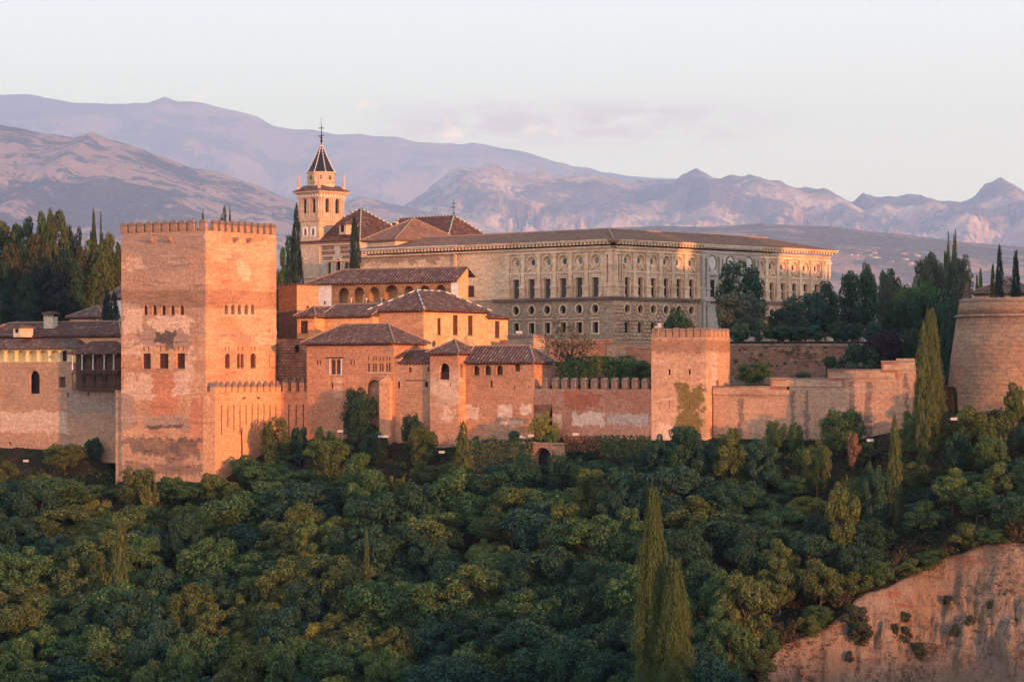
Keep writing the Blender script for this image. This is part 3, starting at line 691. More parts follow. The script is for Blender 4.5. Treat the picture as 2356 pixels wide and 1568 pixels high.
M['tower'] = wallmat('weathered rammed earth of the tower', (.50, .285, .18), (.62, .385, .245), (.38, .235, .165), layer=.85, layer_s=.75, streak=.2, blot=.75, brick=(1.9, .85, .02, .12), patches=tower_patches, bump=.75, grime=[(-2, 3.0, .35), (30.5, 33.4, .45)])
M['merlon'] = wallmat('merlon plaster', (.30, .20, .15), (.36, .24, .175), (.19, .13, .105), streak=.5)
root = root_of('square_tower', 'huge square pink tower with battlements and two rows of arched windows', 'tower', fr, z0)
lw = [('arch', a, b_, 868, 948, 'open', .55) for a, b_ in ((1182, 1217), (1256, 1292), (1330, 1366), (1403, 1440), (1480, 1517))]
lw += [('arch', a, b_, 1206, 1246, 'ochre', .35) for a, b_ in ((1178, 1195), (1217, 1235), (1314, 1332), (1358, 1378), (1460, 1478), (1502, 1520))]
lw += [('rect', 1172, 1244, 1265, 1390, 'wood', .5), ('rect', 1308, 1390, 1265, 1388, 'wood', .5), ('rect', 1453, 1526, 1263, 1388, 'wood', .5), ('rect', 1348, 1352, 1538, 1580, 'slit', .3)]
rw = [('arch', a, b_, 863, 943, 'open', .5) for a, b_ in ((1854, 1882), (1908, 1938), (1962, 1990), (2018, 2048), (2072, 2099))]
rw += [('arch', a, b_, 1205, 1238, 'ochre', .3) for a, b_ in ((1855, 1867), (1882, 1895), (1959, 1971), (1994, 2007), (2067, 2079), (2096, 2108))]
rw += [('arch', 1858, 1900, 1265, 1385, 'wood', .4), ('arch', 1957, 1983, 1265, 1383, 'wood', .4), ('arch', 1987, 2013, 1265, 1383, 'wood', .4), ('arch', 2068, 2112, 1262, 1384, 'wood', .4),
       ('rect', 2224, 2230, 1042, 1100, 'slit', .3), ('rect', 2223, 2229, 1240, 1370, 'slit', .3)]
wr, wl = block(root, fr, LA, LB, z0, zt, M['tower'], lw, rw, c1, .5)
mh = 1.2
merlons(root, wl, [.75] + [LB * (i + .55) / 10 + .35 for i in range(10)][1:], zt + .02, 1.25, mh, .7, .55, M['merlon'], M['stonecap'])
merlons(root, wr, [.85 + (LA - 1.5) * i / 10 for i in range(1, 11)], zt + .02, .95, mh, .7, .55, M['merlon'], M['stonecap'])
merlons(root, Wall(fr.q(0, LB), fr.u, fr.v), [.8 + (LA - 1.5) * i / 10 for i in range(1, 11)], zt + .02, .95, mh, .7, .55, M['merlon'], M['stonecap'])
merlons(root, Wall(fr.q(LA, 0), fr.v, fr.u), [.8 + (LB - 1.5) * i / 9 for i in range(1, 10)], zt + .02, 1.2, mh, .7, .55, M['merlon'], M['stonecap'])
for wq, x, y in ((wl, 1260, 330), (wl, 1410, 325), (wr, 1930, 326), (wr, 2042, 331)):
    mb = MB(); X, Y_ = c1(x, y); s = wq.S(X); z = wq.Z(X, Y_); wq.box(mb, s - .35, s + .35, z - .15, z + .12, -.1, .9); wq.box(mb, s - .3, s - .15, z + .12, z + .35, 0, .85); wq.box(mb, s + .15, s + .3, z + .12, z + .35, 0, .85); wq.box(mb, s - .25, s + .25, z - .4, z - .15, 0, .45)
    mb.build('water_spout', M['cap'], root)
mb = MB(); zb_ = fr.z(c2(0, 655)[1], 0, LB); mb.obox(fr.q(.4, LB + .003), fr.u * 6, fr.v * 1.55, z0, zb_); mb.build('buttress', M['tower'], root)
mb = MB(); mb.obox(fr.q(.3, LB + .003), fr.u * 6.2, fr.v * 1.65, zb_ + .003, zb_ + .3); mb.build('buttress_coping', M['stonecap'], root)

# low wall with pointed merlons at the foot of the tower, then the stretch to the oratory
f2 = Fr(A=fr.q(-.03, fr.V(495)), th=34.5); L2 = f2.U(646.8); zw = f2.z(c2(0, 655)[1]); root = root_of('battlemented_wall', 'low orange wall with pointed merlons wrapped round the foot of the great tower', 'wall', f2, z0)
M['lowwall'] = wallmat('orange rammed earth', (.64, .37, .22), (.60, .33, .20), (.48, .26, .16), layer=.8, layer_s=.45, streak=.15, patches=[(13.2, 17, 3, 14, GP, .6, 2.0)] + [(u_ - .12, u_ + .12, 10.5 + (i * 37 % 10) * .17, 15.2, (.10, .065, .05), .8, .12) for i, u_ in enumerate([1.6 + 1.49 * j for j in range(10)])] + [(6.3, 6.7, 0, 11.5, (.10, .06, .05), .9, .3)])
wr2, wl2 = block(root, f2, L2, -fr.V(495) + .5, z0, zw, M['lowwall'], (), (), c2)
zw2 = zw + .01
E_ = f2.q(L2, 0); wl3 = Wall(E_, -f2.v, -f2.u); L3 = wl3.S(705.5)
mb = MB(); mb.obox(E_ + f2.u * .004, -f2.v * L3, f2.u * 1.2, -14, zw); mb.build('wall', M['lowwall'], root)
sl_ = [wr2.S(c2(x)[0]) for x in (1797, 1838, 1888, 1940, 1991, 2045, 2097, 2149, 2201, 2253, 2300)]
merlons(root, wr2, sl_, zw2, 1.15, f2.z(c2(0, 612)[1]) - zw, .55, 1.0, M['lowwall'], M['stonecap'], 'pyramid')
merlons(root, wl2, [.55], zw2, .95, f2.z(c2(0, 612)[1]) - zw, .55, .85, M['lowwall'], M['stonecap'], 'pyramid', .001)
merlons(root, wl3, [wl3.S(c4(x)[0]) for x in (125, 193, 262)], zw2, 1.0, f2.z(c4(0, 1010)[1]) - zw, .55, .85, M['lowwall'], M['stonecap'], 'pyramid')
for x, L in ((2005, 6.2), (2125, 3.0)):       # leaking spouts with their dark streaks
    mb = MB(); s = wr2.S(c2(x)[0]); z = f2.z(c2(0, 712)[1]); wr2.box(mb, s - .16, s + .16, z, z + .3, 0, .6); mb.build('water_spout', M['stonecap'], root)

# ------------------------------------------------------------------ north-front buildings
WARM = (.50, .30, .19); WARM2 = (.46, .265, .165)
M['brickpink'] = wallmat('old pink brick and plaster', (.50, .275, .175), (.44, .235, .15), (.36, .25, .20), layer=.7, layer_s=.45, streak=.2, brick=(.9, .28, .05, .2), seed=1, patches=[(-4.4, -2.4, 2, 9, (.50, .26, .17), .6, .5), (-11.8, -10.0, 10.2, 13.6, (.56, .36, .25), .8, .3), (-18, -9, 0, 5, (.52, .30, .21), .5, 4)])
M['plaster_o'] = wallmat('apricot plaster', (.66, .40, .22), (.60, .34, .18), (.68, .47, .31), layer=2, layer_s=.25, streak=.2, blot=.5, seed=2, bump=.3)
M['brickw'] = wallmat('worn brickwork', (.45, .27, .18), (.50, .30, .20), (.33, .22, .165), layer=.6, layer_s=.4, streak=.25, brick=(.8, .26, .05, .35), seed=3)
M['rubble'] = wallmat('rubble masonry', (.26, .18, .145), (.34, .24, .19), (.50, .40, .33), layer=.5, layer_s=.6, streak=.3, blot=.8, brick=(.7, .45, .09, .9), seed=4, bump=1.0)
# oratory block with the twin-arched window
f4 = Fr(c4(1020)[0], 446.6, 34.5); A4, B4 = f4.U(c4(1276)[0]), f4.V(c4(303)[0]); z0 = -13.5; ze = f4.z(c4(0, 680)[1])
root = root_of('oratory_building', 'pink brick building with twin-arched white-framed window and row of small arches', 'building', f4, z0)
arch = ('arch', 793, 922, 985, 1520, 'recess', 1.0)
lw = [('arch', 382, 396, 824, 863, 'open', .3), ('arch', 406, 420, 824, 863, 'open', .3), ('arch', 498, 540, 820, 942, 'glass', .4), ('arch', 545, 586, 820, 942, 'glass', .4), ('arch', 661, 674, 822, 863, 'open', .3), ('arch', 687, 700, 822, 863, 'open', .3), ('arch', 503, 521, 1008, 1056, 'slit', .4)]
for a in (808, 847, 868, 904, 925, 958, 979): lw.append(('arch', a, a + 12, 797, 829, 'open', .3))
for a, b_ in ((805, 824), (844, 861), (864, 881), (900, 917), (920, 937), (955, 972), (976, 993)): lw.append(('arch', a, b_, 850, 922, 'glass', .3))
block(root, f4, A4, B4, z0, ze, M['brickpink'], lw + [arch], (), c4, .4)
wl = wallV(f4); h = hole_of(wl, arch, c4); mb = MB()
polyfill(mb, wl, h, [], -1.0)
for i in range(len(h)):
    a, b_ = h[i], h[(i + 1) % len(h)]; mb.quad(wl.P(*a, -.38), wl.P(*b_, -.38), wl.P(*b_, -1.0), wl.P(*a, -1.0))
mb.build('blind_arch', M['brickw'], root)
mb = MB(); sa, sb = wl.S(c4(1012)[0]), wl.S(c4(926)[0]); zz = f4.z(c4(0, 1000)[1]); wl.box(mb, sa, sb, z0, zz, .003, .75)
c_ = [wl.P(sb, zz, .75), wl.P(sa, zz, .75), wl.P(sa, zz, 0.003), wl.P(sb, zz, .003)]
mb.face([c_[0], c_[1], wl.P((sa + sb) / 2, zz + 1.0, .01)]); mb.face([c_[1], c_[2], wl.P((sa + sb) / 2, zz + 1.0, .01)]); mb.face([c_[3], c_[0], wl.P((sa + sb) / 2, zz + 1.0, .01)])
mb.build('buttress', M['lowwall'], root)
mb = MB()
for x0, x1, y0, y1 in ((490, 498, 815, 945), (586, 594, 815, 945)): wl.box(mb, wl.S(c4(x1)[0]), wl.S(c4(x0)[0]), f4.z(c4(0, y1)[1], 0, 12), f4.z(c4(0, y0)[1], 0, 12), .003, .09)
wl.box(mb, wl.S(c4(594)[0]), wl.S(c4(490)[0]), f4.z(c4(0, 948)[1], 0, 12), f4.z(c4(0, 944)[1], 0, 12), .003, .12); mb.build('window_surround', M['marble'], root)
mb = MB(); wl.box(mb, wl.S(c4(612)[0]), wl.S(c4(467)[0]), f4.z(c4(0, 806)[1], 0, 12), f4.z(c4(0, 799)[1], 0, 12), .003, .3); mb.build('lintel_hood', M['wood2'], root)
mb = MB(); s0, s1 = wl.S(c4(997)[0]), wl.S(c4(800)[0]); wl.box(mb, s0, s1, f4.z(c4(0, 930)[1]), f4.z(c4(0, 925)[1]), .003, .1); mb.build('sill_band', M['marble'], root)
hiproof(root, f4, 0, A4, 0, B4, ze + .05, f4.z(c4(0, 530)[1], A4 / 2, 4) - ze, .75, M['tile'])

# middle range
f6 = Fr(c4(1555)[0], 439.0, 34.5)
f5 = Fr(c4(1322)[0], 442.9, 34.5); A5, B5 = 7.0, f5.V(c4(1016)[0]); ze = f5.z(c4(0, 845)[1]); root = root_of('linking_range', 'shaded brick range with a low tiled roof between the oratory and the little turret', 'building', f5, z0)
lw = [('rect', 1142, 1167, 885, 925, 'door'), ('rect', 1298, 1316, 882, 922, 'door'), ('arch', 1052, 1072, 997, 1056, 'slit'), ('rect', 1277, 1303, 1002, 1047, 'slit')]
block(root, f5, A5, B5 - .01, z0, ze, M['brickw'], lw, (), c4, .35)
mb = MB(); wq = wallV(f5)
for i in range(12): s = wq.S(c4(1125 + i * 14)[0]); z = wq.Z(c4(1200)[0], c4(0, 993)[1]); wq.box(mb, s - .1, s + .1, z - .07, z + .12, .003, .07)
mb.build('putlog_row', M['wood2'], root)  # small raised dark boxes drawn in place of the putlog holes
b5 = f5.V(c4(1075)[0]); hiproof(root, f5, .3, 5.4, -1.2, b5, ze + .05, 1.9, .5, M['tile_dark'], 'v', bend=False, aend=False)
f5b = Fr(A=f5.q(.1, b5 + .1), th=34.5); zb5 = f5.z(c4(0, 800)[1]); block(root, f5b, 3.4, B5 - b5 - .15, ze - .5, zb5, M['plaster_o'], (), (), c4, name='lean_to')
mb = MB(); o = .3; a, b_, L, D_ = f5b.p(-o, -o, zb5), f5b.p(3.6, -o, zb5 + 1.35), f5b.p(3.6, B5 - b5 + .2, zb5 + 1.35), f5b.p(-o, B5 - b5 + .2, zb5)
for p in ((a, b_, L, D_),): mb.face(p); mb.face([q_ - Vector((0, 0, .18)) for q_ in reversed(p)])
for p, q_ in ((a, b_), (D_, a), (b_, L)): mb.quad(p - Vector((0, 0, .18)), q_ - Vector((0, 0, .18)), q_, p)
mb.build('roof', M['tile'], root)

# turret
A6, B6 = 5.6, f6.V(c4(1320)[0]); ze = f6.z(c4(0, 763)[1]); root = root_of('turret', 'slim square turret with pyramid tiled roof and one big arched opening', 'tower', f6, z0)
M['turret'] = wallmat('peeling turret wall', (.49, .33, .225), (.45, .26, .175), (.60, .47, .36), layer=.9, layer_s=.5, streak=.3, blot=.7, seed=5, patches=[(-6, 3, 14.8, 20, (.42, .22, .145), .7, 1.2), (-6, 0, 10.5, 13.2, (.60, .46, .36), .75, 2.0), (-3, -1, 6.5, 9.5, (.62, .48, .37), .6, 2.2)])
block(root, f6, A6, B6, z0, ze, M['turret'], [('arch', 1397, 1480, 850, 985, 'open', 1.6), ('rect', 1484, 1494, 1012, 1045, 'slit')], [('arch', 1570, 1590, 850, 968, 'open', .8)], c4, .5)
wl = wallV(f6); mb = MB(); h = hole_of(wl, ('arch', 1397, 1480, 850, 985), c4); s0, s1, zb6 = min(p[0] for p in h), max(p[0] for p in h), min(p[1] for p in h)
wl.box(mb, s0 + .01, s1 - .01, zb6, zb6 + .08, -.3, -.22); wl.box(mb, s0 + .01, s1 - .01, zb6 + 1.05, zb6 + 1.13, -.3, -.22)
for i in range(9): s = s0 + (s1 - s0) * (i + .5) / 9; wl.box(mb, s - .02, s + .02, zb6 + .08, zb6 + 1.05, -.28, -.24)
mb.build('railing', M['wood2'], root)
hiproof(root, f6, 0, A6, 0, B6, ze, f6.z(c4(0, 655)[1], 2.8, 2.8) - ze, .55, M['tile'], ia=(A6 + 1.1) / 2, ib=(B6 + 1.1) / 2)

# gallery range on the right of the turret
o7 = f6.q(f6.U(c4(1615)[0]), 0); w7 = Wall(o7, -f6.v, -f6.u); s7 = w7.S(c4(2177)[0]); f7 = Fr(A=o7 - f6.v * s7, th=34.5)
A7, B7 = f7.U(c4(2322)[0]), s7 - .01; ze = f7.z(c4(0, 838)[1]); root = root_of('gallery_range', 'long brick range with three arched windows and patches of white plaster', 'building', f7, z0)
M['gallery'] = wallmat('brick with plaster remnants', (.45, .25, .165), (.49, .29, .195), (.38, .24, .18), layer=.7, layer_s=.45, streak=.2, brick=(.85, .27, .05, .25), seed=6,
    patches=[(-15.0, -13.3, 7.2, 9.2, (.66, .54, .47), .95, 1.0), (-12.7, -10.0, 7.0, 9.2, (.66, .54, .47), .95, 1.4), (-6.5, -4.0, 7.6, 9.3, (.66, .54, .47), .9, .8), (-2.4, -.3, 7.9, 9.6, (.68, .56, .49), .95, .7), (-6.3, -2.0, 6.4, 7.0, (.62, .50, .43), .8, .8), (-14, -3, 2.0, 5.0, (.30, .24, .21), .5, 4.5)])
lw = [('arch', 1675, 1727, 870, 950, 'open', .7), ('arch', 1768, 1822, 868, 948, 'open', .7), ('arch', 1865, 1919, 868, 948, 'open', .7), ('rect', 2013, 2063, 848, 917, 'door', .4), ('rect', 1814, 1836, 993, 1050, 'slit'), ('rect', 2011, 2022, 1037, 1064, 'slit'), ('rect', 2129, 2139, 1037, 1056, 'slit')]
block(root, f7, A7, B7, z0, ze, M['gallery'], lw, (), c4, .4)
wl = wallV(f7)
for sp in lw[:3]:
    mb = MB(); h = hole_of(wl, sp, c4); ring(mb, wl, grow(h, .05), .16, 0, .05); mb.build('arch_moulding', M['carve'], root)
P = hiproof(root, f7, 0, A7, 0, B7 - .5, ze + .04, f7.z(c4(0, 712)[1], 2.5, 5) - ze, .55, M['tile'], bend=False)

# great hall block
f3 = Fr(c4(1268)[0], 456.5, 34.5); A3, B3 = f3.U(c4(1790)[0]), f3.V(c4(845)[0]); z0 = -6; ze = f3.z(c4(0, 408)[1]); root = root_of('hall_building', 'tall apricot building with three long wooden windows and white-edged hipped roof', 'building', f3, z0)
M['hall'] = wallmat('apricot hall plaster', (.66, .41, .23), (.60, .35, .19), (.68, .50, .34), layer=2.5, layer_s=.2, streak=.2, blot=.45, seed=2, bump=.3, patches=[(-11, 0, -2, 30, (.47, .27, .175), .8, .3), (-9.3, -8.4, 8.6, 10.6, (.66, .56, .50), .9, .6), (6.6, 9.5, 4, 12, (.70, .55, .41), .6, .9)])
block(root, f3, A3, B3, z0, ze, M['hall'], (), [('rect', 1382, 1410, 477, 617, 'red', .3), ('rect', 1511, 1550, 453, 617, 'red', .3), ('rect', 1635, 1673, 457, 619, 'red', .3), ('oval', 1337, 1370, 662, 720, 'oculus', .3)], c4, .3)
hiproof(root, f3, 0, A3, 0, B3, ze + .04, f3.z(c4(0, 252)[1], 5.5, 5) - ze, .6, M['tile'], 'u', capmat=[M['capw'], M['capd']], dash=2, ia=B3 * .56, caps=True)
f3b = Fr(A=f3.q(A3 + .004, .05), th=34.5); a3 = f3b.U(c4(1963)[0]); ze = f3b.z(c4(0, 468)[1])
block(root, f3b, a3, B3 - .8, z0, ze, M['plaster_o'], (), [('rect', 1857, 1896, 502, 640, 'red', .3)], c4, .3, name='annex_wall')
hiproof(root, f3b, 0, a3, 0, B3 - .8, ze + .03, f3b.z(c4(0, 392)[1]) - ze, .5, M['tile'], 'u', caps=False, aend=False, ia=a3, name='annex_roof')

# wing with the barred window
fb = Fr(c4(375)[0], 464, 34.5); z0 = -6; ab = fb.U(c4(450)[0]); zeb = fb.z(c4(0, 460)[1]); root = root_of('low_wing', 'low apricot wing with one barred window and a corner facing the evening sun', 'building', fb, z0)
block(root, fb, 8, fb.V(c4(225)[0]), z0, zeb, M['plaster_o'], [('rect', 248, 312, 500, 602, 'red', .3)], (), c4, .3)
hiproof(root, fb, 0, 8, 0, fb.V(c4(225)[0]), zeb + .03, fb.z(c4(0, 388)[1], 4, 2) - zeb, .5, M['tile'], 'u')
ob = fb.q(ab, 0); wb_ = Wall(ob, -fb.v, -fb.u); fbb = Fr(A=ob - fb.v * wb_.S(c4(850)[0]), th=34.5); lb = wb_.S(c4(850)[0]) - .01
block(root, fbb, 7, lb, z0, zeb - .02, M['plaster_o'], (), (), c4, name='rear_wall')
hiproof(root, fbb, 0, 7, .4, lb, zeb + .02, 1.9, .5, M['tile'], 'v', aend=False, bend=False, name='rear_roof')

# parapet tower and rubble wall
f1 = Fr(c4(220)[0], 474, 34.5); z0 = -6; ze = f1.z(c4(0, 205)[1]); root = root_of('parapet_tower', 'plain square tower with tile-edged parapet, dark side against the great tower', 'tower', f1, z0)
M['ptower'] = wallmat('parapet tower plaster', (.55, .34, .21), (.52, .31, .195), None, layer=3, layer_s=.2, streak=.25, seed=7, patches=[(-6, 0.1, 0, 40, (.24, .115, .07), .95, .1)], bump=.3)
a1, b1 = f1.U(c4(402)[0]), f1.V(c4(70)[0]); block(root, f1, a1, b1, z0, ze, M['ptower'], (), [('arch', 300, 322, 375, 420, 'dark')], c4)
mb = MB()
for wq, L in ((wallU(f1), a1), (wallV(f1), b1)):
    for i in range(int(L / .33)): wq.box(mb, i * .33 + .03, i * .33 + .29, ze, ze + .34, -.35, .15)
mb.build('parapet_tiles', M['tile'], root)
fr_ = Fr(c4(302)[0], 461.5, 34.5); root = root_of('rubble_wall', 'dark rubble wall standing behind the merlons beside the great tower', 'wall', fr_, -8); block(root, fr_, 3, fr_.V(c4(20)[0]), -8, fr_.z(c4(0, 648)[1]), M['rubble'], [('rect', 120, 128, 930, 972, 'slit'), ('arch', 200, 240, 700, 760, 'dark')], (), c4)

# arcaded gallery
f8 = Fr(c4(1550)[0], 470, 32); a8, b8 = f8.U(c4(1636)[0]), f8.V(c4(400)[0]); z0 = 2; ze = f8.z(c4(0, 165)[1]); zr = f8.z(c4(0, 58)[1], a8 * .8)
root = root_of('arcaded_gallery', 'long gallery with seven carved arches on slender white columns', 'building', f8, z0)
wl, wr = wallV(f8), wallU(f8); mb = MB(); mb2 = MB()
ars = [(557, 655, 228), (687, 779, 222), (813, 905, 220), (938, 1062, 203), (1098, 1187, 212), (1228, 1320, 208), (1358, 1452, 203)]
holes = [hole_of(wl, ('arch', a, b_, y, 400), c4) for a, b_, y in ars]
s1x, s2x = wl.S(c4(1494)[0]), wl.S(c4(508)[0]); polyfill(mb, wl, [(s1x, z0), (s2x, z0), (s2x, ze), (s1x, ze)], holes)
for h in holes:
    for i in range(len(h)): a, b_ = h[i], h[(i + 1) % len(h)]; mb.quad(wl.P(*a, 0), wl.P(*b_, 0), wl.P(*b_, -.35), wl.P(*a, -.35))
mb.build('arcade', M['carve'], root)
mb = MB(); polyfill(mb, wl, [(0, z0), (s1x, z0), (s1x, ze), (0, ze)], []); polyfill(mb, wl, [(s2x, z0), (b8, z0), (b8, ze), (s2x, ze)], [])
mb.quad(f8.p(0, b8, z0), f8.p(a8, b8, z0), f8.p(a8, b8, ze + 1), f8.p(0, b8, ze)); mb.quad(f8.p(a8, b8, z0), f8.p(a8, 0, z0), f8.p(a8, 0, ze + 1), f8.p(a8, b8, ze + 1))
mb.quad(f8.p(0, 0, z0 + .5), f8.p(a8, 0, z0 + .5), f8.p(a8, b8, z0 + .5), f8.p(0, b8, z0 + .5))
mb.build('side_wall', M['white'], root)
mb = MB(); polyfill(mb, wr, [(0, z0), (a8, z0), (a8, zr - .4), (a8 * .8, zr - .05), (0, ze)], []); mb.build('gable', M['plaster_o'], root)
mb = MB(); polyfill(mb, wl, [(s1x, z0), (s2x, z0), (s2x, ze), (s1x, ze)], [], -a8 + .3); mb.build('gallery_back_wall', M['ochre'], root)
for i in range(6):
    x = (ars[i][1] + ars[i + 1][0]) / 2; s = wl.S(c4(x)[0]); q_ = wl.P(s, 0, .02); zc = f8.z(c4(0, 312)[1], 0, s); mb = MB(); mb.lathe((q_.x, q_.y), [(.2, z0 + .5), (.13, z0 + .8), (.12, zc - .35), (.2, zc - .05), (.24, zc)], 8); mb.build('column', M['marble'], root)
mb = MB(); o = .7; p1, p2, p3, p4 = f8.p(-o, -.25, ze - .05), f8.p(a8 * .8, -.25, zr), f8.p(a8 * .8, b8 - 3.2, zr), f8.p(-o, b8 + 2.2, ze - .05); dn = Vector((0, 0, -.2))
mb.face((p1, p2, p3, p4)); mb.face([p + dn for p in (p4, p3, p2, p1)]); mb.quad(p1 + dn, p2 + dn, p2, p1); mb.quad(p4 + dn, p1 + dn, p1, p4); q5, q6 = f8.p(a8 + 2, -.25, zr - 1.6), f8.p(a8 + 2, b8 + 2, zr - 1.6); mb.quad(p2, q5, q6, p3); mb.face((p4, p3, q6))
rf = mb.build('roof', M['tile'], root); ridge_caps(p2, p3, rf, M['cap']); ridge_caps(p4, p3, rf, M['cap']); eave(rf, f8, 0, .01, 0, b8, ze + .1, o, M['wood'])
mb = MB(); wl.box(mb, wl.S(c4(458)[0]), wl.S(c4(447)[0]), f8.z(c4(0, 365)[1], 0, 26), f8.z(c4(0, 338)[1], 0, 26), .004, .02); mb.build('window', M['void'], root)
# ------------------------------------------------------------------ renaissance palace
fp = Fr(1411, 490, 43.0); wr, wl = wallU(fp), wallV(fp); LR, LL = wr.S(1908), wl.S(824)
z0 = 2.0; ztop = fp.z(c5(0, 225)[1]); zlow = fp.z(c5(0, 633)[1]); zeave = fp.z(551)
STN, STN2, STN3 = (.72, .53, .375), (.64, .455, .315), (.44, .30, .21)
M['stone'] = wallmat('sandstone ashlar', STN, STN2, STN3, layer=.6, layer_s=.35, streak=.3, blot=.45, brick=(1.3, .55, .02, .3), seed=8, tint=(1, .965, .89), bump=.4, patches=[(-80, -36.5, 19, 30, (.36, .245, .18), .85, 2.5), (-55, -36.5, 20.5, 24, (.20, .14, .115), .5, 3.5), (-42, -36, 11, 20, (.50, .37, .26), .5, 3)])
M['stonelow'] = wallmat('rough lower masonry', (.42, .31, .235), (.46, .35, .265), (.28, .20, .155), layer=.4, layer_s=.4, streak=.25, blot=.5, brick=(.75, .38, .035, .75), seed=9, tint=(1, .965, .89), bump=.8)
M['stonetrim'] = wallmat('carved stone trim', (.74, .56, .41), (.60, .44, .315), (.26, .18, .135), layer=.5, layer_s=.3, streak=.45, blot=.5, seed=10, tint=(1, .965, .89), bump=.4)
M['rust'] = wallmat('rusticated stone', (.52, .37, .265), (.42, .30, .21), (.24, .17, .13), layer=.5, layer_s=.3, streak=.3, blot=.5, seed=11, tint=(1, .965, .89), bump=.6)
M['grey'] = wallmat('grey marble', (.40, .375, .345), (.47, .44, .40), (.28, .26, .235), layer=.6, layer_s=.2, streak=.5, blot=.5, seed=12, tint=(1, .965, .89), bump=.3)
root = root_of('renaissance_palace', 'large square sandstone palace with pilasters, round windows and low tiled roof', 'palace', fp, z0)
sR = [wr.S(c5(x)[0]) for x in (1252, 1781)]; pR = (sR[1] - sR[0]) / 5; baysA = [sR[0] + i * pR for i in range(6)]
sQ = [wr.S(c6(x)[0]) for x in (1268, 1800)]; pQ = (sQ[1] - sQ[0]) / 5; baysB = [sQ[0] + i * pQ for i in range(6)]
sP0, sP1 = wr.S(c6(690)[0]), wr.S(c6(1246)[0])
sL = [wl.S(c5(x)[0]) for x in (996, 342)]; pL = (sL[1] - sL[0]) / 5; baysL = [sL[0] + i * pL for i in range(6)]
zo = fp.z(c5(0, 325)[1]); zw0, zw1 = zlow + .12, fp.z(c5(0, 466)[1]); zlo = fp.z(c5(0, 730)[1]); zl0, zl1 = fp.z(c5(0, 926)[1]), fp.z(c5(0, 838)[1])
def circ(s, z, r, rz=None): rz = rz or r; return [(s + r * math.cos(2 * math.pi * i / 20), z + rz * math.sin(2 * math.pi * i / 20)) for i in range(20)]
def facade_run(wq, L, bays, hw, style, lowmat, lowbays):
    holes = []; low = []
    for i, s in enumerate(bays):
        h = circ(s, zo, .95, 1.0); holes.append(h); window(wq, circ(s, zo, .5, .55), 'oculus', root, .5)
        mb = MB(); ring(mb, wq, circ(s, zo, .97, 1.02), .22, 0, .2); a_, b2_ = circ(s, zo, .99, 1.04), circ(s, zo, .5, .55); [mb.quad(wq.P(*a_[i], -.12), wq.P(*a_[(i + 1) % 20], -.12), wq.P(*b2_[(i + 1) % 20], -.46), wq.P(*b2_[i], -.46)) for i in range(20)]; mb.build('window_moulding', M['stonetrim'], root)
        h = shape('rect', s - hw, s + hw, zw0, zw1); holes.append(h); window(wq, h, style if style != 'mix' else ('green' if i < 2 and bays is baysA else 'blind'), root, .45)
        # frame, lintel and alternating pediment
        mb = MB(); f_ = .32
        wq.box(mb, s - hw - f_, s - hw - .003, zw0 - .1, zw1, 0.002, .16); wq.box(mb, s + hw + .003, s + hw + f_, zw0 - .1, zw1, 0.002, .16)
        wq.box(mb, s - hw - f_ - .1, s + hw + f_ + .1, zw1 + .003, zw1 + .35, .002, .2); wq.box(mb, s - hw - f_ + .1, s + hw + f_ - .1, zw1 + .353, zw1 + .8, .002, .26)
        wq.box(mb, s - hw - f_ - .35, s + hw + f_ + .35, zw1 + .803, zw1 + .98, .002, .5)
        for sg in (-1, 1): wq.box(mb, s + sg * (hw + f_ + .02) - .12, s + sg * (hw + f_ + .02) + .12, zw1 - .35, zw1 + .78, .18, .38)
        mb.build('window_surround', M['stonetrim'], root)
        mb = MB(); zb = zw1 + .985; e = hw + f_ + .35
        if i % 2 == (0 if wq is wl else 1):
            tri = [(s - e, zb), (s + e, zb), (s, zb + .95)]; inn = [(s - e * .68, zb + .15), (s + e * .68, zb + .15), (s, zb + .72)]
            polyfill(mb, wq, tri, [inn], .42); polyfill(mb, wq, inn, [], .12)
            for a, b_ in ((0, 1), (1, 2), (2, 0)): mb.quad(wq.P(*tri[a], .42), wq.P(*tri[b_], .42), wq.P(*tri[b_], 0), wq.P(*tri[a], 0)); mb.quad(wq.P(*inn[b_], .42), wq.P(*inn[a], .42), wq.P(*inn[a], .12), wq.P(*inn[b_], .12))
            wq.box(mb, s - .16, s + .16, zb + .95, zb + 1.15, .1, .4)
            mb.build('pediment', M['stonetrim'], root)
        else:
            for q_ in range(7):
                t = (q_ - 3) / 3; hh = .35 + .35 * (1 - abs(t)) + .15 * ((q_ * 37) % 3); wq.box(mb, s + t * e * .82 - .13, s + t * e * .82 + .13, zb, zb + hh, .05, .3)
            wq.box(mb, s - e * .95, s + e * .95, zb, zb + .22, .02, .2); mb.build('garland_carving', M['stonetrim'], root)
    for s in lowbays:
        h = circ(s, zlo, .72, .78); low.append(h); window(wq, h, 'dark', root, .5, 'round_window')
        mb = MB(); ring(mb, wq, circ(s, zlo, .74, .8), .25, 0, .22); mb.build('window_moulding', M['stonetrim'], root)
        h = shape('rect', s - .62, s + .62, zl0, zl1); low.append(h); window(wq, h, 'dark', root, .5)
        if wq is wl:
            mb = MB(); ring(mb, wq, shape('rect', s - .64, s + .64, zl0 - .02, zl1 + .02), .3, 0, .12); wq.box(mb, s - 1.3, s + 1.3, zl1 + .55, zl1 + .72, .002, .3); mb.build('window_surround', M['stonetrim'], root)
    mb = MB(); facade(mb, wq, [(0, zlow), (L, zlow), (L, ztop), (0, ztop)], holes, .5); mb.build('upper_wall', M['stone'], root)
    mb = MB(); facade(mb, wq, [(0, z0), (L, z0), (L, zlow), (0, zlow)], low, .5); mb.build('lower_wall', lowmat, root)
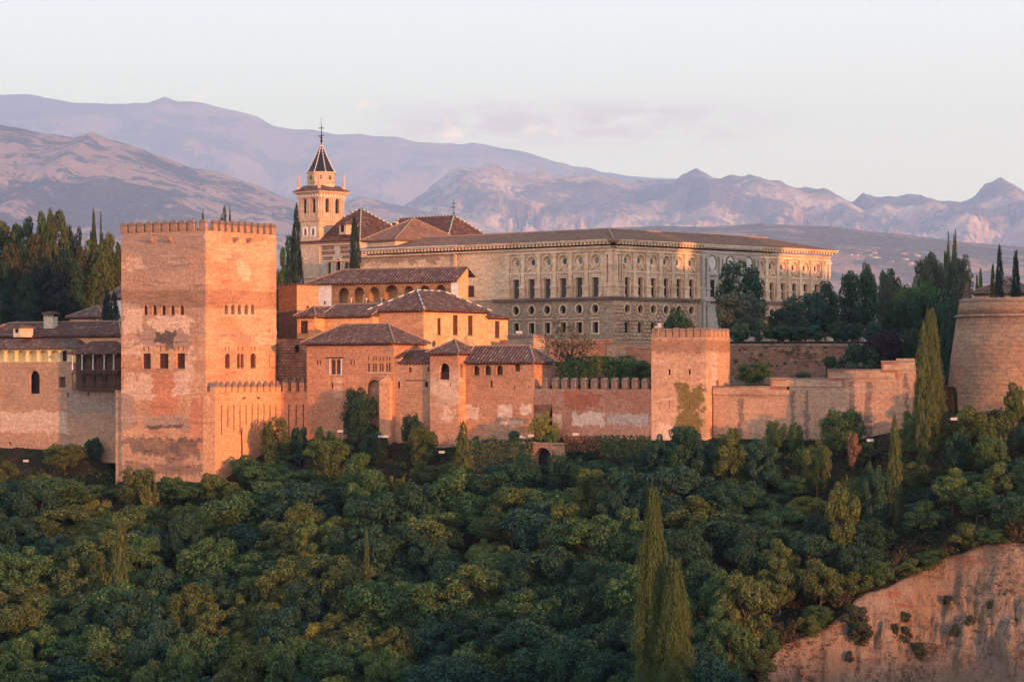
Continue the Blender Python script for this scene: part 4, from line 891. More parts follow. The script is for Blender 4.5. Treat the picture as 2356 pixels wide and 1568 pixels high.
def pilaster(wq, s, mat=None, w_=.42, out=.42, col=False):
    mat = mat or M['stonetrim']; mb = MB(); zp0 = fp.z(c5(0, 532)[1]); zc = fp.z(c5(0, 258)[1])
    wq.box(mb, s - w_ - .3, s + w_ + .3, zlow + .1, zlow + .45, .003, out + .3); wq.box(mb, s - w_ - .16, s + w_ + .16, zlow + .453, zp0 - .3, .003, out + .2)
    wq.box(mb, s - w_ - .32, s + w_ + .32, zp0 - .297, zp0, .003, out + .34); wq.box(mb, s - w_ - .12, s + w_ + .12, zp0 + .003, zp0 + .3, .003, out + .12)
    if col:
        c_ = wq.P(s, 0, out * .9); mb.lathe((c_.x, c_.y), [(w_, zp0 + .303), (w_ * .96, zp0 + 2), (w_ * .84, zc - .5)], 12)
    else: wq.box(mb, s - w_, s + w_, zp0 + .303, zc - .5, .003, out)
    wq.box(mb, s - w_ - .2, s + w_ + .2, zc - .497, zc - .12, .003, out + .14); wq.box(mb, s - w_ - .1, s + w_ + .1, zc - .117, zc, .003, out + .2)
    mb.build('pilaster', mat, root)
lowA = [baysA[0] + i * pR for i in range(6)]
facade_run(wr, LR, baysA + [b for b in baysB], .62, 'mix', M['rust'], lowA + baysB)
facade_run(wl, LL, baysL, .78, 'green', M['stonelow'], [s + 0 for s in baysL[1:]] + [baysL[0]])
for i in range(7): pilaster(wl, baysL[0] + (i - .5) * pL)
for s in (.45, 1.55): pilaster(wl, s, w_=.34); pilaster(wr, s, w_=.34)
for i in range(1, 6): pilaster(wr, baysA[0] + (i - .5) * pR)
pilaster(wr, baysA[0] - .5 * pR, w_=.36); pilaster(wr, baysA[5] + .5 * pR - .1, w_=.36)
for i in range(0, 7): pilaster(wr, baysB[0] + (i - .5) * pQ)
for s in (LR - .4, LR - 1.5): pilaster(wr, s, w_=.34)
for wq, s in ((wl, 2.6), (wr, 2.55), (wr, LR - 2.6)):
    mb = MB(); polyfill(mb, wq, shape('arch', s - .28, s + .28, fp.z(c5(0, 475)[1]), fp.z(c5(0, 352)[1])), [], .02); mb.build('niche', M['rubble'], root)
# entablature, cornice, modillions and floor cornice on both facades
for wq, L in ((wr, LR), (wl, LL)):
    mb = MB(); e = 1.0; Ls = -e
    zf = fp.z(c5(0, 255)[1]); Lp = L if wq is wr else baysL[5] + .5 * pL + .6
    wq.box(mb, -.34, Lp, zf, zf + .35, .004, .34); wq.box(mb, -.38, L, ztop - .004, ztop + .35, -.4, .38); wq.box(mb, -.5, L, zeave - .55, zeave - .3, -.4, .5)
    wq.box(mb, -1.15, L + (1.1 if wq is wr else .6), zeave - .297, zeave - .1, -.4, 1.15); wq.box(mb, -1.3, L + (1.25 if wq is wr else .8), zeave - .097, zeave + .08, -.4, 1.3)
    mb.build('cornice', M['stonetrim'], root)
    mb = MB(); n = int(L / .85)
    for i in range(n): s = (i + .5) * L / n; wq.box(mb, s - .2, s + .2, zeave - .75, zeave - .30, .38, 1.05)
    mb.build('modillion_course', M['stonetrim'], root)
    mb = MB(); Lc = L if wq is wr else wl.S(c5(160)[0])
    wq.box(mb, -.6, Lc, zlow - .18, zlow + .1, .003, .62); wq.box(mb, -.35, Lc, zlow - .5, zlow - .183, .003, .35); mb.build('floor_cornice', M['stonecap'], root)
# rusticated blocks of the west front
mb = MB(); rowh = (zlow - .9 - 3.2) / 15
for r_ in range(15):
    za = 3.2 + r_ * rowh; s = .1 + (.45 if r_ % 2 else 0)
    while s < LR - .5:
        L_ = 1.5 if r_ % 2 else 1.7
        L_ = pR / 3 ; e0, e1 = s + .04, s + L_ - .04
        if not (sP0 - .3 < (e0 + e1) / 2 < sP1 + .3):
            cs = [b for b in lowA + baysB if e0 < b + .75 and e1 > b - .75]; zc = za + rowh / 2
            hit = any((abs(zc - zlo) < 1.25) or (zl0 - .35 < zc < zl1 + .3) for b in cs)
            segs = [(e0, e1)]
            if hit:
                b = cs[0]; segs = [(e0, min(e1, b - .95 if abs(zc - zlo) < 1.25 else b - .68)), (max(e0, b + .95 if abs(zc - zlo) < 1.25 else b + .68), e1)]
            for a, b_ in segs:
                if b_ - a > .25:
                    q0 = [wr.P(a, za + .04, .003), wr.P(b_, za + .04, .003), wr.P(b_, za + rowh - .04, .003), wr.P(a, za + rowh - .04, .003)]
                    g = .09; q1 = [wr.P(a + g, za + .04 + g, .26), wr.P(b_ - g, za + .04 + g, .26), wr.P(b_ - g, za + rowh - .04 - g, .26), wr.P(a + g, za + rowh - .04 - g, .26)]
                    mb.face(q1)
                    for j in range(4): mb.quad(q0[j], q0[(j + 1) % 4], q1[(j + 1) % 4], q1[j])
        s += L_
mb.build('rustication', M['rust'], root)
# marble portal
mb = MB(); wr.box(mb, sP0, sP1, z0, ztop + .3, .004, .55); mb.build('portal', M['grey'], root)
wp = Wall(wr.o + wr.n * .55, wr.d, wr.n)
for x in (705, 745, 865, 895, 1065, 1100, 1202, 1230): pilaster(wp, wr.S(c6(x)[0]), M['grey'], .3, .3, True)
for x, y in ((796, 396), (968, 407), (1140, 402)):
    s = wr.S(c6(x)[0]); z = zo + .15; mb = MB(); polyfill(mb, wp, circ(s, z, 1.0, 1.25), [], .06); 
    for q_ in range(9): a = q_ * 2.4; wp.box(mb, s + .5 * math.cos(a) - .14, s + .5 * math.cos(a) + .14, z + .6 * math.sin(a) - .2, z + .6 * math.sin(a) + .2, .06, .14)
    md = mb.build('relief_medallion', M['marble'], root); mb = MB(); ring(mb, wp, circ(s, z, 1.0, 1.25), .26, 0, .16); mb.build('medallion_ring', M['stonecap'], md)
    h = shape('rect', s - .62, s + .62, zw0 + .4, zw1 + .1); mb = MB(); polyfill(mb, wp, h, [], .012); wn = mb.build('window', M['void'], root); mb = MB(); ring(mb, wp, h, .3, 0, .14)
    wp.box(mb, s - 1.3, s + 1.3, zw1 + .9, zw1 + 1.1, .002, .5); arcp = [(s + 1.15 * math.cos(math.pi * i / 12), zw1 + 1.1 + .75 * math.sin(math.pi * i / 12)) for i in range(13)]; polyfill(mb, wp, arcp, [], .3)
    for i in range(12): mb.quad(wp.P(*arcp[i], .3), wp.P(*arcp[i + 1], .3), wp.P(*arcp[i + 1], 0), wp.P(*arcp[i], 0))
    mb.build('window_surround', M['grey'], wn)
mb = MB(); wp.box(mb, sP0, sP1, zlow - .3, zlow + .12, .003, .9); mb.build('portal_ledge', M['grey'], root); mb = MB(); wp.box(mb, sP0, sP1, zeave - .55, zeave - .1, .003, .7); wp.box(mb, sP0, sP1, zeave - 1.5, zeave - 1.25, .003, .25); mb.build('portal_cornice', M['grey'], root)
for x in (710, 745, 868, 898, 1065, 1100, 1202, 1230):
    c_ = wp.P(wr.S(c6(x)[0]), 0, .35); mb = MB(); mb.lathe((c_.x, c_.y), [(.42, z0 + 3), (.42, z0 + 4.2), (.34, z0 + 4.4), (.30, zlow - 1.3), (.42, zlow - 1.0), (.42, zlow - .32)], 10); mb.build('column', M['grey'], root)
# ring-shaped roof
mb = MB(); o = 1.2; ri = 8.2; zr = zeave + 2.35
O = [fp.p(-o, -o, zeave + .09), fp.p(LR + o, -o, zeave + .09), fp.p(LR + o, LL + .6, zeave + .09), fp.p(-o, LL + .6, zeave + .09)]
I = [fp.p(ri, ri, zr), fp.p(LR - ri, ri, zr), fp.p(LR - ri, LL - ri, zr), fp.p(ri, LL - ri, zr)]
for i in range(4): j = (i + 1) % 4; mb.quad(O[i], O[j], I[j], I[i])
mb.face(I); rf = mb.build('roof', M['tile_red'], root)
for a, b_ in ((0, 1), (0, 3)): ridge_caps(I[a], I[b_], rf, M['cap'], .16)
ridge_caps(O[0], I[0], rf, M['cap'], .16)
mb = MB()
for p, q_ in ((O[0], O[1]), (O[0], O[3])):
    n = int((q_ - p).length / .42)
    for i in range(n): c_ = p.lerp(q_, (i + .5) / n); d_ = (I[0] - O[0]).normalized(); mb.tube([c_ + Vector((0, 0, .08)), c_ + Vector((d_.x, d_.y, .12)) * .5], .11, 5)
mb.build('tile_ends', M['tile_red'], rf)
mb = MB(); wl.box(mb, 36, LL + .7, zeave - .02, zeave + .16, 1.0, 1.42); mb.build('gutter', M['marble'], rf)
mb = MB(); sd = wl.S(c3(1710)[0]); wl.box(mb, sd - .3, sd + .3, zlow, ztop + .1, .004, .2); mb.build('downpipe_chase', M['ochre'], root)
mb = MB(); s_ = wl.S(c5(-80)[0]); mb.quad(fp.p(0, LL, z0), fp.p(LR, LL, z0), fp.p(LR, LL, ztop + .5), fp.p(0, LL, ztop + .5)); mb.quad(fp.p(LR, 0, z0), fp.p(LR, LL, z0), fp.p(LR, LL, ztop + .5), fp.p(LR, 0, ztop + .5)); mb.build('rear_wall', M['stonelow'], root)
sdoor = wl.S(c4(1660)[0]); mb = MB(); wl.box(mb, sdoor - .75, sdoor + .75, zlow + .6, fp.z(c4(0, 208)[1], 0, 30), .004, .03); mb.build('door', M['wood'], root)

# domed-chapel roof inside the palace corner
fc = Fr(c3(1155)[0], 528, 43.0); z0 = 20.0; ze = fc.z(c3(0, 1172)[1]); ac, bc = 17.0, fc.V(c3(893)[0]); root = root_of('chapel', 'low chapel with broad ribbed brown pyramid roof rising behind the palace eaves', 'building', fc, z0)
M['chapelw'] = plain('pale chapel plaster', (.55, .45, .33)); block(root, fc, ac, bc, z0, ze, M['chapelw'], (), (), c3)
hiproof(root, fc, 0, ac, 0, bc, ze + .04, fc.z(c3(0, 980)[1], ac / 2, bc / 2) - ze, .9, M['tile_red'], 'u', ia=9.4, rafters=False)

# church
M['church'] = wallmat('pale church wall', (.50, .44, .38), (.46, .38, .32), (.35, .27, .22), layer=.6, layer_s=.35, streak=.2, blot=.5, brick=(.8, .3, .04, .15), seed=13, tint=(1, .965, .89), bump=.4)
M['churchpink'] = wallmat('pinkish church brick', (.56, .42, .33), (.52, .37, .28), None, layer=.6, layer_s=.2, streak=.2, brick=(.8, .3, .03, .15), seed=14, tint=(1, .965, .89), bump=.3)
fk = Fr(c3(830)[0], 570, 43.0); z0 = 9.0; ze = fk.z(c3(0, 1178)[1]); ak, bk = 16.5, fk.V(c3(296)[0]); root = root_of('church', 'pale church with dark tiled roofs edged by white tiles, below the bell tower', 'church', fk, z0)
lw = [('rect', 535, 566, 1385, 1500, 'wood'), ('arch', 612, 652, 1348, 1500, 'dark'), ('rect', 690, 722, 1380, 1500, 'wood'), ('rect', 345, 368, 1255, 1312, 'dark')]
block(root, fk, ak, bk, z0, ze, M['church'], lw, (), c3, .4)
wq = wallV(fk)
for sp in lw: mb = MB(); ring(mb, wq, hole_of(wq, sp, c3), .35, 0, .15); mb.build('window_surround', M['stonetrim'], root)
mb = MB()
wq.box(mb, wq.S(c3(740)[0]), wq.S(c3(525)[0]), fk.z(c3(0, 1372)[1], 0, 5), fk.z(c3(0, 1360)[1], 0, 5), .003, .4); mb.build('window_hood', M['stonetrim'], root)
mb = MB(); wq.box(mb, -.3, bk, ze - .7, ze - .25, .003, .35); wq.box(mb, -.5, bk, ze - .25, ze - .1, .003, .6); mb.build('cornice', M['stonetrim'], root)
for x0, x1, y0, y1 in ((485, 590, 1225, 1260), (480, 600, 1272, 1305), (490, 580, 1322, 1355), (650, 725, 1230, 1260), (648, 735, 1268, 1300), (670, 730, 1315, 1350)):
    mb = MB(); wq.box(mb, wq.S(c3(x1)[0]), wq.S(c3(x0)[0]), fk.z(c3(0, y1)[1], 0, 6), fk.z(c3(0, y0)[1], 0, 6), .003, .03); mb.build('rubble_panel', M['rubble'], root)
hiproof(root, fk, 0, ak, 0, bk, ze + .04, fk.z(c3(0, 890)[1], ak / 2, bk / 2) - ze, .7, M['tile_dark'], 'v', capmat=[M['capw'], M['capd']], dash=1, ia=None, ib=(ak + 1.4) / 2 - .01)
fd = Fr(c3(700)[0], 572.5, 43.0); zd = fk.z(c3(0, 1120)[1], 2, 5); mb = MB(); mb.obox(fd.A, fd.u * 3.5, fd.v * 1.9, zd - .2, zd + 2.0); dm = mb.build('dormer', M['churchpink'], root)
mb = MB(); roof_hip(mb, fd, 0, 3.5, 0, 1.9, zd + 2.0, .6, .35, ridge='u'); mb.build('dormer_roof', M['tile'], dm)
mb = MB(); wv_ = wallV(fd); wv_.box(mb, .55, 1.35, zd + .3, zd + 1.7, .003, .03); mb.build('dormer_window', M['void'], dm)
fn = Fr(c3(1648)[0], 576, 43.0); an, bn = fn.U(c3(1985)[0]) - .8, fn.V(c3(1010)[0]) + 2; zn = fn.z(c3(0, 1125)[1]) ; block(root, fn, an, bn, z0, zn, M['church'], (), (), c3, name='nave_wall')
P = hiproof(root, fn, 0, an, 0, bn, zn + .04, fn.z(c3(0, 955)[1], an / 2, an / 2) - zn, .8, M['tile_dark'], 'v', capmat=[M['capw'], M['capd']], dash=1, rafters=False, name='nave_roof', ib=an * .42)
r0 = P[4]; mb = MB(); mb.tube([r0 + Vector((0, 0, .1)), r0 + Vector((0, 0, 3.2))], .05, 5); mb.tube([r0 + Vector((-.5, 0, 2.5)), r0 + Vector((.5, 0, 2.5))], .045, 5); mb.tube([r0 + Vector((-.6, 0, 1.7)), r0 + Vector((.3, 0, 1.7))], .09, 5); mb.lathe((r0.x, r0.y), [(.05, r0.z + .2), (.2, r0.z + .4), (.05, r0.z + .65)], 8); mb.build('weather_vane', M['iron'], root)
for x, y in ((1172, 1020), (1805, 1030)):
    q_ = W(c3(x, y), 572 if x < 1500 else 583); mb = MB(); mb.lathe((q_.x, q_.y), [(.22, q_.z - 1.4), (.18, q_.z - .3), (.32, q_.z - .1), (.34, q_.z + .1), (.15, q_.z + .35)], 8); mb.build('stone_ball_finial', M['stonetrim'], root)

# bell tower
ft = Fr(A=fk.q(-.3, fk.V(c3(465)[0])), th=43.0); z0 = 20; AT, BT = ft.U(c3(685)[0]), ft.V(c3(263)[0]); zs = ft.z(c3(0, 985)[1]); zc = ft.z(c3(0, 783)[1]); root = root_of('bell_tower', 'square church bell tower with dark pointed spire and iron cross', 'tower', ft, z0)
M['bell'] = wallmat('bell tower stone', (.58, .43, .32), (.53, .38, .28), None, layer=.6, layer_s=.2, streak=.25, brick=(1.0, .4, .02, .35), seed=15, tint=(1, .965, .89), bump=.25)
lw = [('rect', 314, 338, 1075, 1127, 'wood'), ('rect', 386, 410, 1071, 1125, 'wood'), ('arch', 307, 336, 797, 930, 'open', .9), ('arch', 391, 421, 791, 925, 'open', .9)]
rw = [('arch', 509, 546, 791, 920, 'open', .9), ('arch', 600, 638, 796, 932, 'open', .9)]
wr, wl = block(root, ft, AT, BT, z0, zc, M['bell'], lw, rw, c3, .5)
for wq, L in ((wr, AT), (wl, BT)): mb = MB(); wq.box(mb, -.22, L + .2, zs - .25, zs + .1, .003, .22); mb.build('string_course', M['bell'], root)
mb = MB()
for wq, L, cs in ((wr, AT, (465, 685)), (wl, BT, (465, 263))):
    wq.box(mb, -.3, L + .28, zc + .002, zc + .3, -.3, .28); wq.box(mb, -.15, L + .14, zc + .303, zc + .85, -.3, .12); wq.box(mb, -.5, L + .5, zc + .853, zc + 1.1, -.3, .55); wq.box(mb, -.85, L + .85, zc + 1.103, zc + 1.35, -.3, .9)
mb.build('cornice', M['bell'], root)
mb = MB()
for wq, L in ((wr, AT), (wl, BT)):
    for i in range(9): s = (i + .5) * L / 9; wq.box(mb, s - .14, s + .14, zc + .34, zc + .80, .13, .24)
mb.build('frieze_block_course', M['white'], root)
for wq, L in ((wr, AT), (wl, BT)):
    for t in (.05, .13, .46, .54, .87, .95): mb = MB(); wq.box(mb, L * t - .16, L * t + .16, zs + .103, zc - .003, .003, .16); wq.box(mb, L * t - .22, L * t + .22, zc - .35, zc - .1, .163, .22); mb.build('pilaster', M['bell'], root)
for wq, sp in [(wr, s) for s in rw] + [(wl, s) for s in lw[2:]]:
    mb = MB(); h = hole_of(wq, sp, c3); ring(mb, wq, h, .16, 0, .08); s0_, s1_, zz0 = min(p[0] for p in h), max(p[0] for p in h), min(p[1] for p in h); wq.box(mb, s0_ - .25, s1_ + .25, zz0 - 1.2, zz0 - .003, .003, .12); mb.build('arch_surround', M['bell'], root)
    c_ = wq.P((s0_ + s1_) / 2, 0, -.55); zb = zz0 + 1.0; mb = MB(); mb.lathe((c_.x, c_.y), [(.5, zb), (.36, zb + .3), (.3, zb + .8), (.12, zb + 1.0)], 10); mb.tube([c_ + Vector((0, 0, zb + 1)), c_ + Vector((0, 0, zb + 1.6))], .06, 5); mb.build('bell', M['iron'], root)
for sp in lw[:2]: mb = MB(); ring(mb, wl, hole_of(wl, sp, c3), .38, 0, .1); mb.build('window_surround', M['white'], root)
cc = ft.q(AT / 2, BT / 2); ro = AT * .49; rot = R(43 + 22.5)
mb = MB(); z1_ = zc + 1.353; zo_ = ft.z(c3(0, 695)[1], AT / 2, BT / 2); O = [ft.p(-.95, -.95, z1_), ft.p(AT + .95, -.95, z1_), ft.p(AT + .95, BT + .95, z1_), ft.p(-.95, BT + .95, z1_)]; C_ = Vector((cc.x, cc.y, zo_ + .5)); I = [C_ + (p - C_) * .58 for p in O]
for p in I: p.z = zo_ + .4
for i in range(4): mb.quad(O[i], O[(i + 1) % 4], I[(i + 1) % 4], I[i])
mb.build('skirt_roof', M['tile'], root)
zk = ft.z(c3(0, 552)[1], AT / 2, BT / 2); zap = ft.z(c3(0, 290)[1], AT / 2, BT / 2); apx = Vector((cc.x, cc.y, zap))
roct = (c3(605)[0] - c3(340)[0]) / 2 / FPX * cc.y / math.cos(R(8))
mb = MB(); mb.lathe(cc, [(roct, zo_ - .5), (roct, zk)], 8, rot); mb.build('octagonal_lantern', M['bell'], root)
mb = MB()
for z_, w_, h_ in ((zo_ + 1.0, .12, .25), (zk - .3, .22, .3), (zk - 1.2, .08, .14)): mb.lathe(cc, [(roct + w_, z_), (roct + w_, z_ + h_)], 8, rot)
mb.build('lantern_moulding', M['bell'], root)
zq = ft.z(c3(0, 605)[1], AT / 2, BT / 2)
for i in range(8):
    t = rot + math.pi / 8 + i * math.pi / 4; n_ = Vector((math.cos(t), math.sin(t))); ap = roct * math.cos(math.pi / 8)
    if n_.y > .3: continue
    wq = Wall(cc + n_ * ap, Vector((-n_.y, n_.x)), n_); mb = MB(); polyfill(mb, wq, circ(0, zq, .42), [], .02); o_ = mb.build('round_window', M['void'], root); mb = MB(); ring(mb, wq, circ(0, zq, .42), .16, 0, .09); mb.build('window_moulding', M['bell'], o_)
rs = (c3(608)[0] - c3(332)[0]) / 2 / FPX * cc.y / math.cos(R(8)); prof = [(rs, zk + .01), (rs * .86, zk + (zap - zk) * .10), (rs * .60, zk + (zap - zk) * .36), (rs * .30, zk + (zap - zk) * .68), (.12, zap)]
mb = MB(); mb.lathe(cc, prof, 8, rot); mb.build('spire', M['slate'], root)
for i in range(8):
    t = rot + i * math.pi / 4; d_ = Vector((math.cos(t), math.sin(t)))
    mb = MB(); pts = [Vector((cc.x + d_.x * r_, cc.y + d_.y * r_, z_)) for r_, z_ in prof]; bead = []; rad = []
    for a, b_ in zip(pts, pts[1:]):
        n = max(1, int((b_ - a).length / .55))
        for j in range(n):
            for f_, rr_ in ((.0, .035), (.12, .1), (.6, .11), (.72, .035)): bead.append(a.lerp(b_, (j + f_) / n)); rad.append(rr_)
    mb.tube(bead, rad, 6)
    mb.build('spire_rib', M['capw'], root)
mb = MB(); zx = zap; H = ft.z(c3(0, 48)[1], AT / 2, BT / 2) - zap; px3 = lambda dx_, f_: Vector((cc.x + dx_, cc.y, zx + H * f_))
mb.tube([px3(0, 0), px3(0, .72)], .09, 6); mb.tube([px3(-.05, .6), px3(-.05, 1.0)], .035, 5); mb.lathe(cc, [(.1, zx + .3), (.3, zx + .55), (.1, zx + .9), (.28, zx + 1.2), (.08, zx + 1.5)], 8)
mb.tube([px3(-.55, .60), px3(.55, .60)], .08, 6); mb.tube([px3(-.45, .29), px3(.5, .33)], .1, 6); mb.lathe((px3(-.45, 0).x, cc.y), [(.02, zx + H * .27), (.16, zx + H * .29), (.02, zx + H * .32)], 6); mb.build('iron_cross', M['iron'], root)
for a, b_ in ((0, 0), (AT, 0), (0, BT), (AT, BT)):
    q_ = ft.q(a * .98 + .05, b_ * .98 + .05); mb = MB(); zz = z1_ + .02; mb.obox(q_ - Vector((.3, .3)), Vector((.6, 0)), Vector((0, .6)), zz, zz + 1.1); mb.lathe(q_, [(.26, zz + 1.1), (.34, zz + 1.25), (.2, zz + 1.5), (.30, zz + 1.9), (.18, zz + 2.6), (.1, zz + 3.2), (.12, zz + 3.4), (.03, zz + 3.7)], 8); mb.build('pinnacle', M['bell'], root)

# ------------------------------------------------------------------ house with galleries on the left
fh = Fr(300, 468.3, 34.5); wl = wallV(fh); z0 = -14; zg0, zg1 = fh.z(c1(0, 1332)[1], 0, 10), fh.z(c1(0, 1222)[1], 0, 10); BH = wl.S(-90)
root = root_of('balcony_house', 'rambling house with sunlit arched gallery and wooden balconies beside the great tower', 'house', fh, z0)
sA, sB = wl.S(c1(630)[0]), wl.S(c1(-320)[0])
M['housew'] = wallmat('patched house wall', (.47, .30, .205), (.40, .275, .20), (.33, .27, .225), layer=.7, layer_s=.5, streak=.35, blot=.6, brick=(.9, .27, .05, .15), seed=16, patches=[(-30, -14, 4.6, 8.3, (.60, .46, .37), .75, 2.0), (-14, -2, 8, 12, (.30, .27, .235), .7, 3.0)])
M['cream'] = plain('cream plaster', (.80, .58, .26))
lw = [('arch', 241, 327, 477, 668, 'slit', .9), ('rect', 485, 541, 530, 616, 'wood2'), ('arch', 552, 568, 655, 697, 'slit'), ('arch', 721, 737, 655, 690, 'slit'), ('arch', 68, 88, 1060, 1090, 'slit')]
mb = MB(); facade(mb, wl, [(0, z0), (BH, z0), (BH, zg0), (0, zg0)], openings(wl, lw, c2, root, .5), .5); mb.build('wall', M['housew'], root)
cols = (-50, 42, 132, 223, 313, 405, 495, 585); gal = [hole_of(wl, ('flat', a + 4, b_ - 4, 1240, 1330), c1) for a, b_ in zip(cols, cols[1:])]
mb = MB(); facade(mb, wl, [(sA, zg0 + .002), (BH, zg0 + .002), (BH, zg1 + .1), (sA, zg1 + .1)], gal, .3); mb.build('gallery_arcade', M['cream'], root)
mb = MB(); polyfill(mb, wl, [(sA, zg0 - .4), (BH, zg0 - .4), (BH, zg1 + .1), (sA, zg1 + .1)], [], -.7); mb.quad(fh.p(0, sA, zg0), fh.p(1.6, sA, zg0), fh.p(1.6, BH, zg0), fh.p(0, BH, zg0)); mb.quad(fh.p(0, sA, zg0), fh.p(1.6, sA, zg0), fh.p(1.6, sA, zg1), fh.p(0, sA, zg1)); mb.build('gallery_back_wall', M['cream'], root)
mb = MB(); s_ = wl.S(c1(511)[0]); wl.box(mb, s_ - .45, s_ + .45, zg0 + .02, zg0 + 2.1, -.69, -.65); mb.build('gallery_door', M['void'], root)
for x in cols: s_ = wl.S(c1(x)[0]); q_ = wl.P(s_, 0, .04); mb = MB(); mb.lathe((q_.x, q_.y), [(.16, zg0), (.1, zg0 + .2), (.1, zg1 - .75), (.2, zg1 - .5)], 8); mb.build('column', M['marble'], root)
mb = MB(); roof_hip(mb, fh, 0, 5.0, sA, BH + 5, zg1 + .12, 1.6, .6, ridge='v', bend=False); rf = mb.build('gallery_roof', M['tile'], root)
# upper storey behind
z2 = fh.z(c1(0, 1118)[1], 3, 16); fu = Fr(A=fh.q(3.2, wl.S(c1(870)[0]) - .5), th=34.5); zu = z2
block(root, fu, 9, 34, z0 + 8, zu, M['plaster_o'], (), (), c1, name='upper_wall')
P = hiproof(root, fu, 0, 9, 0, 34, zu + .03, fu.z(c1(0, 1005)[1], 4.5, 10) - zu, .6, M['tile_dark'], 'v', name='upper_roof')
q_ = W(c1(435, 1020), 485); mb = MB(); mb.obox(Vector((q_.x, q_.y)), fh.u * 1.2, fh.v * 2.1, q_.z - .8, q_.z + 1.2); ch = mb.build('chimney', M['chapelw'], root)
fcz = Fr(A=(q_.x, q_.y), th=34.5); mb = MB(); roof_hip(mb, fcz, 0, 1.2, 0, 2.1, q_.z + 1.85, .25, .3, ridge='v'); mb.build('chimney_roof', M['tile'], ch); mb = MB(); mb.obox(fcz.q(.1, .1), fcz.u * 1.0, fcz.v * 1.9, q_.z + 1.2, q_.z + 1.85); mb.build('chimney_vents', M['void'], ch)
mb = MB(); wv_ = wallV(fcz)
for i in range(6): s_ = i * .39; wv_.box(mb, s_, s_ + .14, q_.z + 1.2, q_.z + 1.65, -.14, .0)
mb.build('chimney_brick', M['churchpink'], ch)
q_ = W(c1(170, 1090), 482); fcz = Fr(A=(q_.x, q_.y), th=34.5); mb = MB(); mb.obox(fcz.A, fcz.u * 3, fcz.v * 1.7, q_.z - .8, q_.z + .75); dm = mb.build('dormer', M['chapelw'], root); mb = MB(); roof_hip(mb, fcz, 0, 3, 0, 1.7, q_.z + .95, .35, .35, ridge='u'); mb.build('dormer_roof', M['tile'], dm)
mb = MB(); wallV(fcz).box(mb, .5, 1.2, q_.z - .1, q_.z + .6, .003, .03); mb.build('dormer_window', M['void'], dm)
# wooden balconies
sb0, sb1 = wl.S(c1(1030)[0]), wl.S(c1(648)[0]); zt1 = fh.z(c1(0, 1272)[1], 0, 4); zf1 = fh.z(c1(0, 1400)[1], 0, 4); zf2 = fh.z(c2(0, 628)[1], 0, 4); zt2 = fh.z(c2(0, 500)[1], 0, 4)
mb = MB(); wl.box(mb, sb0, sb1 + .6, zf2, zt1 + .4, -1.4, .003); mb.build('balcony_back_wall', M['void2'], root)  # recess shade is put into this flush wall's dark colour
for zf, zt, cm_ in ((zf1, zt1, M['marble']), (zf2, zt2, M['wood2'])):
    mb = MB(); wl.box(mb, sb0, sb1, zf - .2, zf, 0.004, 1.6); mb.build('balcony_floor', M['wood2'], root)
    mb = MB(); wl.box(mb, sb0, sb1, zf + .95, zf + 1.05, 1.45, 1.55)
    n = int((sb1 - sb0) / .22)
    for i in range(n): s_ = sb0 + (i + .5) * (sb1 - sb0) / n; wl.box(mb, s_ - .03, s_ + .03, zf, zf + .95, 1.47, 1.53)
    mb.build('balcony_railing', M['wood2'], root)
    mb = MB(); wl.box(mb, sb0, sb1, zt - .003, zt + .2, 1.38, 1.6); mb.build('balcony_beam', M['wood2'], root)
    for x in (650, 730, 820, 912, 990): s_ = wl.S(c1(x)[0]); q_ = wl.P(s_, 0, 1.5); mb = MB(); mb.lathe((q_.x, q_.y), [(.13, zf + .003), (.11, zf + 1), (.1, zt - .4), (.22, zt - .1), (.24, zt - .006)], 8); mb.build('balcony_column', cm_, root)
    for x in (690, 775, 865): s_ = wl.S(c1(x)[0]); mb = MB(); wl.box(mb, s_ - .5, s_ + .5, zf + .02, zf + 2.1, .006, .04); mb.build('balcony_door', M['void'], root)
mb = MB(); fbq = Fr(A=fh.q(-1.9, sb0), th=34.5); roof_hip(mb, fbq, 0, 5.2, 0, sb1 - sb0 + .3, zt1 + .24, 2.0, .35, ridge='v'); mb.build('balcony_roof', M['tile_dark'], root)
# little buildings behind
for (px, y, Y_, a, b_, zb, hh, mw, lab) in ((c1(850)[0], c1(0, 962)[1], 512, 6, 8, 2, 2.0, 'plaster_o', 'small brown-roofed pavilion with tiny arched windows by the cypresses'), (c1(1010)[0], c1(0, 805)[1], 500, 7, 3.2, 2, 3.0, 'white', 'sliver of a white house showing at the great tower left edge'), (c1(765)[0], c1(0, 960)[1], 530, 5, 5, 2, 3.0, 'churchpink', 'tiny pointed roof half hidden behind the pavilion')):
    fq = Fr(px, Y_, 34.5); zq_ = fq.z(y); root = root_of('small_pavilion' if mw != 'white' else 'white_house', lab, 'pavilion' if mw != 'white' else 'house', fq, zb)
    lw_ = [('arch', 767, 785, 983, 1003, 'dark'), ('arch', 812, 830, 983, 1003, 'dark')] if mw == 'plaster_o' else []
    block(root, fq, a, b_, zb, zq_, M[mw], lw_, (), c1); hiproof(root, fq, 0, a, 0, b_, zq_ + .03, hh, .6, M['tile'], 'u' if a > b_ else 'v', ia=a / 2 + .5, ib=b_ / 2 + .5)

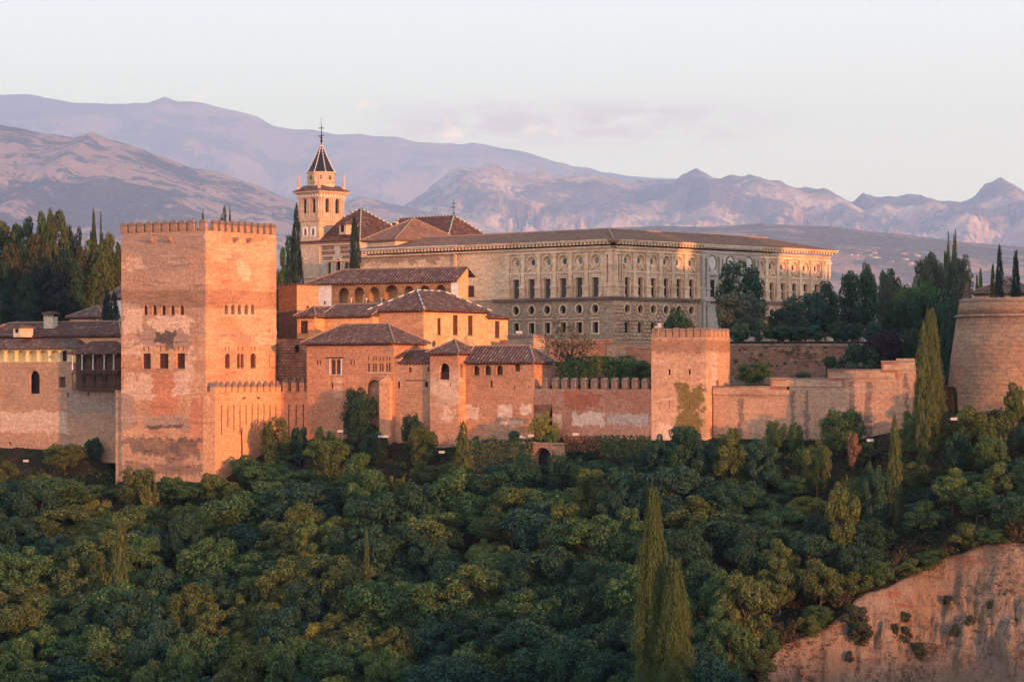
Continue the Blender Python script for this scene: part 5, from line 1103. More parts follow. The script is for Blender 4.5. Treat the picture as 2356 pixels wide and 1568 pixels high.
# ------------------------------------------------------------------ right-hand walls
fm = Fr(c7(563)[0], 410, 27.0); z0 = -14; AM, BM = fm.U(c7(758)[0]), fm.V(c7(113)[0]); zt = fm.z(c7(0, 140)[1]); root = root_of('small_battlemented_tower', 'smaller square battlemented tower with peeling plaster and green moss', 'tower', fm, z0)
mo = (.17, .135, .05)
M['mtower'] = wallmat('peeling tower brick', (.46, .30, .21), (.52, .35, .245), (.60, .46, .36), layer=.8, layer_s=.6, streak=.2, blot=.5, seed=17, grime=[(17.6, 19.4, .6)],
    patches=[(-4.0, -.4, 6.6, 12.8, mo, .75, 2.6), (-4.6, -1.4, 4.4, 8.0, mo, .5, 3.2), (-7.6, -4.6, 2.6, 7.2, (.62, .48, .39), .85, 2.4), (-9, 0, 1.6, 2.2, (.2, .14, .12), .6, .8), (2.0, 4.0, 2, 18, (.48, .42, .35), .8, 1.6), (5, 7, 9, 19, (.55, .32, .20), .5, 2)])
lw = [('arch', 251, 270, 398, 448, 'slit'), ('arch', 416, 434, 398, 448, 'slit'), ('rect', 256, 263, 657, 720, 'slit'), ('rect', 421, 428, 657, 720, 'slit')]
wr, wl = block(root, fm, AM, BM, z0, zt, M['mtower'], lw, [('arch', 645, 667, 492, 552, 'door')], c7, .35)
mhh = fm.z(c7(0, 82)[1]) - zt
merlons(root, wl, [wl.S(c7(x)[0]) for x in (540, 487, 427, 368, 312, 257, 200, 140)], zt + .01, .85, mhh, .5, .32, M['merlon'], M['stonecap'])
merlons(root, wr, [wr.S(c7(x)[0]) for x in (612, 645, 678, 710, 742)], zt + .01, .9, mhh, .5, .32, M['mtower'], M['stonecap'], inset=.002)
merlons(root, Wall(fm.q(0, BM), fm.u, fm.v), [1.2, 2.6, 4.0, 5.4, 6.6], zt + .01, .85, mhh, .5, .32, M['merlon'], M['stonecap'])
merlons(root, Wall(fm.q(AM, 0), fm.v, fm.u), [1.0, 2.5, 4.0, 5.5, 7.0], zt + .01, .85, mhh, .5, .32, M['merlon'], M['stonecap'])
mtop = (fm, zt, wl)
# curtain wall between the gallery range and the small tower
p0 = f7.A; p1 = fm.q(0, BM); d_ = (p1 - p0); Lc = d_.length; d_ = d_.normalized(); n_ = Vector((d_.y, -d_.x)); wc = Wall(p0, d_, n_ if n_.y < 0 else -n_)
z0 = -14; zc0 = wc.Z(c5(800)[0], c5(0, 1392)[1]); root = thing('curtain_wall', 'red and white stained curtain wall with tall rounded merlons', 'wall', (p0.x, p0.y, z0))
M['curtain'] = wallmat('stained red curtain wall', (.47, .265, .19), (.42, .21, .145), (.56, .40, .33), layer=.8, layer_s=.6, streak=.3, blot=.5, seed=18, grime=[(13.4, 14.6, .5)], patches=[(7, 15, 9.6, 11.6, (.40, .13, .075), .6, 2.2), (8.5, 15.8, 6.9, 8.8, (.66, .53, .46), .9, 1.2), (16.5, 25, 7.2, 8.6, (.50, .42, .38), .8, 1.5), (0.2, 6.5, 6.5, 8.6, (.63, .45, .33), .8, .3)])
mb = MB(); facade(mb, wc, [(0.05, z0), (Lc - .05, z0), (Lc - .05, zc0), (0.05, zc0)], openings(wc, [('rect', 2165, 2330, 1190, 1395, 'door', .8)], c4, root, .5), .5)
wc.box(mb, .05, Lc - .05, z0, zc0 - .004, -1.6, -.85); wc.box(mb, .05, Lc - .05, zc0 - .4, zc0 - .002, -.85, -.003); mb.build('wall', M['curtain'], root)
merlons(root, wc, [wc.S(c5(x)[0]) for x in (570, 655, 730, 808, 890, 975, 1058, 1143, 1230, 1312, 1395)], zc0 + .004, 1.05, 1.15, .6, .5, M['merlon'], M['stonecap'], 'round', .02)
# stepped wall
q0 = fm.q(2.1, -.05); q1 = Vector((W((2200, 0), 395.0).x, 395.0)); d_ = (q1 - q0).normalized(); n_ = Vector((d_.y, -d_.x)); ws = Wall(q0, d_, n_)
root = thing('stepped_wall', 'long pale defensive wall with stepped parapet climbing to the round bastion', 'wall', (q0.x, q0.y, -13))
M['stepw'] = wallmat('rain-streaked rammed earth', (.46, .33, .245), (.43, .285, .205), (.38, .30, .245), layer=.8, layer_s=.35, streak=.25, blot=.5, seed=19, holes=True,
    patches=[(-ws_ * 0 + a, b_, 0, t_, (.14, .12, .115),   .6, .9) for a, b_, t_ in ((3.9, 4.7, 11.4), (12.1, 12.7, 12.2), (14.3, 14.9, 13.2), (20.8, 21.7, 14.2), (23.2, 24.2, 14.3), (29.0, 29.5, 15)) for ws_ in (0,)] + [(0, 40, 10.9, 11.5, (.38, .32, .27), .3, 1.0)])
M['stepp'] = wallmat('parapet plaster', (.46, .34, .26), (.40, .28, .21), (.25, .19, .16), layer=.8, layer_s=.3, streak=.5, blot=.5, seed=20)
M['brickred'] = wallmat('small red brick', (.46, .22, .14), (.42, .20, .13), (.36, .19, .13), layer=.3, layer_s=.3, streak=.15, brick=(.3, .1, .02, .6), seed=21)
segs = [(622, 1090, 1245, 550, 612), (1090, 1560, 1690, 483, 543), (1560, 2000, 2112, 413, 474), (2000, 2420, 2440, 345, 408)]
for i, (x0, x1, xe, yt, yb) in enumerate(segs):
    s0, s1, se = ws.S(c7(x0)[0]), ws.S(c7(x1)[0]), ws.S(c7(xe)[0]); xm = c7((x0 + x1) / 2)[0]; zt_, zb_ = ws.Z(xm, c7(0, yt)[1]), ws.Z(xm, c7(0, yb)[1])
    smid = ws.S(c7(segs[i][1])[0]) if i < 3 else se
    a = s0 if i == 0 else ws.S(c7(segs[i - 1][2])[0])
    mb = MB(); ws.box(mb, a + .001, se - .002, -13, zb_ - .5, -2.6, 0); mb.build('wall', M['stepw'], root)
    mb = MB(); ws.box(mb, a + .001, se - .002, zb_ - .497, zb_ - .003, -1.2, .02); ws.box(mb, s0 + .3 if i else s0, se - .01, zb_, zb_ + .75, -.35, .22); mb.build('parapet_band', M['stepp'], root)
    mb = MB(); ws.box(mb, s0 + (2.4 if i else 0), s1 - .004, zb_ + .753, zt_, -.5, .02); mb.build('parapet', M['stepp'], root)
    mb = MB(); ws.box(mb, s0 + (2.4 if i else 0), s1 - .004, zt_ + .003, zt_ + .22, -.55, .08); mb.build('coping', M['stonecap'], root)
    if i:
        mb = MB(); ws.box(mb, s0, s0 + 2.397, zb_ - .9, zt_, -.6, .12); pr = mb.build('step_pier', M['brickred'], root); mb = MB(); ws.box(mb, s0 - .05, s0 + 2.4, zt_ + .003, zt_ + .25, -.65, .18); mb.build('pier_coping', M['stonecap'], pr)
mb = MB(); s0, s1 = ws.S(c7(2040)[0]), ws.S(c7(2400)[0]); z_ = ws.Z(c7(2150)[0], c7(0, 312)[1]); ws.box(mb, s0, s1, z_ - 1.2, z_, -4.4, -3.9); mb.build('rear_parapet', M['stepp'], root)
# round bastion with the fortress keep beyond the frame
bc_ = Vector((72.6, 401)); root = thing('round_bastion', 'massive round stone bastion with sloping sides at the end of the stepped wall', 'bastion', (bc_.x, bc_.y, -12))
M['bast'] = wallmat('coarse bastion masonry', (.27, .20, .15), (.36, .24, .165), (.17, .14, .125), layer=.7, layer_s=.6, streak=.35, blot=.6, brick=(1.3, .6, .09, .15), seed=22, bump=1.0, holes=True)
rt = bc_.x - W((c8(1325)[0], 0), 401).x; zt_ = (HY - c8(0, 640)[1]) / FPX * (401 - rt); zst = (HY - c8(0, 785)[1]) / FPX * (401 - rt)
def rounded(prof, name, mat):
    mb = MB(); mb.lathe(bc_, prof, 48); o = mb.build(name, mat, root)
    me = o.data; uv = me.uv_layers[0].data
    for p in me.polygons:
        if len(p.vertices) != 4: continue
        for li in p.loop_indices:
            v = me.vertices[me.loops[li].vertex_index].co; a = math.atan2(v.y, v.x); c = p.center; ac = math.atan2(c.y, c.x)
            while a - ac > math.pi: a -= 2 * math.pi
            while a - ac < -math.pi: a += 2 * math.pi
            uv[li].uv = (a * rt, v.z)
    me.polygons.foreach_set('use_smooth', [len(p.vertices) == 4 for p in me.polygons]); return o
rounded([(rt + 2.6, -12), (rt + 1.9, -4), (rt + 1.2, 3), (rt + .45, zst - .2)], 'wall', M['bast']); rounded([(rt + .5, zst - .2), (rt + .75, zst - .05), (rt + .75, zst + .12), (rt + .45, zst + .25)], 'string_course', M['stonecap'])
rounded([(rt + .35, zst + .25), (rt + .05, zt_ - .4)], 'parapet', M['bast']); rounded([(rt + .04, zt_ - .4), (rt + .10, zt_ - .3), (rt + .08, zt_ - .02), (rt - .3, zt_ + .12)], 'coping', M['stonecap'])
# ------------------------------------------------------------------ foliage
def leaf_mesh(name, P, N, size, mat, up=None, asp=1.0, seed=0):
    """P centres, N facing directions; each leaf spray is one quad"""
    r_ = np.random.default_rng(seed); n = len(P); N = N / (np.linalg.norm(N, axis=1)[:, None] + 1e-9)
    ref = r_.normal(size=(n, 3)) if up is None else np.tile(up, (n, 1)) + r_.normal(size=(n, 3)) * .35
    t = np.cross(ref, N); t /= np.linalg.norm(t, axis=1)[:, None] + 1e-9; b_ = np.cross(N, t)
    s = size * r_.uniform(.6, 1.35, n)[:, None] * .5
    tilt = r_.normal(size=(n, 3)) * .25
    a = P - t * s * .6 - b_ * s * asp; b2 = P + t * s + tilt * s; c = P + b_ * s * asp * 1.1 - t * s * .1; d = P - t * s - tilt * s * .6
    V = np.stack([a, b2, c, d], 1).reshape(-1, 3).astype(np.float32)
    me = bpy.data.meshes.new(name); me.vertices.add(4 * n); me.vertices.foreach_set('co', V.ravel()); me.loops.add(4 * n); me.loops.foreach_set('vertex_index', np.arange(4 * n, dtype=np.int32))
    me.polygons.add(n); me.polygons.foreach_set('loop_start', np.arange(0, 4 * n, 4, dtype=np.int32)); me.polygons.foreach_set('loop_total', np.full(n, 4, dtype=np.int32))
    me.update(calc_edges=True)
    at = me.attributes.new('tone', 'FLOAT_VECTOR', 'FACE'); at.data.foreach_set('vector', r_.random(3 * n).astype(np.float32)); me.materials.append(mat); return me
def dirs(n, r_, upb=.25):
    d = r_.normal(size=(n, 3)); d[:, 2] += upb; return d / np.linalg.norm(d, axis=1)[:, None]
def lumps_crown(seed, nl, per, H, Rr, z0, lr=(.24, .42), leaf=.05, flat=1.0, mat='leaf', top=.0, name='crown', low=-.75):
    """crown in a unit-ish box: lumps of leaf sprays through the volume"""
    r_ = np.random.default_rng(seed); Ps = []; Ns = []; cen = []
    tries = 0
    while len(cen) < nl and tries < 4000:
        tries += 1; d = r_.normal(size=3); d /= np.linalg.norm(d); q = d * r_.uniform(.35, .82) ** .7
        q[2] = q[2] * .98 + top
        if q[2] < low: continue
        if any(np.linalg.norm(q - c[0]) < .22 for c in cen): continue
        cen.append((q, r_.uniform(*lr)))
    for q, lr_ in cen:
        k_ = int(per * (lr_ / np.mean(lr)) ** 2); d = dirs(k_, r_); sub = dirs(9, r_, .4)
        # each lump is itself knobbly
        dd = (d @ sub.T).max(1); rad = lr_ * (.55 + .5 * dd ** 3) * r_.uniform(.82, 1.08, k_)
        p = q + d * rad[:, None] * np.array([1, 1, .85]); Ps.append(p); Ns.append(d + r_.normal(size=(k_, 3)) * .55)
    P = np.concatenate(Ps); N = np.concatenate(Ns)
    P = P * np.array([Rr, Rr, H / 2]) + np.array([0, 0, z0 + H / 2]); P[:, 2] = np.maximum(P[:, 2], z0 * .7 + .02)
    return leaf_mesh(name, P, N, leaf, M[mat], seed=seed), [(np.array(q) * [Rr, Rr, H / 2] + [0, 0, z0 + H / 2]) for q, _ in cen]
def spire_crown(seed, n, H, Rr, leaf, power=.5, wob=.17, mat='needle', base=.02, tufts=110):
    """flame-shaped crown built from many upright plumes"""
    r_ = np.random.default_rng(seed); ph = r_.uniform(0, 6, 6)
    prof = lambda t: np.minimum(1, (t / .30) ** .5) * np.clip(1 - t, 0, 1) ** power * 1.1
    tt = r_.random(tufts) ** .8 * .93; ta = r_.uniform(0, 2 * math.pi, tufts); tp = r_.uniform(.72, 1.12 + wob * .5, tufts)
    k_ = r_.choice(tufts, n, p=prof(tt) / prof(tt).sum() * .8 + .2 / tufts); L = .085 + .05 * r_.random(tufts)
    v = r_.random(n); w_ = (1 - v) ** .7 * .75 + .04; rad = prof(tt[k_]); sp = np.maximum(rad, .12) * .30
    off = r_.normal(size=(n, 2)) * (w_ * sp)[:, None] * .8; t = tt[k_] + v * L[k_] - .02; cr = rad * tp[k_] * (1 - .35 * v ** 2) + (1 - v) * .05
    ca, sa = np.cos(ta[k_]), np.sin(ta[k_]); x = ca * cr - sa * off[:, 0] + ca * off[:, 1]; y = sa * cr + ca * off[:, 0] + sa * off[:, 1]
    lean = np.sin(t * 3 + ph[3]) * .03 * t
    m_ = n // 4; t2 = r_.random(m_) ** .8; a2 = r_.uniform(0, 6.283, m_); r2 = prof(t2) * .86 * (.8 + .2 * r_.random(m_))
    X = np.concatenate([x * Rr + lean, np.cos(a2) * r2 * Rr]); Y = np.concatenate([y * Rr, np.sin(a2) * r2 * Rr]); Z = np.concatenate([t, t2]) * H * (1 - base) + base * H
    P = np.stack([X, Y, np.clip(Z, 0.0, H * 1.01)], 1); N = np.stack([X, Y, np.full(len(X), .12)], 1); N /= np.linalg.norm(N, axis=1)[:, None] + 1e-9; N += r_.normal(size=N.shape) * .75
    return leaf_mesh('crown', P, N, leaf, M[mat], up=np.array([0, 0, 1.0]), asp=1.15, seed=seed)
def trunk_mesh(seed, H, r0, tips, mat='bark', lean=.0):
    mb = MB(); random.seed(seed); pts = [Vector((0, 0, -H * .12))]
    for i in range(1, 6): pts.append(Vector((random.uniform(-.05, .05) * H * .4 + lean * i, random.uniform(-.05, .05) * H * .4, H * i / 6)))
    mb.tube(pts, [r0 * (1 - .13 * i) for i in range(6)], 7)
    for t_ in tips:
        st = pts[random.choice((2, 3, 4))]; e = Vector(t_); md = st.lerp(e, .5) + Vector((0, 0, -.04 * H)); mb.tube([st, md, e], [r0 * .45, r0 * .3, r0 * .1], 5)
    o = mb.build('trunk', M[mat]); me = o.data; bpy.data.objects.remove(o); return me
PROTO = {}
def proto(kind, i, maker): PROTO.setdefault(kind, []).append(maker(i))
def mk_broad(i):
    c, cen = lumps_crown(100 + i, 24 + i, 430, .78, .5, .2, leaf=.030); return c, trunk_mesh(100 + i, .72, .03, cen[:7])
def mk_wood(i):
    c, cen = lumps_crown(200 + i, 40, 380, .84, .52, .14, lr=(.17, .35), leaf=.026, low=-.9); return c, trunk_mesh(200 + i, .72, .025, cen[:7])
def mk_round(i):
    c, cen = lumps_crown(300 + i, 15, 560, .86, .5, .1, lr=(.3, .5), leaf=.034); return c, trunk_mesh(300 + i, .6, .025, cen[:5])
def mk_umbrella(i):
    c, cen = lumps_crown(400 + i, 26, 380, .46, .52, .5, lr=(.2, .34), leaf=.03, mat='needle'); return c, trunk_mesh(400 + i, .72, .03, cen[:8])
def mk_sparse(i):
    c, cen = lumps_crown(500 + i, 30, 85, .74, .5, .22, lr=(.14, .3), leaf=.034); return c, trunk_mesh(500 + i, .8, .022, cen[:22])
def mk_bush(i):
    c, cen = lumps_crown(600 + i, 16, 420, 1.0, .55, -.08, lr=(.28, .48), leaf=.045); return c, trunk_mesh(600 + i, .5, .02, cen[:4])
def mk_wispy(i):
    c, cen = lumps_crown(560 + i, 34, 34, .8, .5, .2, lr=(.12, .26), leaf=.030); return c, trunk_mesh(560 + i, .85, .02, cen[:28])
def mk_full(i):
    c, cen = lumps_crown(150 + i, 44, 330, .98, .5, .02, lr=(.2, .36), leaf=.026, low=-.97); return c, trunk_mesh(150 + i, .5, .025, cen[:6])
def mk_cyp(i): return spire_crown(700 + i, 7000, 1.0, .5, .030), trunk_mesh(700 + i, .6, .02, [])
def mk_cypbig(i): return spire_crown(740 + i, 60000, 1.0, .5, .0135, .52, .40, tufts=330), trunk_mesh(740 + i, .6, .02, [])
def mk_poplar(i):
    r_ = np.random.default_rng(800 + i); parts = []
    for j in range(6):
        n = 900; t = r_.random(n); a = r_.uniform(0, 6.283, n); ox, oy = r_.uniform(-.3, .3, 2); top = r_.uniform(.7, 1.0); rr = .17 * np.sin(np.clip(t * 2.6 + .25, 0, math.pi)) * r_.uniform(.4, 1.1, n)
        parts.append(np.stack([ox + np.cos(a) * rr, oy + np.sin(a) * rr, .12 + t * (top - .12)], 1))
    P = np.concatenate(parts); N = r_.normal(size=P.shape); N[:, 2] *= .3
    return leaf_mesh('crown', P, N, .035, M['leaf'], up=np.array([0, 0, 1.0]), asp=1.5, seed=i), trunk_mesh(800 + i, .9, .012, [(random.uniform(-.25, .25), 0, .7) for _ in range(5)])
def mk_feather(i):     # upright sprays, like young almond or privet
    r_ = np.random.default_rng(900 + i); P = []; N = []
    for j in range(64):
        a = r_.uniform(0, 6.283); e = r_.uniform(.1, 1.2); d = np.array([math.cos(a) * math.cos(e), math.sin(a) * math.cos(e), math.sin(e)]); L = r_.uniform(.6, 1.0); n = 150
        t = r_.uniform(.25, 1.0, n)[:, None]; q = np.array([0, 0, .16]) + d * t * L * np.array([.56, .56, .95]) + r_.normal(size=(n, 3)) * .032 * (1.3 - t); q[:, 2] += .02; P.append(q); N.append(r_.normal(size=(n, 3)) + d)
    return leaf_mesh('crown', np.concatenate(P), np.concatenate(N), .034, M['leaf'], asp=1.5, seed=i), trunk_mesh(900 + i, .5, .022, [])
for kd, fn, n in (('broad', mk_broad, 3), ('wood', mk_wood, 5), ('round', mk_round, 3), ('umbrella', mk_umbrella, 2), ('sparse', mk_sparse, 2), ('bush', mk_bush, 3), ('full', mk_full, 4), ('wispy', mk_wispy, 1), ('cyp', mk_cyp, 4), ('cypbig', mk_cypbig, 2), ('poplar', mk_poplar, 2), ('feather', mk_feather, 3)):
    for i in range(n): proto(kd, i, fn)
KNAME = {'wispy': 'wispy_tree', 'full': 'broadleaf_tree', 'broad': 'broadleaf_tree', 'wood': 'woodland_tree', 'round': 'round_tree', 'umbrella': 'umbrella_pine', 'sparse': 'sparse_tree', 'bush': 'bush', 'cyp': 'cypress_tree', 'cypbig': 'cypress_tree', 'poplar': 'poplar_tree', 'feather': 'feathery_tree'}
KCAT = {'umbrella': 'pine tree', 'bush': 'bush', 'cyp': 'cypress', 'cypbig': 'cypress', 'poplar': 'poplar'}
TREES = []
def plant(kind, x, y, z, h, r, col, label, group=None, i=None, rot=None):
    i = (len(TREES) if i is None else i) % len(PROTO[kind]); c, t = PROTO[kind][i]
    root = thing(KNAME[kind], label, KCAT.get(kind, 'tree'), (x, y, z), group); root.scale = (2 * r, 2 * r, h); root.rotation_euler = (0, 0, random.uniform(0, 6.28) if rot is None else rot)
    a = bpy.data.objects.new('crown', c); COL.objects.link(a); a.parent = root; j = random.uniform(.9, 1.1); a.color = (col[0] * j, col[1] * j, col[2] * j, 1)
    b_ = bpy.data.objects.new('trunk', t); COL.objects.link(b_); b_.parent = root
    TREES.append((root, x, y, z, h, r)); return root
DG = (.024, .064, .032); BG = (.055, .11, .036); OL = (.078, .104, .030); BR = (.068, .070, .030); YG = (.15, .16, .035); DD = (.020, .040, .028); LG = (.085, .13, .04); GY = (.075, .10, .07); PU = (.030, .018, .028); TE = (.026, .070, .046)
def T(kind, px, ytop, wpx, Y, col, label, group=None, ybase=None, sink=0.0):
    """a tree whose crown top shows at (px, ytop) when it stands on the ground at distance Y"""
    p = W((px, ytop), Y); zb = tz(p.x, Y) - sink if ybase is None else zat(ybase, Y)
    return plant(kind, p.x, Y, zb, max(p.z - zb, 1.0), wpx / 2 / FPX * Y, col, label, group)
GL = 'cypresses and trees behind the balcony house'; GR = 'trees in the gardens west of the palace'; GF = 'shrubs at the foot of the walls'
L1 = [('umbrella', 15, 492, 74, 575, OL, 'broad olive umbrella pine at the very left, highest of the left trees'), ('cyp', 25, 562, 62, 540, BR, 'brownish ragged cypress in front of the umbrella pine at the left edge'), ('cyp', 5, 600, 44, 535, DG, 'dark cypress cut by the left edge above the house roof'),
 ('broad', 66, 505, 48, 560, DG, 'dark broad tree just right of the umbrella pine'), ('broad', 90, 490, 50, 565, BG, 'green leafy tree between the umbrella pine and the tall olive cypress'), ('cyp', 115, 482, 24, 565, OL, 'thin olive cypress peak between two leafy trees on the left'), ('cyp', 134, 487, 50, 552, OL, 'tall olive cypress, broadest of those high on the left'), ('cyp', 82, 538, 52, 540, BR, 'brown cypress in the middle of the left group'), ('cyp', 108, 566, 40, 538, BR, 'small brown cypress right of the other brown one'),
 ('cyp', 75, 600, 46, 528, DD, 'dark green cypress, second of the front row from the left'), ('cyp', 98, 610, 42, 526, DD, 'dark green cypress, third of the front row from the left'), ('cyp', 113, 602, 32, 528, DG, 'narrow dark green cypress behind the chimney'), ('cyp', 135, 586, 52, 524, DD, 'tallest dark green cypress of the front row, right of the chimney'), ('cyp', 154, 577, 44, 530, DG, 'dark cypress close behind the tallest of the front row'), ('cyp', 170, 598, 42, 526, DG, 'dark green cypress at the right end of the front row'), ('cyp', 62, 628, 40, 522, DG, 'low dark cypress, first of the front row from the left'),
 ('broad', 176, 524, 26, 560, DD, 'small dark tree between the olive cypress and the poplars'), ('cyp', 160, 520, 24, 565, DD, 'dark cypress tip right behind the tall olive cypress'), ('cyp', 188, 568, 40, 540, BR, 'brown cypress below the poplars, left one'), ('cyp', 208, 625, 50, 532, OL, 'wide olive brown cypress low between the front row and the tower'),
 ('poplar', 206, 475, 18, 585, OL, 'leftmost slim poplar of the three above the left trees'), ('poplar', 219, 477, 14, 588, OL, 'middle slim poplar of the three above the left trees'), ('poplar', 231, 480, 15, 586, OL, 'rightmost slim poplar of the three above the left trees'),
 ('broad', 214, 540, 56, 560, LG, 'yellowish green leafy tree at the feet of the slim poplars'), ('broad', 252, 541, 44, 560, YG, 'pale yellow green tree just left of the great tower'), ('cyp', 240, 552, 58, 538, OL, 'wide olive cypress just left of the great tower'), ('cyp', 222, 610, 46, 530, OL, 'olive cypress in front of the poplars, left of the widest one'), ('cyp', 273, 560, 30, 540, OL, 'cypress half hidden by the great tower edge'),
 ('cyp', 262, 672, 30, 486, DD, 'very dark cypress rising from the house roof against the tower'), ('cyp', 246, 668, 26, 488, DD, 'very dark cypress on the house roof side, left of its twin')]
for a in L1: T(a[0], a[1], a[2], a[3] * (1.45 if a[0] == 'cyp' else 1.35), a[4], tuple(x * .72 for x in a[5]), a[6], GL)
for i, (px, yt) in enumerate([(35, 600), (62, 570), (88, 545), (118, 560), (150, 545), (176, 570), (204, 560), (232, 575), (262, 590)]): T('full', px, yt, 60, 575 + i % 3, (DD, DG, OL)[i % 3], 'leafy tree filling the grove behind the left cypresses, %s from the left' % ('first second third fourth fifth sixth seventh eighth ninth'.split()[i]), GL)
for kd, px, yt, wd, Y, c_, lb in [('cyp', 467, 485, 9, 545, DD, 'tiny cypress tip showing above the great tower near its corner'), ('broad', 513, 477, 24, 545, DD, 'small dark tree top showing above the great tower battlements'), ('cyp', 529, 480, 11, 545, DD, 'cypress tip right beside the dark tree top above the great tower'),
 ('broad', 652, 575, 44, 500, BG, 'green tree between the great tower and the tall cypress'), ('broad', 672, 545, 52, 545, DG, 'dark tree behind the tall cypress left of the church'), ('cyp', 682, 470, 34, 500, DD, 'tall thin dark cypress standing left of the bell tower'), ('cyp', 816, 500, 36, 495, DD, 'dark cypress in front of the church wall, beside the chapel roof'), ('bush', 712, 610, 52, 492, DD, 'dark bush left of the church wall above the parapet tower'), ('bush', 665, 622, 50, 490, DD, 'low dark bush at the foot of the tall thin cypress'), ('bush', 690, 612, 30, 488, DG, 'small bush squeezed between two others below the church')]: T(kd, px, yt, wd, Y, c_, lb)
R1 = [('full', 1708, 603, 126, 472, DG, 'tallest dark tree in front of the palace portal'), ('full', 1704, 660, 124, 458, GY, 'silvery green tree before the dark one at the portal'), ('full', 1566, 702, 74, 462, DG, 'small green tree showing above the small battlemented tower'), ('full', 1853, 666, 108, 455, TE, 'bluish dark rounded tree right of the silvery tree'), ('full', 1900, 648, 80, 458, TE, 'dark tree covering the far palace corner'),
 ('full', 1975, 606, 100, 462, DG, 'big dark tree right of the palace end'), ('full', 1998, 596, 42, 500, GY, 'greyish tree top peeping behind the big tree right of the palace'), ('full', 2047, 604, 62, 490, DG, 'dark tree between the palace and the poplars'), ('full', 2042, 628, 52, 470, GY, 'pale green tree below the dark one left of the poplars'), ('full', 2108, 640, 118, 452, BG, 'broad bright-topped tree left of the bastion'), ('full', 2136, 573, 84, 485, GY, 'tall greyish tree left of the two poplars'),
 ('poplar', 2174, 524, 20, 505, OL, 'left slim poplar above the trees near the bastion'), ('poplar', 2193, 527, 20, 505, OL, 'right slim poplar above the trees near the bastion'), ('full', 2206, 566, 70, 480, GY, 'airy greyish tree between the poplars and the bastion'), ('cyp', 2186, 612, 18, 460, DG, 'thin dark cypress under the poplars'), ('cyp', 2225, 622, 27, 450, OL, 'olive cypress touching the left rim of the bastion'), ('cyp', 2256, 619, 15, 470, OL, 'small pointed cypress left of the roof behind the bastion'), ('cyp', 2248, 634, 12, 472, OL, 'smallest cypress left of the roof behind the bastion'),
 ('cyp', 2284, 610, 20, 428, OL, 'olive cypress beside the tall dark one on the bastion'), ('cyp', 2299, 564, 29, 430, DD, 'tallest dark cypress above the bastion'), ('cyp', 2337, 580, 30, 430, DD, 'dark cypress above the bastion near the right edge'), ('full', 2133, 660, 124, 446, DG, 'large dark tree directly behind the pointed double cypress'), ('full', 2030, 752, 94, 436, PU, 'dark purple leaved tree in the garden'), ('bush', 1975, 778, 88, 432, DG, 'large dark bush left of the purple tree'), ('bush', 1916, 806, 34, 428, DG, 'small dark bush at the end of the garden retaining wall'),
 ('bush', 1956, 832, 34, 420, GY, 'pale grey green bush above the second wall step'), ('bush', 1925, 838, 26, 421, GY, 'smaller pale bush left of the other pale one'), ('bush', 1990, 830, 46, 424, DG, 'dark flowering bush above the wall steps'), ('full', 2060, 690, 80, 448, DG, 'dark tree filling the gap above the purple tree'), ('full', 1950, 700, 80, 452, DD, 'dark tree low in front of the big one right of the palace'), ('full', 1790, 705, 56, 462, TE, 'dark low tree between the silvery tree and the bluish one'), ('full', 2085, 745, 76, 440, DG, 'dark tree directly right of the purple tree'), ('full', 2185, 700, 60, 438, TE, 'dark tree hugging the left side of the bastion'),
 ('full', 1735, 829, 88, 424, BG, 'broad flat-topped dark tree in the garden behind the stepped wall'), ('bush', 1843, 855, 58, 418, DG, 'low dark hedge bush right of the spreading pine'), ('wispy', 1317, 722, 130, 446, (.085, .07, .045), 'wispy half-bare tree in front of the palace left wall'), ('bush', 1466, 816, 74, 428, BG, 'green bush against the small battlemented tower'), ('bush', 1427, 839, 32, 427, BG, 'light green bush left of the bigger one by the tower'), ('bush', 1356, 843, 34, 429, YG, 'yellow green bush behind the merlons below the hedge'), ('bush', 1381, 855, 24, 426, (.20, .10, .07), 'reddish bush behind the curtain wall merlons'), ('round', 2228, 655, 40, 437, (.20, .13, .12), 'pinkish dry tree at the bastion rim')]
for a in R1: T(*a[:6], a[6], GR)
for i in range(13): T('bush', 1655 + i * 43 + (i * 17) % 13, 748 - (i * 29) % 16, 52, 449 - (i % 3), TE if i % 3 else DG, 'dark bush in the row above the retaining wall, %s from its left end' % ('first second third fourth fifth sixth seventh eighth ninth tenth eleventh twelfth thirteenth'.split()[i]), 'bushes above the retaining wall')
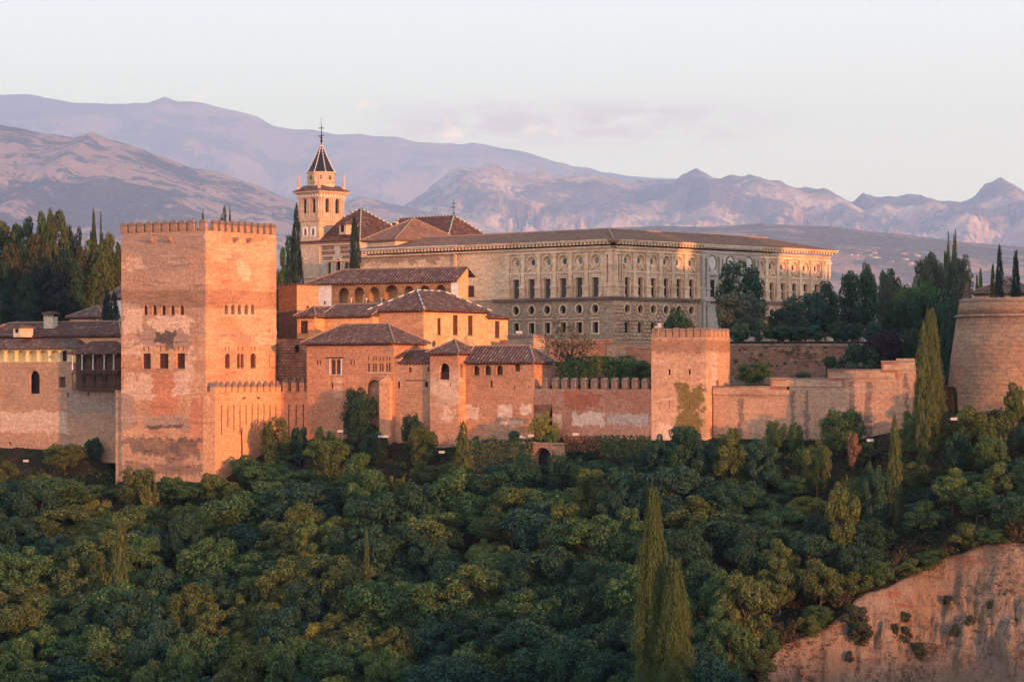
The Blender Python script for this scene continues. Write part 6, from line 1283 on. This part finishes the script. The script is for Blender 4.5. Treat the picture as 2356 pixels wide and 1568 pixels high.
F1 = [('cypbig', 2141, 712, 60, 387, OL, 'tall pointed double cypress before the stepped wall, right stem'), ('cyp', 2124, 743, 46, 386, OL, 'tall pointed double cypress before the stepped wall, left stem'), ('full', 630, 960, 76, 453, OL, 'leafy tree at the end of the pointed merlon wall'), ('bush', 690, 968, 40, 453, DG, 'dark bush left of the oratory building foot'), ('bush', 738, 980, 26, 450, BG, 'small green bush at the oratory wall foot, left one'), ('bush', 762, 984, 24, 449, BG, 'small green bush at the oratory wall foot, right one'), ('full', 825, 893, 92, 448, DG, 'tall leafy tree in front of the blind arch'), ('full', 948, 944, 56, 441, DG, 'dark leafy tree left of the turret'), ('full', 972, 976, 72, 436, OL, 'olive leafy tree in front of the turret'),
 ('cyp', 1066, 970, 50, 420, OL, 'slim cypress in front of the turret corner'), ('bush', 1179, 990, 42, 431, DG, 'round bush at the foot of the gallery range'), ('sparse', 1247, 937, 74, 428, YG, 'little yellow green tree at the curtain wall door'), ('bush', 1270, 982, 34, 427, LG, 'small green bush right of the little yellow tree'), ('full', 1785, 960, 54, 402, BG, 'bright green tree at the foot of the stepped wall'), ('full', 1832, 972, 42, 401, BG, 'smaller green tree right of the bright one below the stepped wall'), ('full', 1938, 930, 112, 397, BG, 'big spreading green tree before the stepped wall'), ('sparse', 1963, 978, 40, 391, (.22, .12, .08), 'reddish brown thin tree below the big spreading one'), ('cyp', 2058, 952, 34, 374, OL, 'narrow olive cypress below the stepped wall'),
 ('full', 2102, 946, 72, 391, LG, 'bright green tree left of the double cypress foot'), ('full', 148, 1014, 100, 468, OL, 'olive leafy tree under the balcony house wall'), ('bush', 214, 1000, 40, 470, DG, 'dark bush between the house and the tower buttress'), ('full', 98, 1083, 96, 455, OL, 'olive leafy shrub lower left below the house'), ('broad', 14, 1054, 60, 462, OL, 'olive tree at the left edge below the house'), ('full', 318, 1066, 96, 449, OL, 'rounded tree hiding the great tower foot'), ('bush', 398, 1083, 66, 446, BG, 'green bush at the right of the tower foot'), ('broad', 492, 1082, 78, 441, OL, 'olive tree below the corner of the pointed merlon wall'), ('bush', 268, 1120, 60, 454, LG, 'light green bush left of the tower foot'), ('cyp', 276, 1192, 52, 408, OL, 'stout olive cypress in the wood below the great tower'),
 ('cyp', 843, 1215, 18, 395, OL, 'thin cypress tip in the wood below the oratory'), ('broad', 2192, 1078, 98, 368, LG, 'bright tree above the bare cliff, left one'), ('broad', 2309, 1063, 104, 366, LG, 'bright tree above the bare cliff, right one'), ('broad', 1937, 1096, 84, 368, OL, 'olive tree below the reddish one'), ('sparse', 2290, 935, 80, 378, OL, 'thin olive tree below the bastion right side'), ('broad', 2335, 880, 60, 382, OL, 'olive tree at the right edge before the bastion'), ('broad', 2232, 925, 76, 384, OL, 'olive tree at the bastion foot'), ('bush', 1090, 990, 40, 428, DG, 'dark bush right of the slim cypress'), ('broad', 2280, 1000, 90, 374, BG, 'green tree between the bastion and the cliff'), ('broad', 2205, 985, 60, 378, DG, 'dark tree right of the double cypress foot'),
 ('wood', 1478, 1032, 92, 401, TE, 'dark tree crown left of the smaller tower foot'), ('wood', 1530, 990, 88, 397, TE, 'dark tree crown below the left edge of the smaller tower'), ('wood', 1578, 970, 112, 396, DG, 'highest dark tree crown overlapping the smaller tower foot'), ('wood', 1642, 1000, 86, 395, TE, 'dark tree crown below the smaller tower right edge'), ('wood', 1690, 984, 100, 393, OL, 'olive tree crown overlapping the first stretch of the stepped wall'), ('wood', 1748, 1002, 90, 391, TE, 'dark tree crown between the olive crown and the bright green tree'),
 ('wood', 1432, 1060, 92, 403, TE, 'dark crown below the green creeper'), ('wood', 1385, 1052, 86, 406, DG, 'dark crown below the creepers'), ('wood', 1330, 1046, 80, 409, DG, 'dark crown right of the bridge arch'), ('full', 1284, 1030, 56, 411, DG, 'small dark crown just right of the bridge arch'), ('full', 1214, 1034, 60, 412, DG, 'small dark crown just left of the bridge arch'), ('wood', 1880, 1004, 80, 388, OL, 'olive crown below the stepped wall, left of the big spreading tree'), ('wood', 1150, 1066, 90, 413, TE, 'dark crown under the ivy wall'), ('wood', 2010, 1050, 80, 372, DG, 'dark crown left of the narrow olive cypress')]
for a in F1: T(*a[:6], a[6], GF)
# the two great cypresses in the foreground wood
T('cypbig', 1503, 1128, 84, 339, (.066, .10, .022), 'tallest foreground cypress, left of the pair rising from the wood'); T('cypbig', 1554, 1290, 86, 336, (.066, .10, .022), 'lower foreground cypress, right of the pair rising from the wood')
GW = 'trees of the wooded slope'
Y1 = [('round', 693, 1264, 54, YG, 'yellow topped tree'), ('round', 350, 1356, 56, YG, 'yellow rounded tree'), ('round', 720, 1420, 62, YG, 'bright yellow tree'), ('round', 778, 1400, 50, LG, 'yellow green tree'), ('round', 558, 1455, 50, YG, 'small round yellow tree'), ('round', 350, 1506, 72, LG, 'light green rounded tree'), ('round', 735, 1328, 60, LG, 'yellow green tree with two lobes'), ('round', 944, 1190, 58, YG, 'yellowish tree'), ('round', 1370, 1466, 66, LG, 'fresh green rounded tree'), ('round', 460, 1330, 44, LG, 'bright green narrow tree'), ('broad', 1716, 1306, 110, OL, 'olive tree with bare stems'), ('broad', 1644, 1394, 78, BG, 'bluish green tree'), ('broad', 1800, 1240, 70, OL, 'olive tree'), ('broad', 530, 1265, 60, LG, 'light olive tree')]
for kd, px, yt, wd, c_, lb in Y1:
    # stand it on the slope: find the distance where the crown has a natural height
    wd *= 1.35; best = min((abs(W((px, yt), Y).z - tz(W((px, yt), Y).x, Y) - 1.5 * wd / FPX * Y), Y) for Y in np.arange(335, 440, .5)); Y = best[1]
    T(kd, px, yt, wd, float(Y), c_, 'FILL ' + lb, GW)
# the wood itself
fill = []; tries = 0; rf_ = random.Random(5)
while len(fill) < 270 and tries < 60000:
    tries += 1; Y = rf_.uniform(332, 452); X = rf_.uniform(-.186 * Y, .186 * Y); yw = np.interp(X, YW_X, YW_Y); d = yw - Y
    if d < 7: continue
    if X > 16 and Y < np.interp(X, YC_X, YC_Y) + 3.0: continue
    z = tz(X, Y); py = HY - z / Y * FPX; px = CX + X / Y * FPX
    if py - 9 / Y * FPX > 1590 or py < 960: continue
    if px > 1700 and d > 50: continue
    sp = 5.4 if d > 16 else 6.4
    if any((X - q[0]) ** 2 + (Y - q[1]) ** 2 < sp ** 2 for q in fill): continue
    if any((X - q[1]) ** 2 + (Y - q[2]) ** 2 < (q[5] * .55 + 1.6) ** 2 for q in TREES): continue
    fill.append((X, Y, z, px, py, d))
for X, Y, z, px, py, d in fill:
    r = rf_.uniform(3.0, 6.4) if px < 1750 else rf_.uniform(2.6, 4.0); h = rf_.uniform(7.0, 11.0) * (1 if d > 25 else .62)
    if d < 16: r *= .62; h *= .8
    if px > 1750: h *= .72
    f = fbm(np.array([X / 16.0]), np.array([Y / 16.0]), 77, 3)[0] + rf_.uniform(-.25, .25)
    if px > 1700 or d < 26: c_, nm = ((OL, 'olive') if f > .08 else (BG, 'green') if f > -.15 else (DG, 'dark green'))
    else: c_, nm = ((OL, 'olive') if f > .17 else (TE, 'dull green') if f > .02 else (BG, 'green') if f > -.14 else (DG, 'dark green'))
    if rf_.random() < .12: c_, nm = ((LG, 'light green') if rf_.random() < .6 else (YG, 'yellow green'))
    kd = rf_.choice(('wood', 'wood', 'wood', 'full', 'full', 'broad', 'round')) if d > 25 else rf_.choice(('full', 'wood', 'feather', 'round', 'full'))
    plant(kd, X, Y, z - .3, h, r, c_, 'FILL ' + nm + ' ' + {'wood': 'leafy', 'broad': 'spreading', 'round': 'rounded', 'feather': 'feathery', 'full': 'bushy'}[kd] + ' tree', GW)
# labels that single out each tree of the wood by where it stands
cols_ = [(-999, 235, 'under the balcony house'), (235, 490, 'under the great tower'), (490, 710, 'under the pointed merlons'), (710, 985, 'under the oratory building'), (985, 1230, 'under the gallery range'), (1230, 1490, 'under the curtain wall'), (1490, 1720, 'under the smaller battlemented tower'), (1720, 2010, 'under the stepped wall'), (2010, 9999, 'under the round bastion')]
rows_ = [(0, 1110, 'high'), (1110, 1200, 'fairly high'), (1200, 1290, 'halfway down'), (1290, 1380, 'low'), (1380, 1470, 'very low'), (1470, 9999, 'at the bottom')]
cells = {}
for t_ in TREES:
    o = t_[0]
    if str(o['label']).startswith('FILL'):
        px = CX + t_[1] / t_[2] * FPX; py = HY - (t_[3] + t_[4]) / t_[2] * FPX
        cc_ = next(c for c in cols_ if c[0] <= px < c[1])[2]; rr_ = next(r for r in rows_ if r[0] <= py < r[1])[2]; cells.setdefault((cc_, rr_), []).append((px, o))
ORD = ['first', 'second', 'third', 'fourth', 'fifth', 'sixth', 'seventh', 'eighth', 'ninth', 'tenth', 'eleventh', 'twelfth', 'thirteenth', 'fourteenth', 'fifteenth', 'sixteenth', 'seventeenth', 'eighteenth']
for (cc_, rr_), L in cells.items():
    L.sort(key=lambda q: q[0])
    for i, (px, o) in enumerate(L): o['label'] = '%s %s %s, %s from left' % (str(o['label'])[5:], rr_, cc_, ORD[min(i, 17)])
# undergrowth over the slope
r_ = np.random.default_rng(99); n = 9000; Yb = r_.uniform(330, 470, n); Xb = r_.uniform(-.19, .19, n) * Yb; yw = np.interp(Xb, YW_X, YW_Y); dd = yw - Yb
ok = (dd > 1.2) & ~((Xb > 20) & (Yb < np.interp(Xb, YC_X, YC_Y) + 1.0)) & (r_.random(n) < np.where(dd < 12, .95, .9)); Xb, Yb = Xb[ok], Yb[ok]; Zb = terrain(Xb, Yb)
P = []; N = []
for x, y, z in zip(Xb, Yb, Zb):
    rr = r_.uniform(.35, 1.1); k_ = int(30 * rr); d = dirs(k_, r_, .5); d[:, 2] = abs(d[:, 2]); P.append(np.array([x, y, z]) + d * rr * r_.uniform(.6, 1.1, (k_, 1)) * np.array([1.2, 1.2, 1.0])); N.append(d + r_.normal(size=(k_, 3)) * .5)
me = leaf_mesh('undergrowth', np.concatenate(P), np.concatenate(N), .34, M['leaf'], seed=4); o = bpy.data.objects.new('undergrowth', me); COL.objects.link(o); o.color = (.036, .052, .022, 1); o['kind'] = 'stuff'
n = 9000; Yb = r_.uniform(322, 358, n); Xb = r_.uniform(24, 68, n); dn_ = fbm(Xb / 4.5, Yb / 3.0, 88, 4); ed_ = np.interp(Xb, YC_X, YC_Y) - Yb; ok = (ed_ > -1.5) & ((dn_ > .20) | ((ed_ < 2.2) & (r_.random(n) < .8))); Xb, Yb = Xb[ok], Yb[ok]; Zb = terrain(Xb, Yb); P = []; N = []
for x, y, z in zip(Xb, Yb, Zb):
    rr = r_.uniform(.15, .55); k_ = int(26 * rr) + 3; d = dirs(k_, r_, .5); d[:, 2] = abs(d[:, 2]); P.append(np.array([x, y, z]) + d * rr * r_.uniform(.5, 1.1, (k_, 1))); N.append(d + r_.normal(size=(k_, 3)) * .6)
me = leaf_mesh('dry_scrub', np.concatenate(P), np.concatenate(N), .16, M['leaf'], seed=6); o = bpy.data.objects.new('dry_scrub', me); COL.objects.link(o); o.color = (.095, .070, .042, 1); o['kind'] = 'stuff'
for i in range(15):
    x = 29.5 + i * 2.35 + random.uniform(-.5, .5); y = float(np.interp(x, YC_X, YC_Y)) + random.uniform(.3, 2.2)
    plant(('bush', 'full', 'feather')[i % 3], x, y, tz(x, y) - .3, random.uniform(2.2, 4.2), random.uniform(1.3, 2.4), (OL, BG, (.085, .07, .035))[(i * 7) % 3], 'small rim tree on the edge of the bare cliff, %s counted from its low end' % ('first second third fourth fifth sixth seventh eighth ninth tenth eleventh twelfth thirteenth fourteenth fifteenth'.split()[i]), 'small trees on the cliff rim')
# shrubs rooted in the cliff
for i, (x, y, wd) in enumerate([(1280, 1225, 28), (1220, 1285, 26), (1285, 1330, 34), (1350, 1410, 36), (1520, 1120, 22), (1640, 1240, 22), (1000, 1250, 62), (1030, 1340, 60), (975, 1445, 24), (1900, 1235, 16), (1760, 1140, 18), (1560, 1300, 26)]):
    px, py = c11(x, y); ys_ = np.arange(300, 362, .25); p = [W((px, py), Y) for Y in ys_]; zt_ = terrain(np.array([q.x for q in p]), ys_); hit = np.argmax(zt_ > np.array([q.z for q in p])); q = p[int(hit)]
    names = ('first', 'second', 'third', 'fourth', 'fifth', 'sixth', 'seventh', 'eighth', 'ninth', 'tenth', 'eleventh', 'twelfth')
    plant('bush', q.x, q.y, q.z - .5, wd / FPX * q.y * .9 + .5, wd / 2 / FPX * q.y, (.05, .06, .03), 'cliff bush at the forest edge, upper' if i == 6 else 'cliff bush at the forest edge, lower' if i == 7 else '%s small bush rooted in the bare cliff, counted from its valley end' % names[i], 'bushes on the bare cliff')
# ------------------------------------------------------------------ gardens, terraces, small things
def strip(name, label, cat, p0, p1, zb, zt, thick, mat, cap=None, group=None):
    a, b_ = Vector(p0), Vector(p1); d = (b_ - a).normalized(); n = Vector((d.y, -d.x)); n = n if n.y < 0 else -n; root = thing(name, label, cat, (a.x, a.y, zb), group); w_ = Wall(a, d, n); L = (b_ - a).length
    mb = MB(); w_.box(mb, 0, L, zb, zt, -thick, 0); mb.build('wall', mat, root)
    if cap is not None: mb = MB(); w_.box(mb, -.1, L + .1, zt + .003, zt + cap, -thick - .1, .12); mb.build('coping', M['stonecap'], root)
    return root, w_, L
M['retain'] = wallmat('plant-tufted retaining wall', (.32, .205, .155), (.28, .19, .145), (.24, .17, .14), layer=.6, layer_s=.4, streak=.35, blot=.6, brick=(.6, .3, .05, .6), seed=23, bump=.8, patches=[(-60, 60, 1.0, 1.9, (.30, .25, .20), .6, 1.6)])
pa, pb = W((c7(735)[0], 0), 441), W((1985, 0), 441)
root, wr_, L = strip('retaining_wall', 'broad garden retaining wall tufted with plants, topped by dark trees', 'wall', (pa.x, 441), (pb.x, 441), -2.0, zat(c7(0, 212)[1], 441), 1.0, M['retain'], .35)
r_ = np.random.default_rng(12); P = []; N = []
for i in range(70):
    s = r_.uniform(1, L - 1); z = r_.uniform(1.6, 4.9); k_ = r_.integers(10, 30); d = dirs(k_, r_); q = wr_.P(s, z, .05); P.append(np.array(q) - np.array(ORG[root.name]) + d * r_.uniform(.12, .4)); N.append(d)
me = leaf_mesh('tufts', np.concatenate(P), np.concatenate(N), .2, M['leaf'], seed=3); o = bpy.data.objects.new('wall_tufts', me); COL.objects.link(o); o.parent = root; o.color = (.05, .08, .03, 1); o['kind'] = 'stuff'
p0, p1 = W((1150, 0), 470), W((1400, 0), 462); strip('terrace_wall', 'low dark terrace wall below the palace left front', 'wall', (p0.x, 470), (p1.x, 462), -2, zat(784, 465), 1.2, M['retain'], .25)
p0, p1 = W((1396, 0), 462), W((1540, 0), 452); strip('terrace_wall', 'grey stone terrace wall between the palace corner and the smaller tower', 'wall', (p0.x, 462), (p1.x, 452), -2, zat(791, 458), 1.2, M['stonelow'], .25)
p0, p1 = W((1440, 0), 447), W((1550, 0), 441); strip('terrace_wall', 'lower dark terrace wall just left of the smaller tower', 'wall', (p0.x, 447), (p1.x, 441), -2, zat(801, 445), 1.0, M['retain'], .25)
p0, p1 = W((c5(272)[0], 0), 452), W((c5(482)[0], 0), 446); strip('garden_shed', 'small brick shed wall with tiled top between apricot annex and palace', 'wall', (p0.x, 452), (p1.x, 446), -2, zat(c5(0, 975)[1], 449), 3.0, M['stonelow'], .5)
# clipped hedges
def hedge(px0, px1, ytop, Y0, Y1, thick, label, col):
    a = W((px0, ytop), Y0); b_ = W((px1, ytop), Y1); z0_ = -1.3; d = Vector((b_.x - a.x, Y1 - Y0)); L = d.length; d.normalize(); n_ = Vector((-d.y, d.x)); h = a.z - z0_; r_ = np.random.default_rng(int(px0))
    k_ = int((L * h * 2 + L * thick + thick * h * 2) * 26); P = []; N = []
    A = L * h; B = L * thick; C = thick * h; tot = 2 * A + B + 2 * C
    for area, fn in ((A, lambda u, v: ((u * L, 0, v * h), (0, -1, 0))), (A, lambda u, v: ((u * L, thick, v * h), (0, 1, 0))), (B, lambda u, v: ((u * L, v * thick, h), (0, 0, 1))), (C, lambda u, v: ((0, u * thick, v * h), (-1, 0, 0))), (C, lambda u, v: ((L, u * thick, v * h), (1, 0, 0)))):
        m_ = int(k_ * area / tot)
        for _ in range(m_): q, nn = fn(r_.random(), r_.random()); P.append(q); N.append(nn)
    P = np.array(P, float) + r_.normal(size=(len(P), 3)) * .06; N = np.array(N, float) + r_.normal(size=(len(N), 3)) * .35
    ex = np.array([[d.x, d.y, 0], [n_.x, n_.y, 0], [0, 0, 1]]); me = leaf_mesh('hedge_foliage', P @ ex, N @ ex, .26, M['needle'], seed=5)
    o = bpy.data.objects.new('clipped_hedge', me); COL.objects.link(o); o.location = (a.x, a.y, z0_); o.color = tuple(col) + (1,); tag(o, label, 'hedge', 'clipped garden hedges')
    return o
hedge(1279, 1362, 832, 434, 429, 1.4, 'long dark clipped hedge left of the bright yellow green one', (.035, .075, .018)); hedge(1362, 1385, 820, 429, 427.5, 1.6, 'bright yellow green clipped hedge block, tallest of the row', (.11, .12, .02))
hedge(1385, 1420, 832, 427.5, 426, 1.4, 'dark clipped hedge right of the bright one', (.04, .08, .018)); hedge(1300, 1324, 822, 440, 439, 1.4, 'small dark hedge block behind the long hedge, left one', (.035, .07, .02)); hedge(1388, 1409, 822, 440, 439, 1.4, 'small dark hedge block behind the hedges, middle one', (.035, .075, .02)); hedge(1418, 1446, 819, 440, 438, 1.5, 'square hedge block farthest right, next to the green bush', (.04, .085, .02)); hedge(1334, 1356, 820, 440, 438.5, 1.5, 'olive hedge block behind the long hedge, beside the bright one', (.07, .085, .02))
# ivy bank, little bridge and banks below the gallery range
def ivy(name, label, p0, p1, yt0, yt1, zdown, col, seed):
    a = W((p0[0], yt0), p0[1]); b_ = W((p1[0], yt1), p1[1]); r_ = np.random.default_rng(seed); L = (b_ - a).length; k_ = int(L * zdown * 30); u = r_.random(k_); v = r_.random(k_)
    bumpy = fbm(u * L / 1.3, v * zdown / 1.3, seed, 4) * .7; P = np.array(a)[None] + (np.array(b_ - a))[None] * u[:, None]; P[:, 2] -= v * zdown; P[:, 1] -= .5 + bumpy + v * .8
    N = np.tile([0.1, -1, .35], (k_, 1)) + r_.normal(size=(k_, 3)) * .5; me = leaf_mesh('ivy_leaves', P - np.array(a), N, .3, M['leaf'], seed=seed); o = bpy.data.objects.new(name, me); COL.objects.link(o); o.location = a; o.color = tuple(col) + (1,); tag(o, label, 'ivy'); return o
pa, pb = W((1084, 0), 426), W((1226, 0), 419); strip('garden_bank_wall', 'low wall under the ivy below the gallery range', 'wall', (pa.x, 426), (pb.x, 419), -17, zat(1014, 423), .8, M['brickw'])
ivy('ivy', 'dark green ivy covering the low wall under the gallery range', (1084, 425.9), (1226, 418.9), 1012, 1008, 4.0, (.025, .06, .02), 7)
pa, pb = W((1226, 0), 419), W((1300, 0), 415); a, b_ = Vector((pa.x, 419)), Vector((pb.x, 415)); d = (b_ - a).normalized(); n = Vector((d.y, -d.x)); wb2 = Wall(a, d, n if n.y < 0 else -n); L = (b_ - a).length
root = thing('arched_bridge', 'small brick arch at the end of the ivy wall', 'bridge', (a.x, a.y, -15)); zt_ = zat(1022, 417); mb = MB(); hsh = shape('arch', .1, 3.6, -15.0, zt_ - .45); facade(mb, wb2, [(-.2, -15.5), (L, -15.5), (L, zt_), (-.2, zt_)], [hsh], 1.2); wb2.box(mb, -.2, L, zt_ + .003, zt_ + .25, -1.3, .1); mb.build('arch_wall', M['brickw'], root); mb = MB(); polyfill(mb, wb2, grow(hsh, .02), [], -1.2); mb.build('arch_opening', M['void'], root)
ivy('creeper', 'reddish creeper spilling below the curtain wall', (1300, 414.5), (1380, 411), 1004, 1001, 2.2, (.13, .065, .03), 9); ivy('creeper', 'green creeper at the foot of the curtain wall beside the smaller tower', (1380, 411.5), (1496, 406), 1000, 1003, 3.0, (.06, .085, .025), 10)
# floodlights
def flood(px, y, Y, label, h=None, on=None):
    p = W((px, y), Y); zb = tz(p.x, Y) if on is None else on; root = thing('floodlight', label, 'floodlight', (p.x, Y, zb), 'floodlights below the walls'); mb = MB(); mb.tube([(p.x, Y, zb - .2), (p.x, Y, p.z)], .035, 6); mb.build('pole', M['iron'], root)
    mb = MB(); q = Vector((p.x - .45, Y - .25)); mb.obox(q, Vector((.85, .1)), Vector((-.05, .5)), p.z, p.z + .34); hd = mb.build('lamp_head', M['lamp'], root); mb = MB(); mb.obox(q + Vector((.08, .56)), Vector((.72, .06)), Vector((0, .03)), p.z + .05, p.z + .3); mb.build('lamp_glass', M['glass'], hd)
flood(60, 1062, 462, 'white floodlight on a pole below the house at far left'); flood(1017, 1042, 421, 'white floodlight on a pole between olive leafy tree and slim cypress'); flood(2003, 1015, 377, 'white floodlight on a pole below the stepped wall, right of the brownish tree'); flood(2195, 966, 379, 'white floodlight on a pole at the foot of the round bastion')
flood(783, 994, 441, 'floodlight on a post left of the tall leafy tree by the oratory'); flood(877, 1006, 438.5, 'tilted floodlight at the blind arch foot, left of two'); flood(888, 1006, 438.5, 'boxy floodlight at the blind arch foot, right of two'); flood(1203, 1007, 423, 'small floodlight above the ivy, left of the bridge'); flood(1222, 1004, 422, 'small floodlight above the bridge arch'); flood(1325, 1001, 411, 'small white floodlight above the reddish creeper')
q = W(c5(1515, 893), 413); root = thing('rooftop_floodlight', 'white floodlight standing on the smaller battlemented tower', 'floodlight', (q.x, q.y, q.z - 1.6)); mb = MB(); mb.tube([(q.x, q.y, q.z - 1.6), (q.x, q.y, q.z + .5)], .05, 6); mb.build('pole', M['lamp'], root); mb = MB(); mb.obox(Vector((q.x - .6, q.y - .2)), Vector((1.0, -.1)), Vector((.05, .45)), q.z + .1, q.z + .3); mb.obox(Vector((q.x - .1, q.y - .1)), Vector((.5, 0)), Vector((0, .4)), q.z + .32, q.z + .75); mb.build('lamp_head', M['lamp'], root)
q = W(c4(2055, 605), 449.5); root = thing('terrace_floodlight', 'white floodlight on the little brick shed left of the palace', 'floodlight', (q.x, q.y, q.z - .9)); mb = MB(); mb.tube([(q.x, q.y, q.z - .9), (q.x, q.y, q.z)], .05, 6); mb.build('pole', M['lamp'], root); mb = MB(); mb.obox(Vector((q.x - .5, q.y)), Vector((1.0, 0)), Vector((0, .4)), q.z, q.z + .4); mb.build('lamp_head', M['lamp'], root)
# house behind the bastion
fq = Fr(c8(1800)[0], 455, 34.5); zq_ = fq.z(c8(0, 600)[1]); root = root_of('tiled_house', 'low house with grey brown tiled roof behind the bastion cypresses', 'house', fq, 2); bq = fq.V(c8(1432)[0]); block(root, fq, 9, bq, 2, zq_, M['cream'], (), (), c8); hiproof(root, fq, 0, 9, 0, bq, zq_ + .03, fq.z(c8(0, 472)[1], 4, 2) - zq_, .6, M['tile'], 'v')
# unseen fortress keep and walls, built and sized to shade the palace west front
fz = Fr(A=(95, 384), th=10); root = thing('unseen_fortress_keep', 'unseen fortress keep and tower with high walls, placed to shade the palace west front', 'fortress', (95, 384, -5))
def slab(x0, x1, y0, y1, z0_, z1_, nm): mb = MB(); mb.obox(Vector((x0, y0)), Vector((x1 - x0, 0)), Vector((0, y1 - y0)), z0_, z1_); return mb.build(nm, M['bast'], root)
slab(86, 103.5, 386, 400, -6, 37.5, 'keep'); slab(119.5, 140, 384, 398, -6, 39.5, 'tower'); slab(103.503, 119.497, 388, 391, -6, 30.5, 'wall'); slab(140.003, 182, 387, 390, -6, 33.5, 'long_wall')
# village on the foothills
bpy.context.view_layer.update()
fo = bpy.data.objects['foothills']; dg = bpy.context.evaluated_depsgraph_get()
VL = [(432, 283, 24, 14, 'w'), (482, 285, 30, 16, 'p'), (505, 268, 16, 10, 'w'), (478, 312, 20, 8, 'w'), (527, 313, 16, 8, 'w'), (590, 288, 24, 12, 'w'), (626, 268, 40, 18, 'p'), (632, 305, 44, 18, 'w'), (660, 308, 30, 12, 'w'), (866, 275, 40, 18, 'p'), (895, 270, 24, 10, 'p'), (882, 320, 48, 18, 'w'), (962, 280, 30, 14, 'p'), (985, 292, 36, 18, 'w'), (925, 355, 40, 14, 'w'), (770, 340, 18, 10, 'w'), (905, 365, 30, 10, 'p'), (745, 345, 16, 8, 'w'), (300, 298, 12, 8, 'w'), (1118, 303, 12, 10, 'w')]
M['vw'] = plain('village white wall', (.80, .70, .66)); M['vp'] = plain('village pink wall', (.70, .44, .36)); M['vr'] = plain('village roof', (.45, .24, .17))
VL.sort()
for i, (x, y, wd, hh, cl) in enumerate(VL):
    p = Vector(W(c8(x, y + hh / 2), 1000)); ok, loc, nn, _ = fo.ray_cast(Vector((0, 0, 0)), p.normalized(), depsgraph=dg)
    if not ok: continue
    sc = loc.y / FPX * .2787; w_, h_ = wd * sc, hh * sc; o_ = loc - Vector((0, 0, h_ * .3))
    root = thing('village_house', '%s far village house on the wooded foothill, %s from the left' % ('white' if cl == 'w' else 'pinkish', ['first', 'second', 'third', 'fourth', 'fifth', 'sixth', 'seventh', 'eighth', 'ninth', 'tenth', 'eleventh', 'twelfth', 'thirteenth', 'fourteenth', 'fifteenth', 'sixteenth', 'seventeenth', 'eighteenth', 'nineteenth', 'twentieth'][i]), 'house', o_, 'village houses on the foothill')
    fv = Fr(A=(o_.x, o_.y), th=40); a_, b_ = w_ * .55, w_ * .9; mb = MB(); mb.obox(fv.A, fv.u * a_, fv.v * b_, o_.z - h_ * .5, o_.z + h_ * .9); mb.build('wall', M['vw' if cl == 'w' else 'vp'], root)
    mb = MB(); roof_hip(mb, fv, 0, a_, 0, b_, o_.z + h_ * .9, h_ * .3, .4, ridge='v' if b_ > a_ else 'u', t=.1); mb.build('roof', M['vr'], root)
# camera-side terrace is plain ground; one bird over the mountains as in the photograph
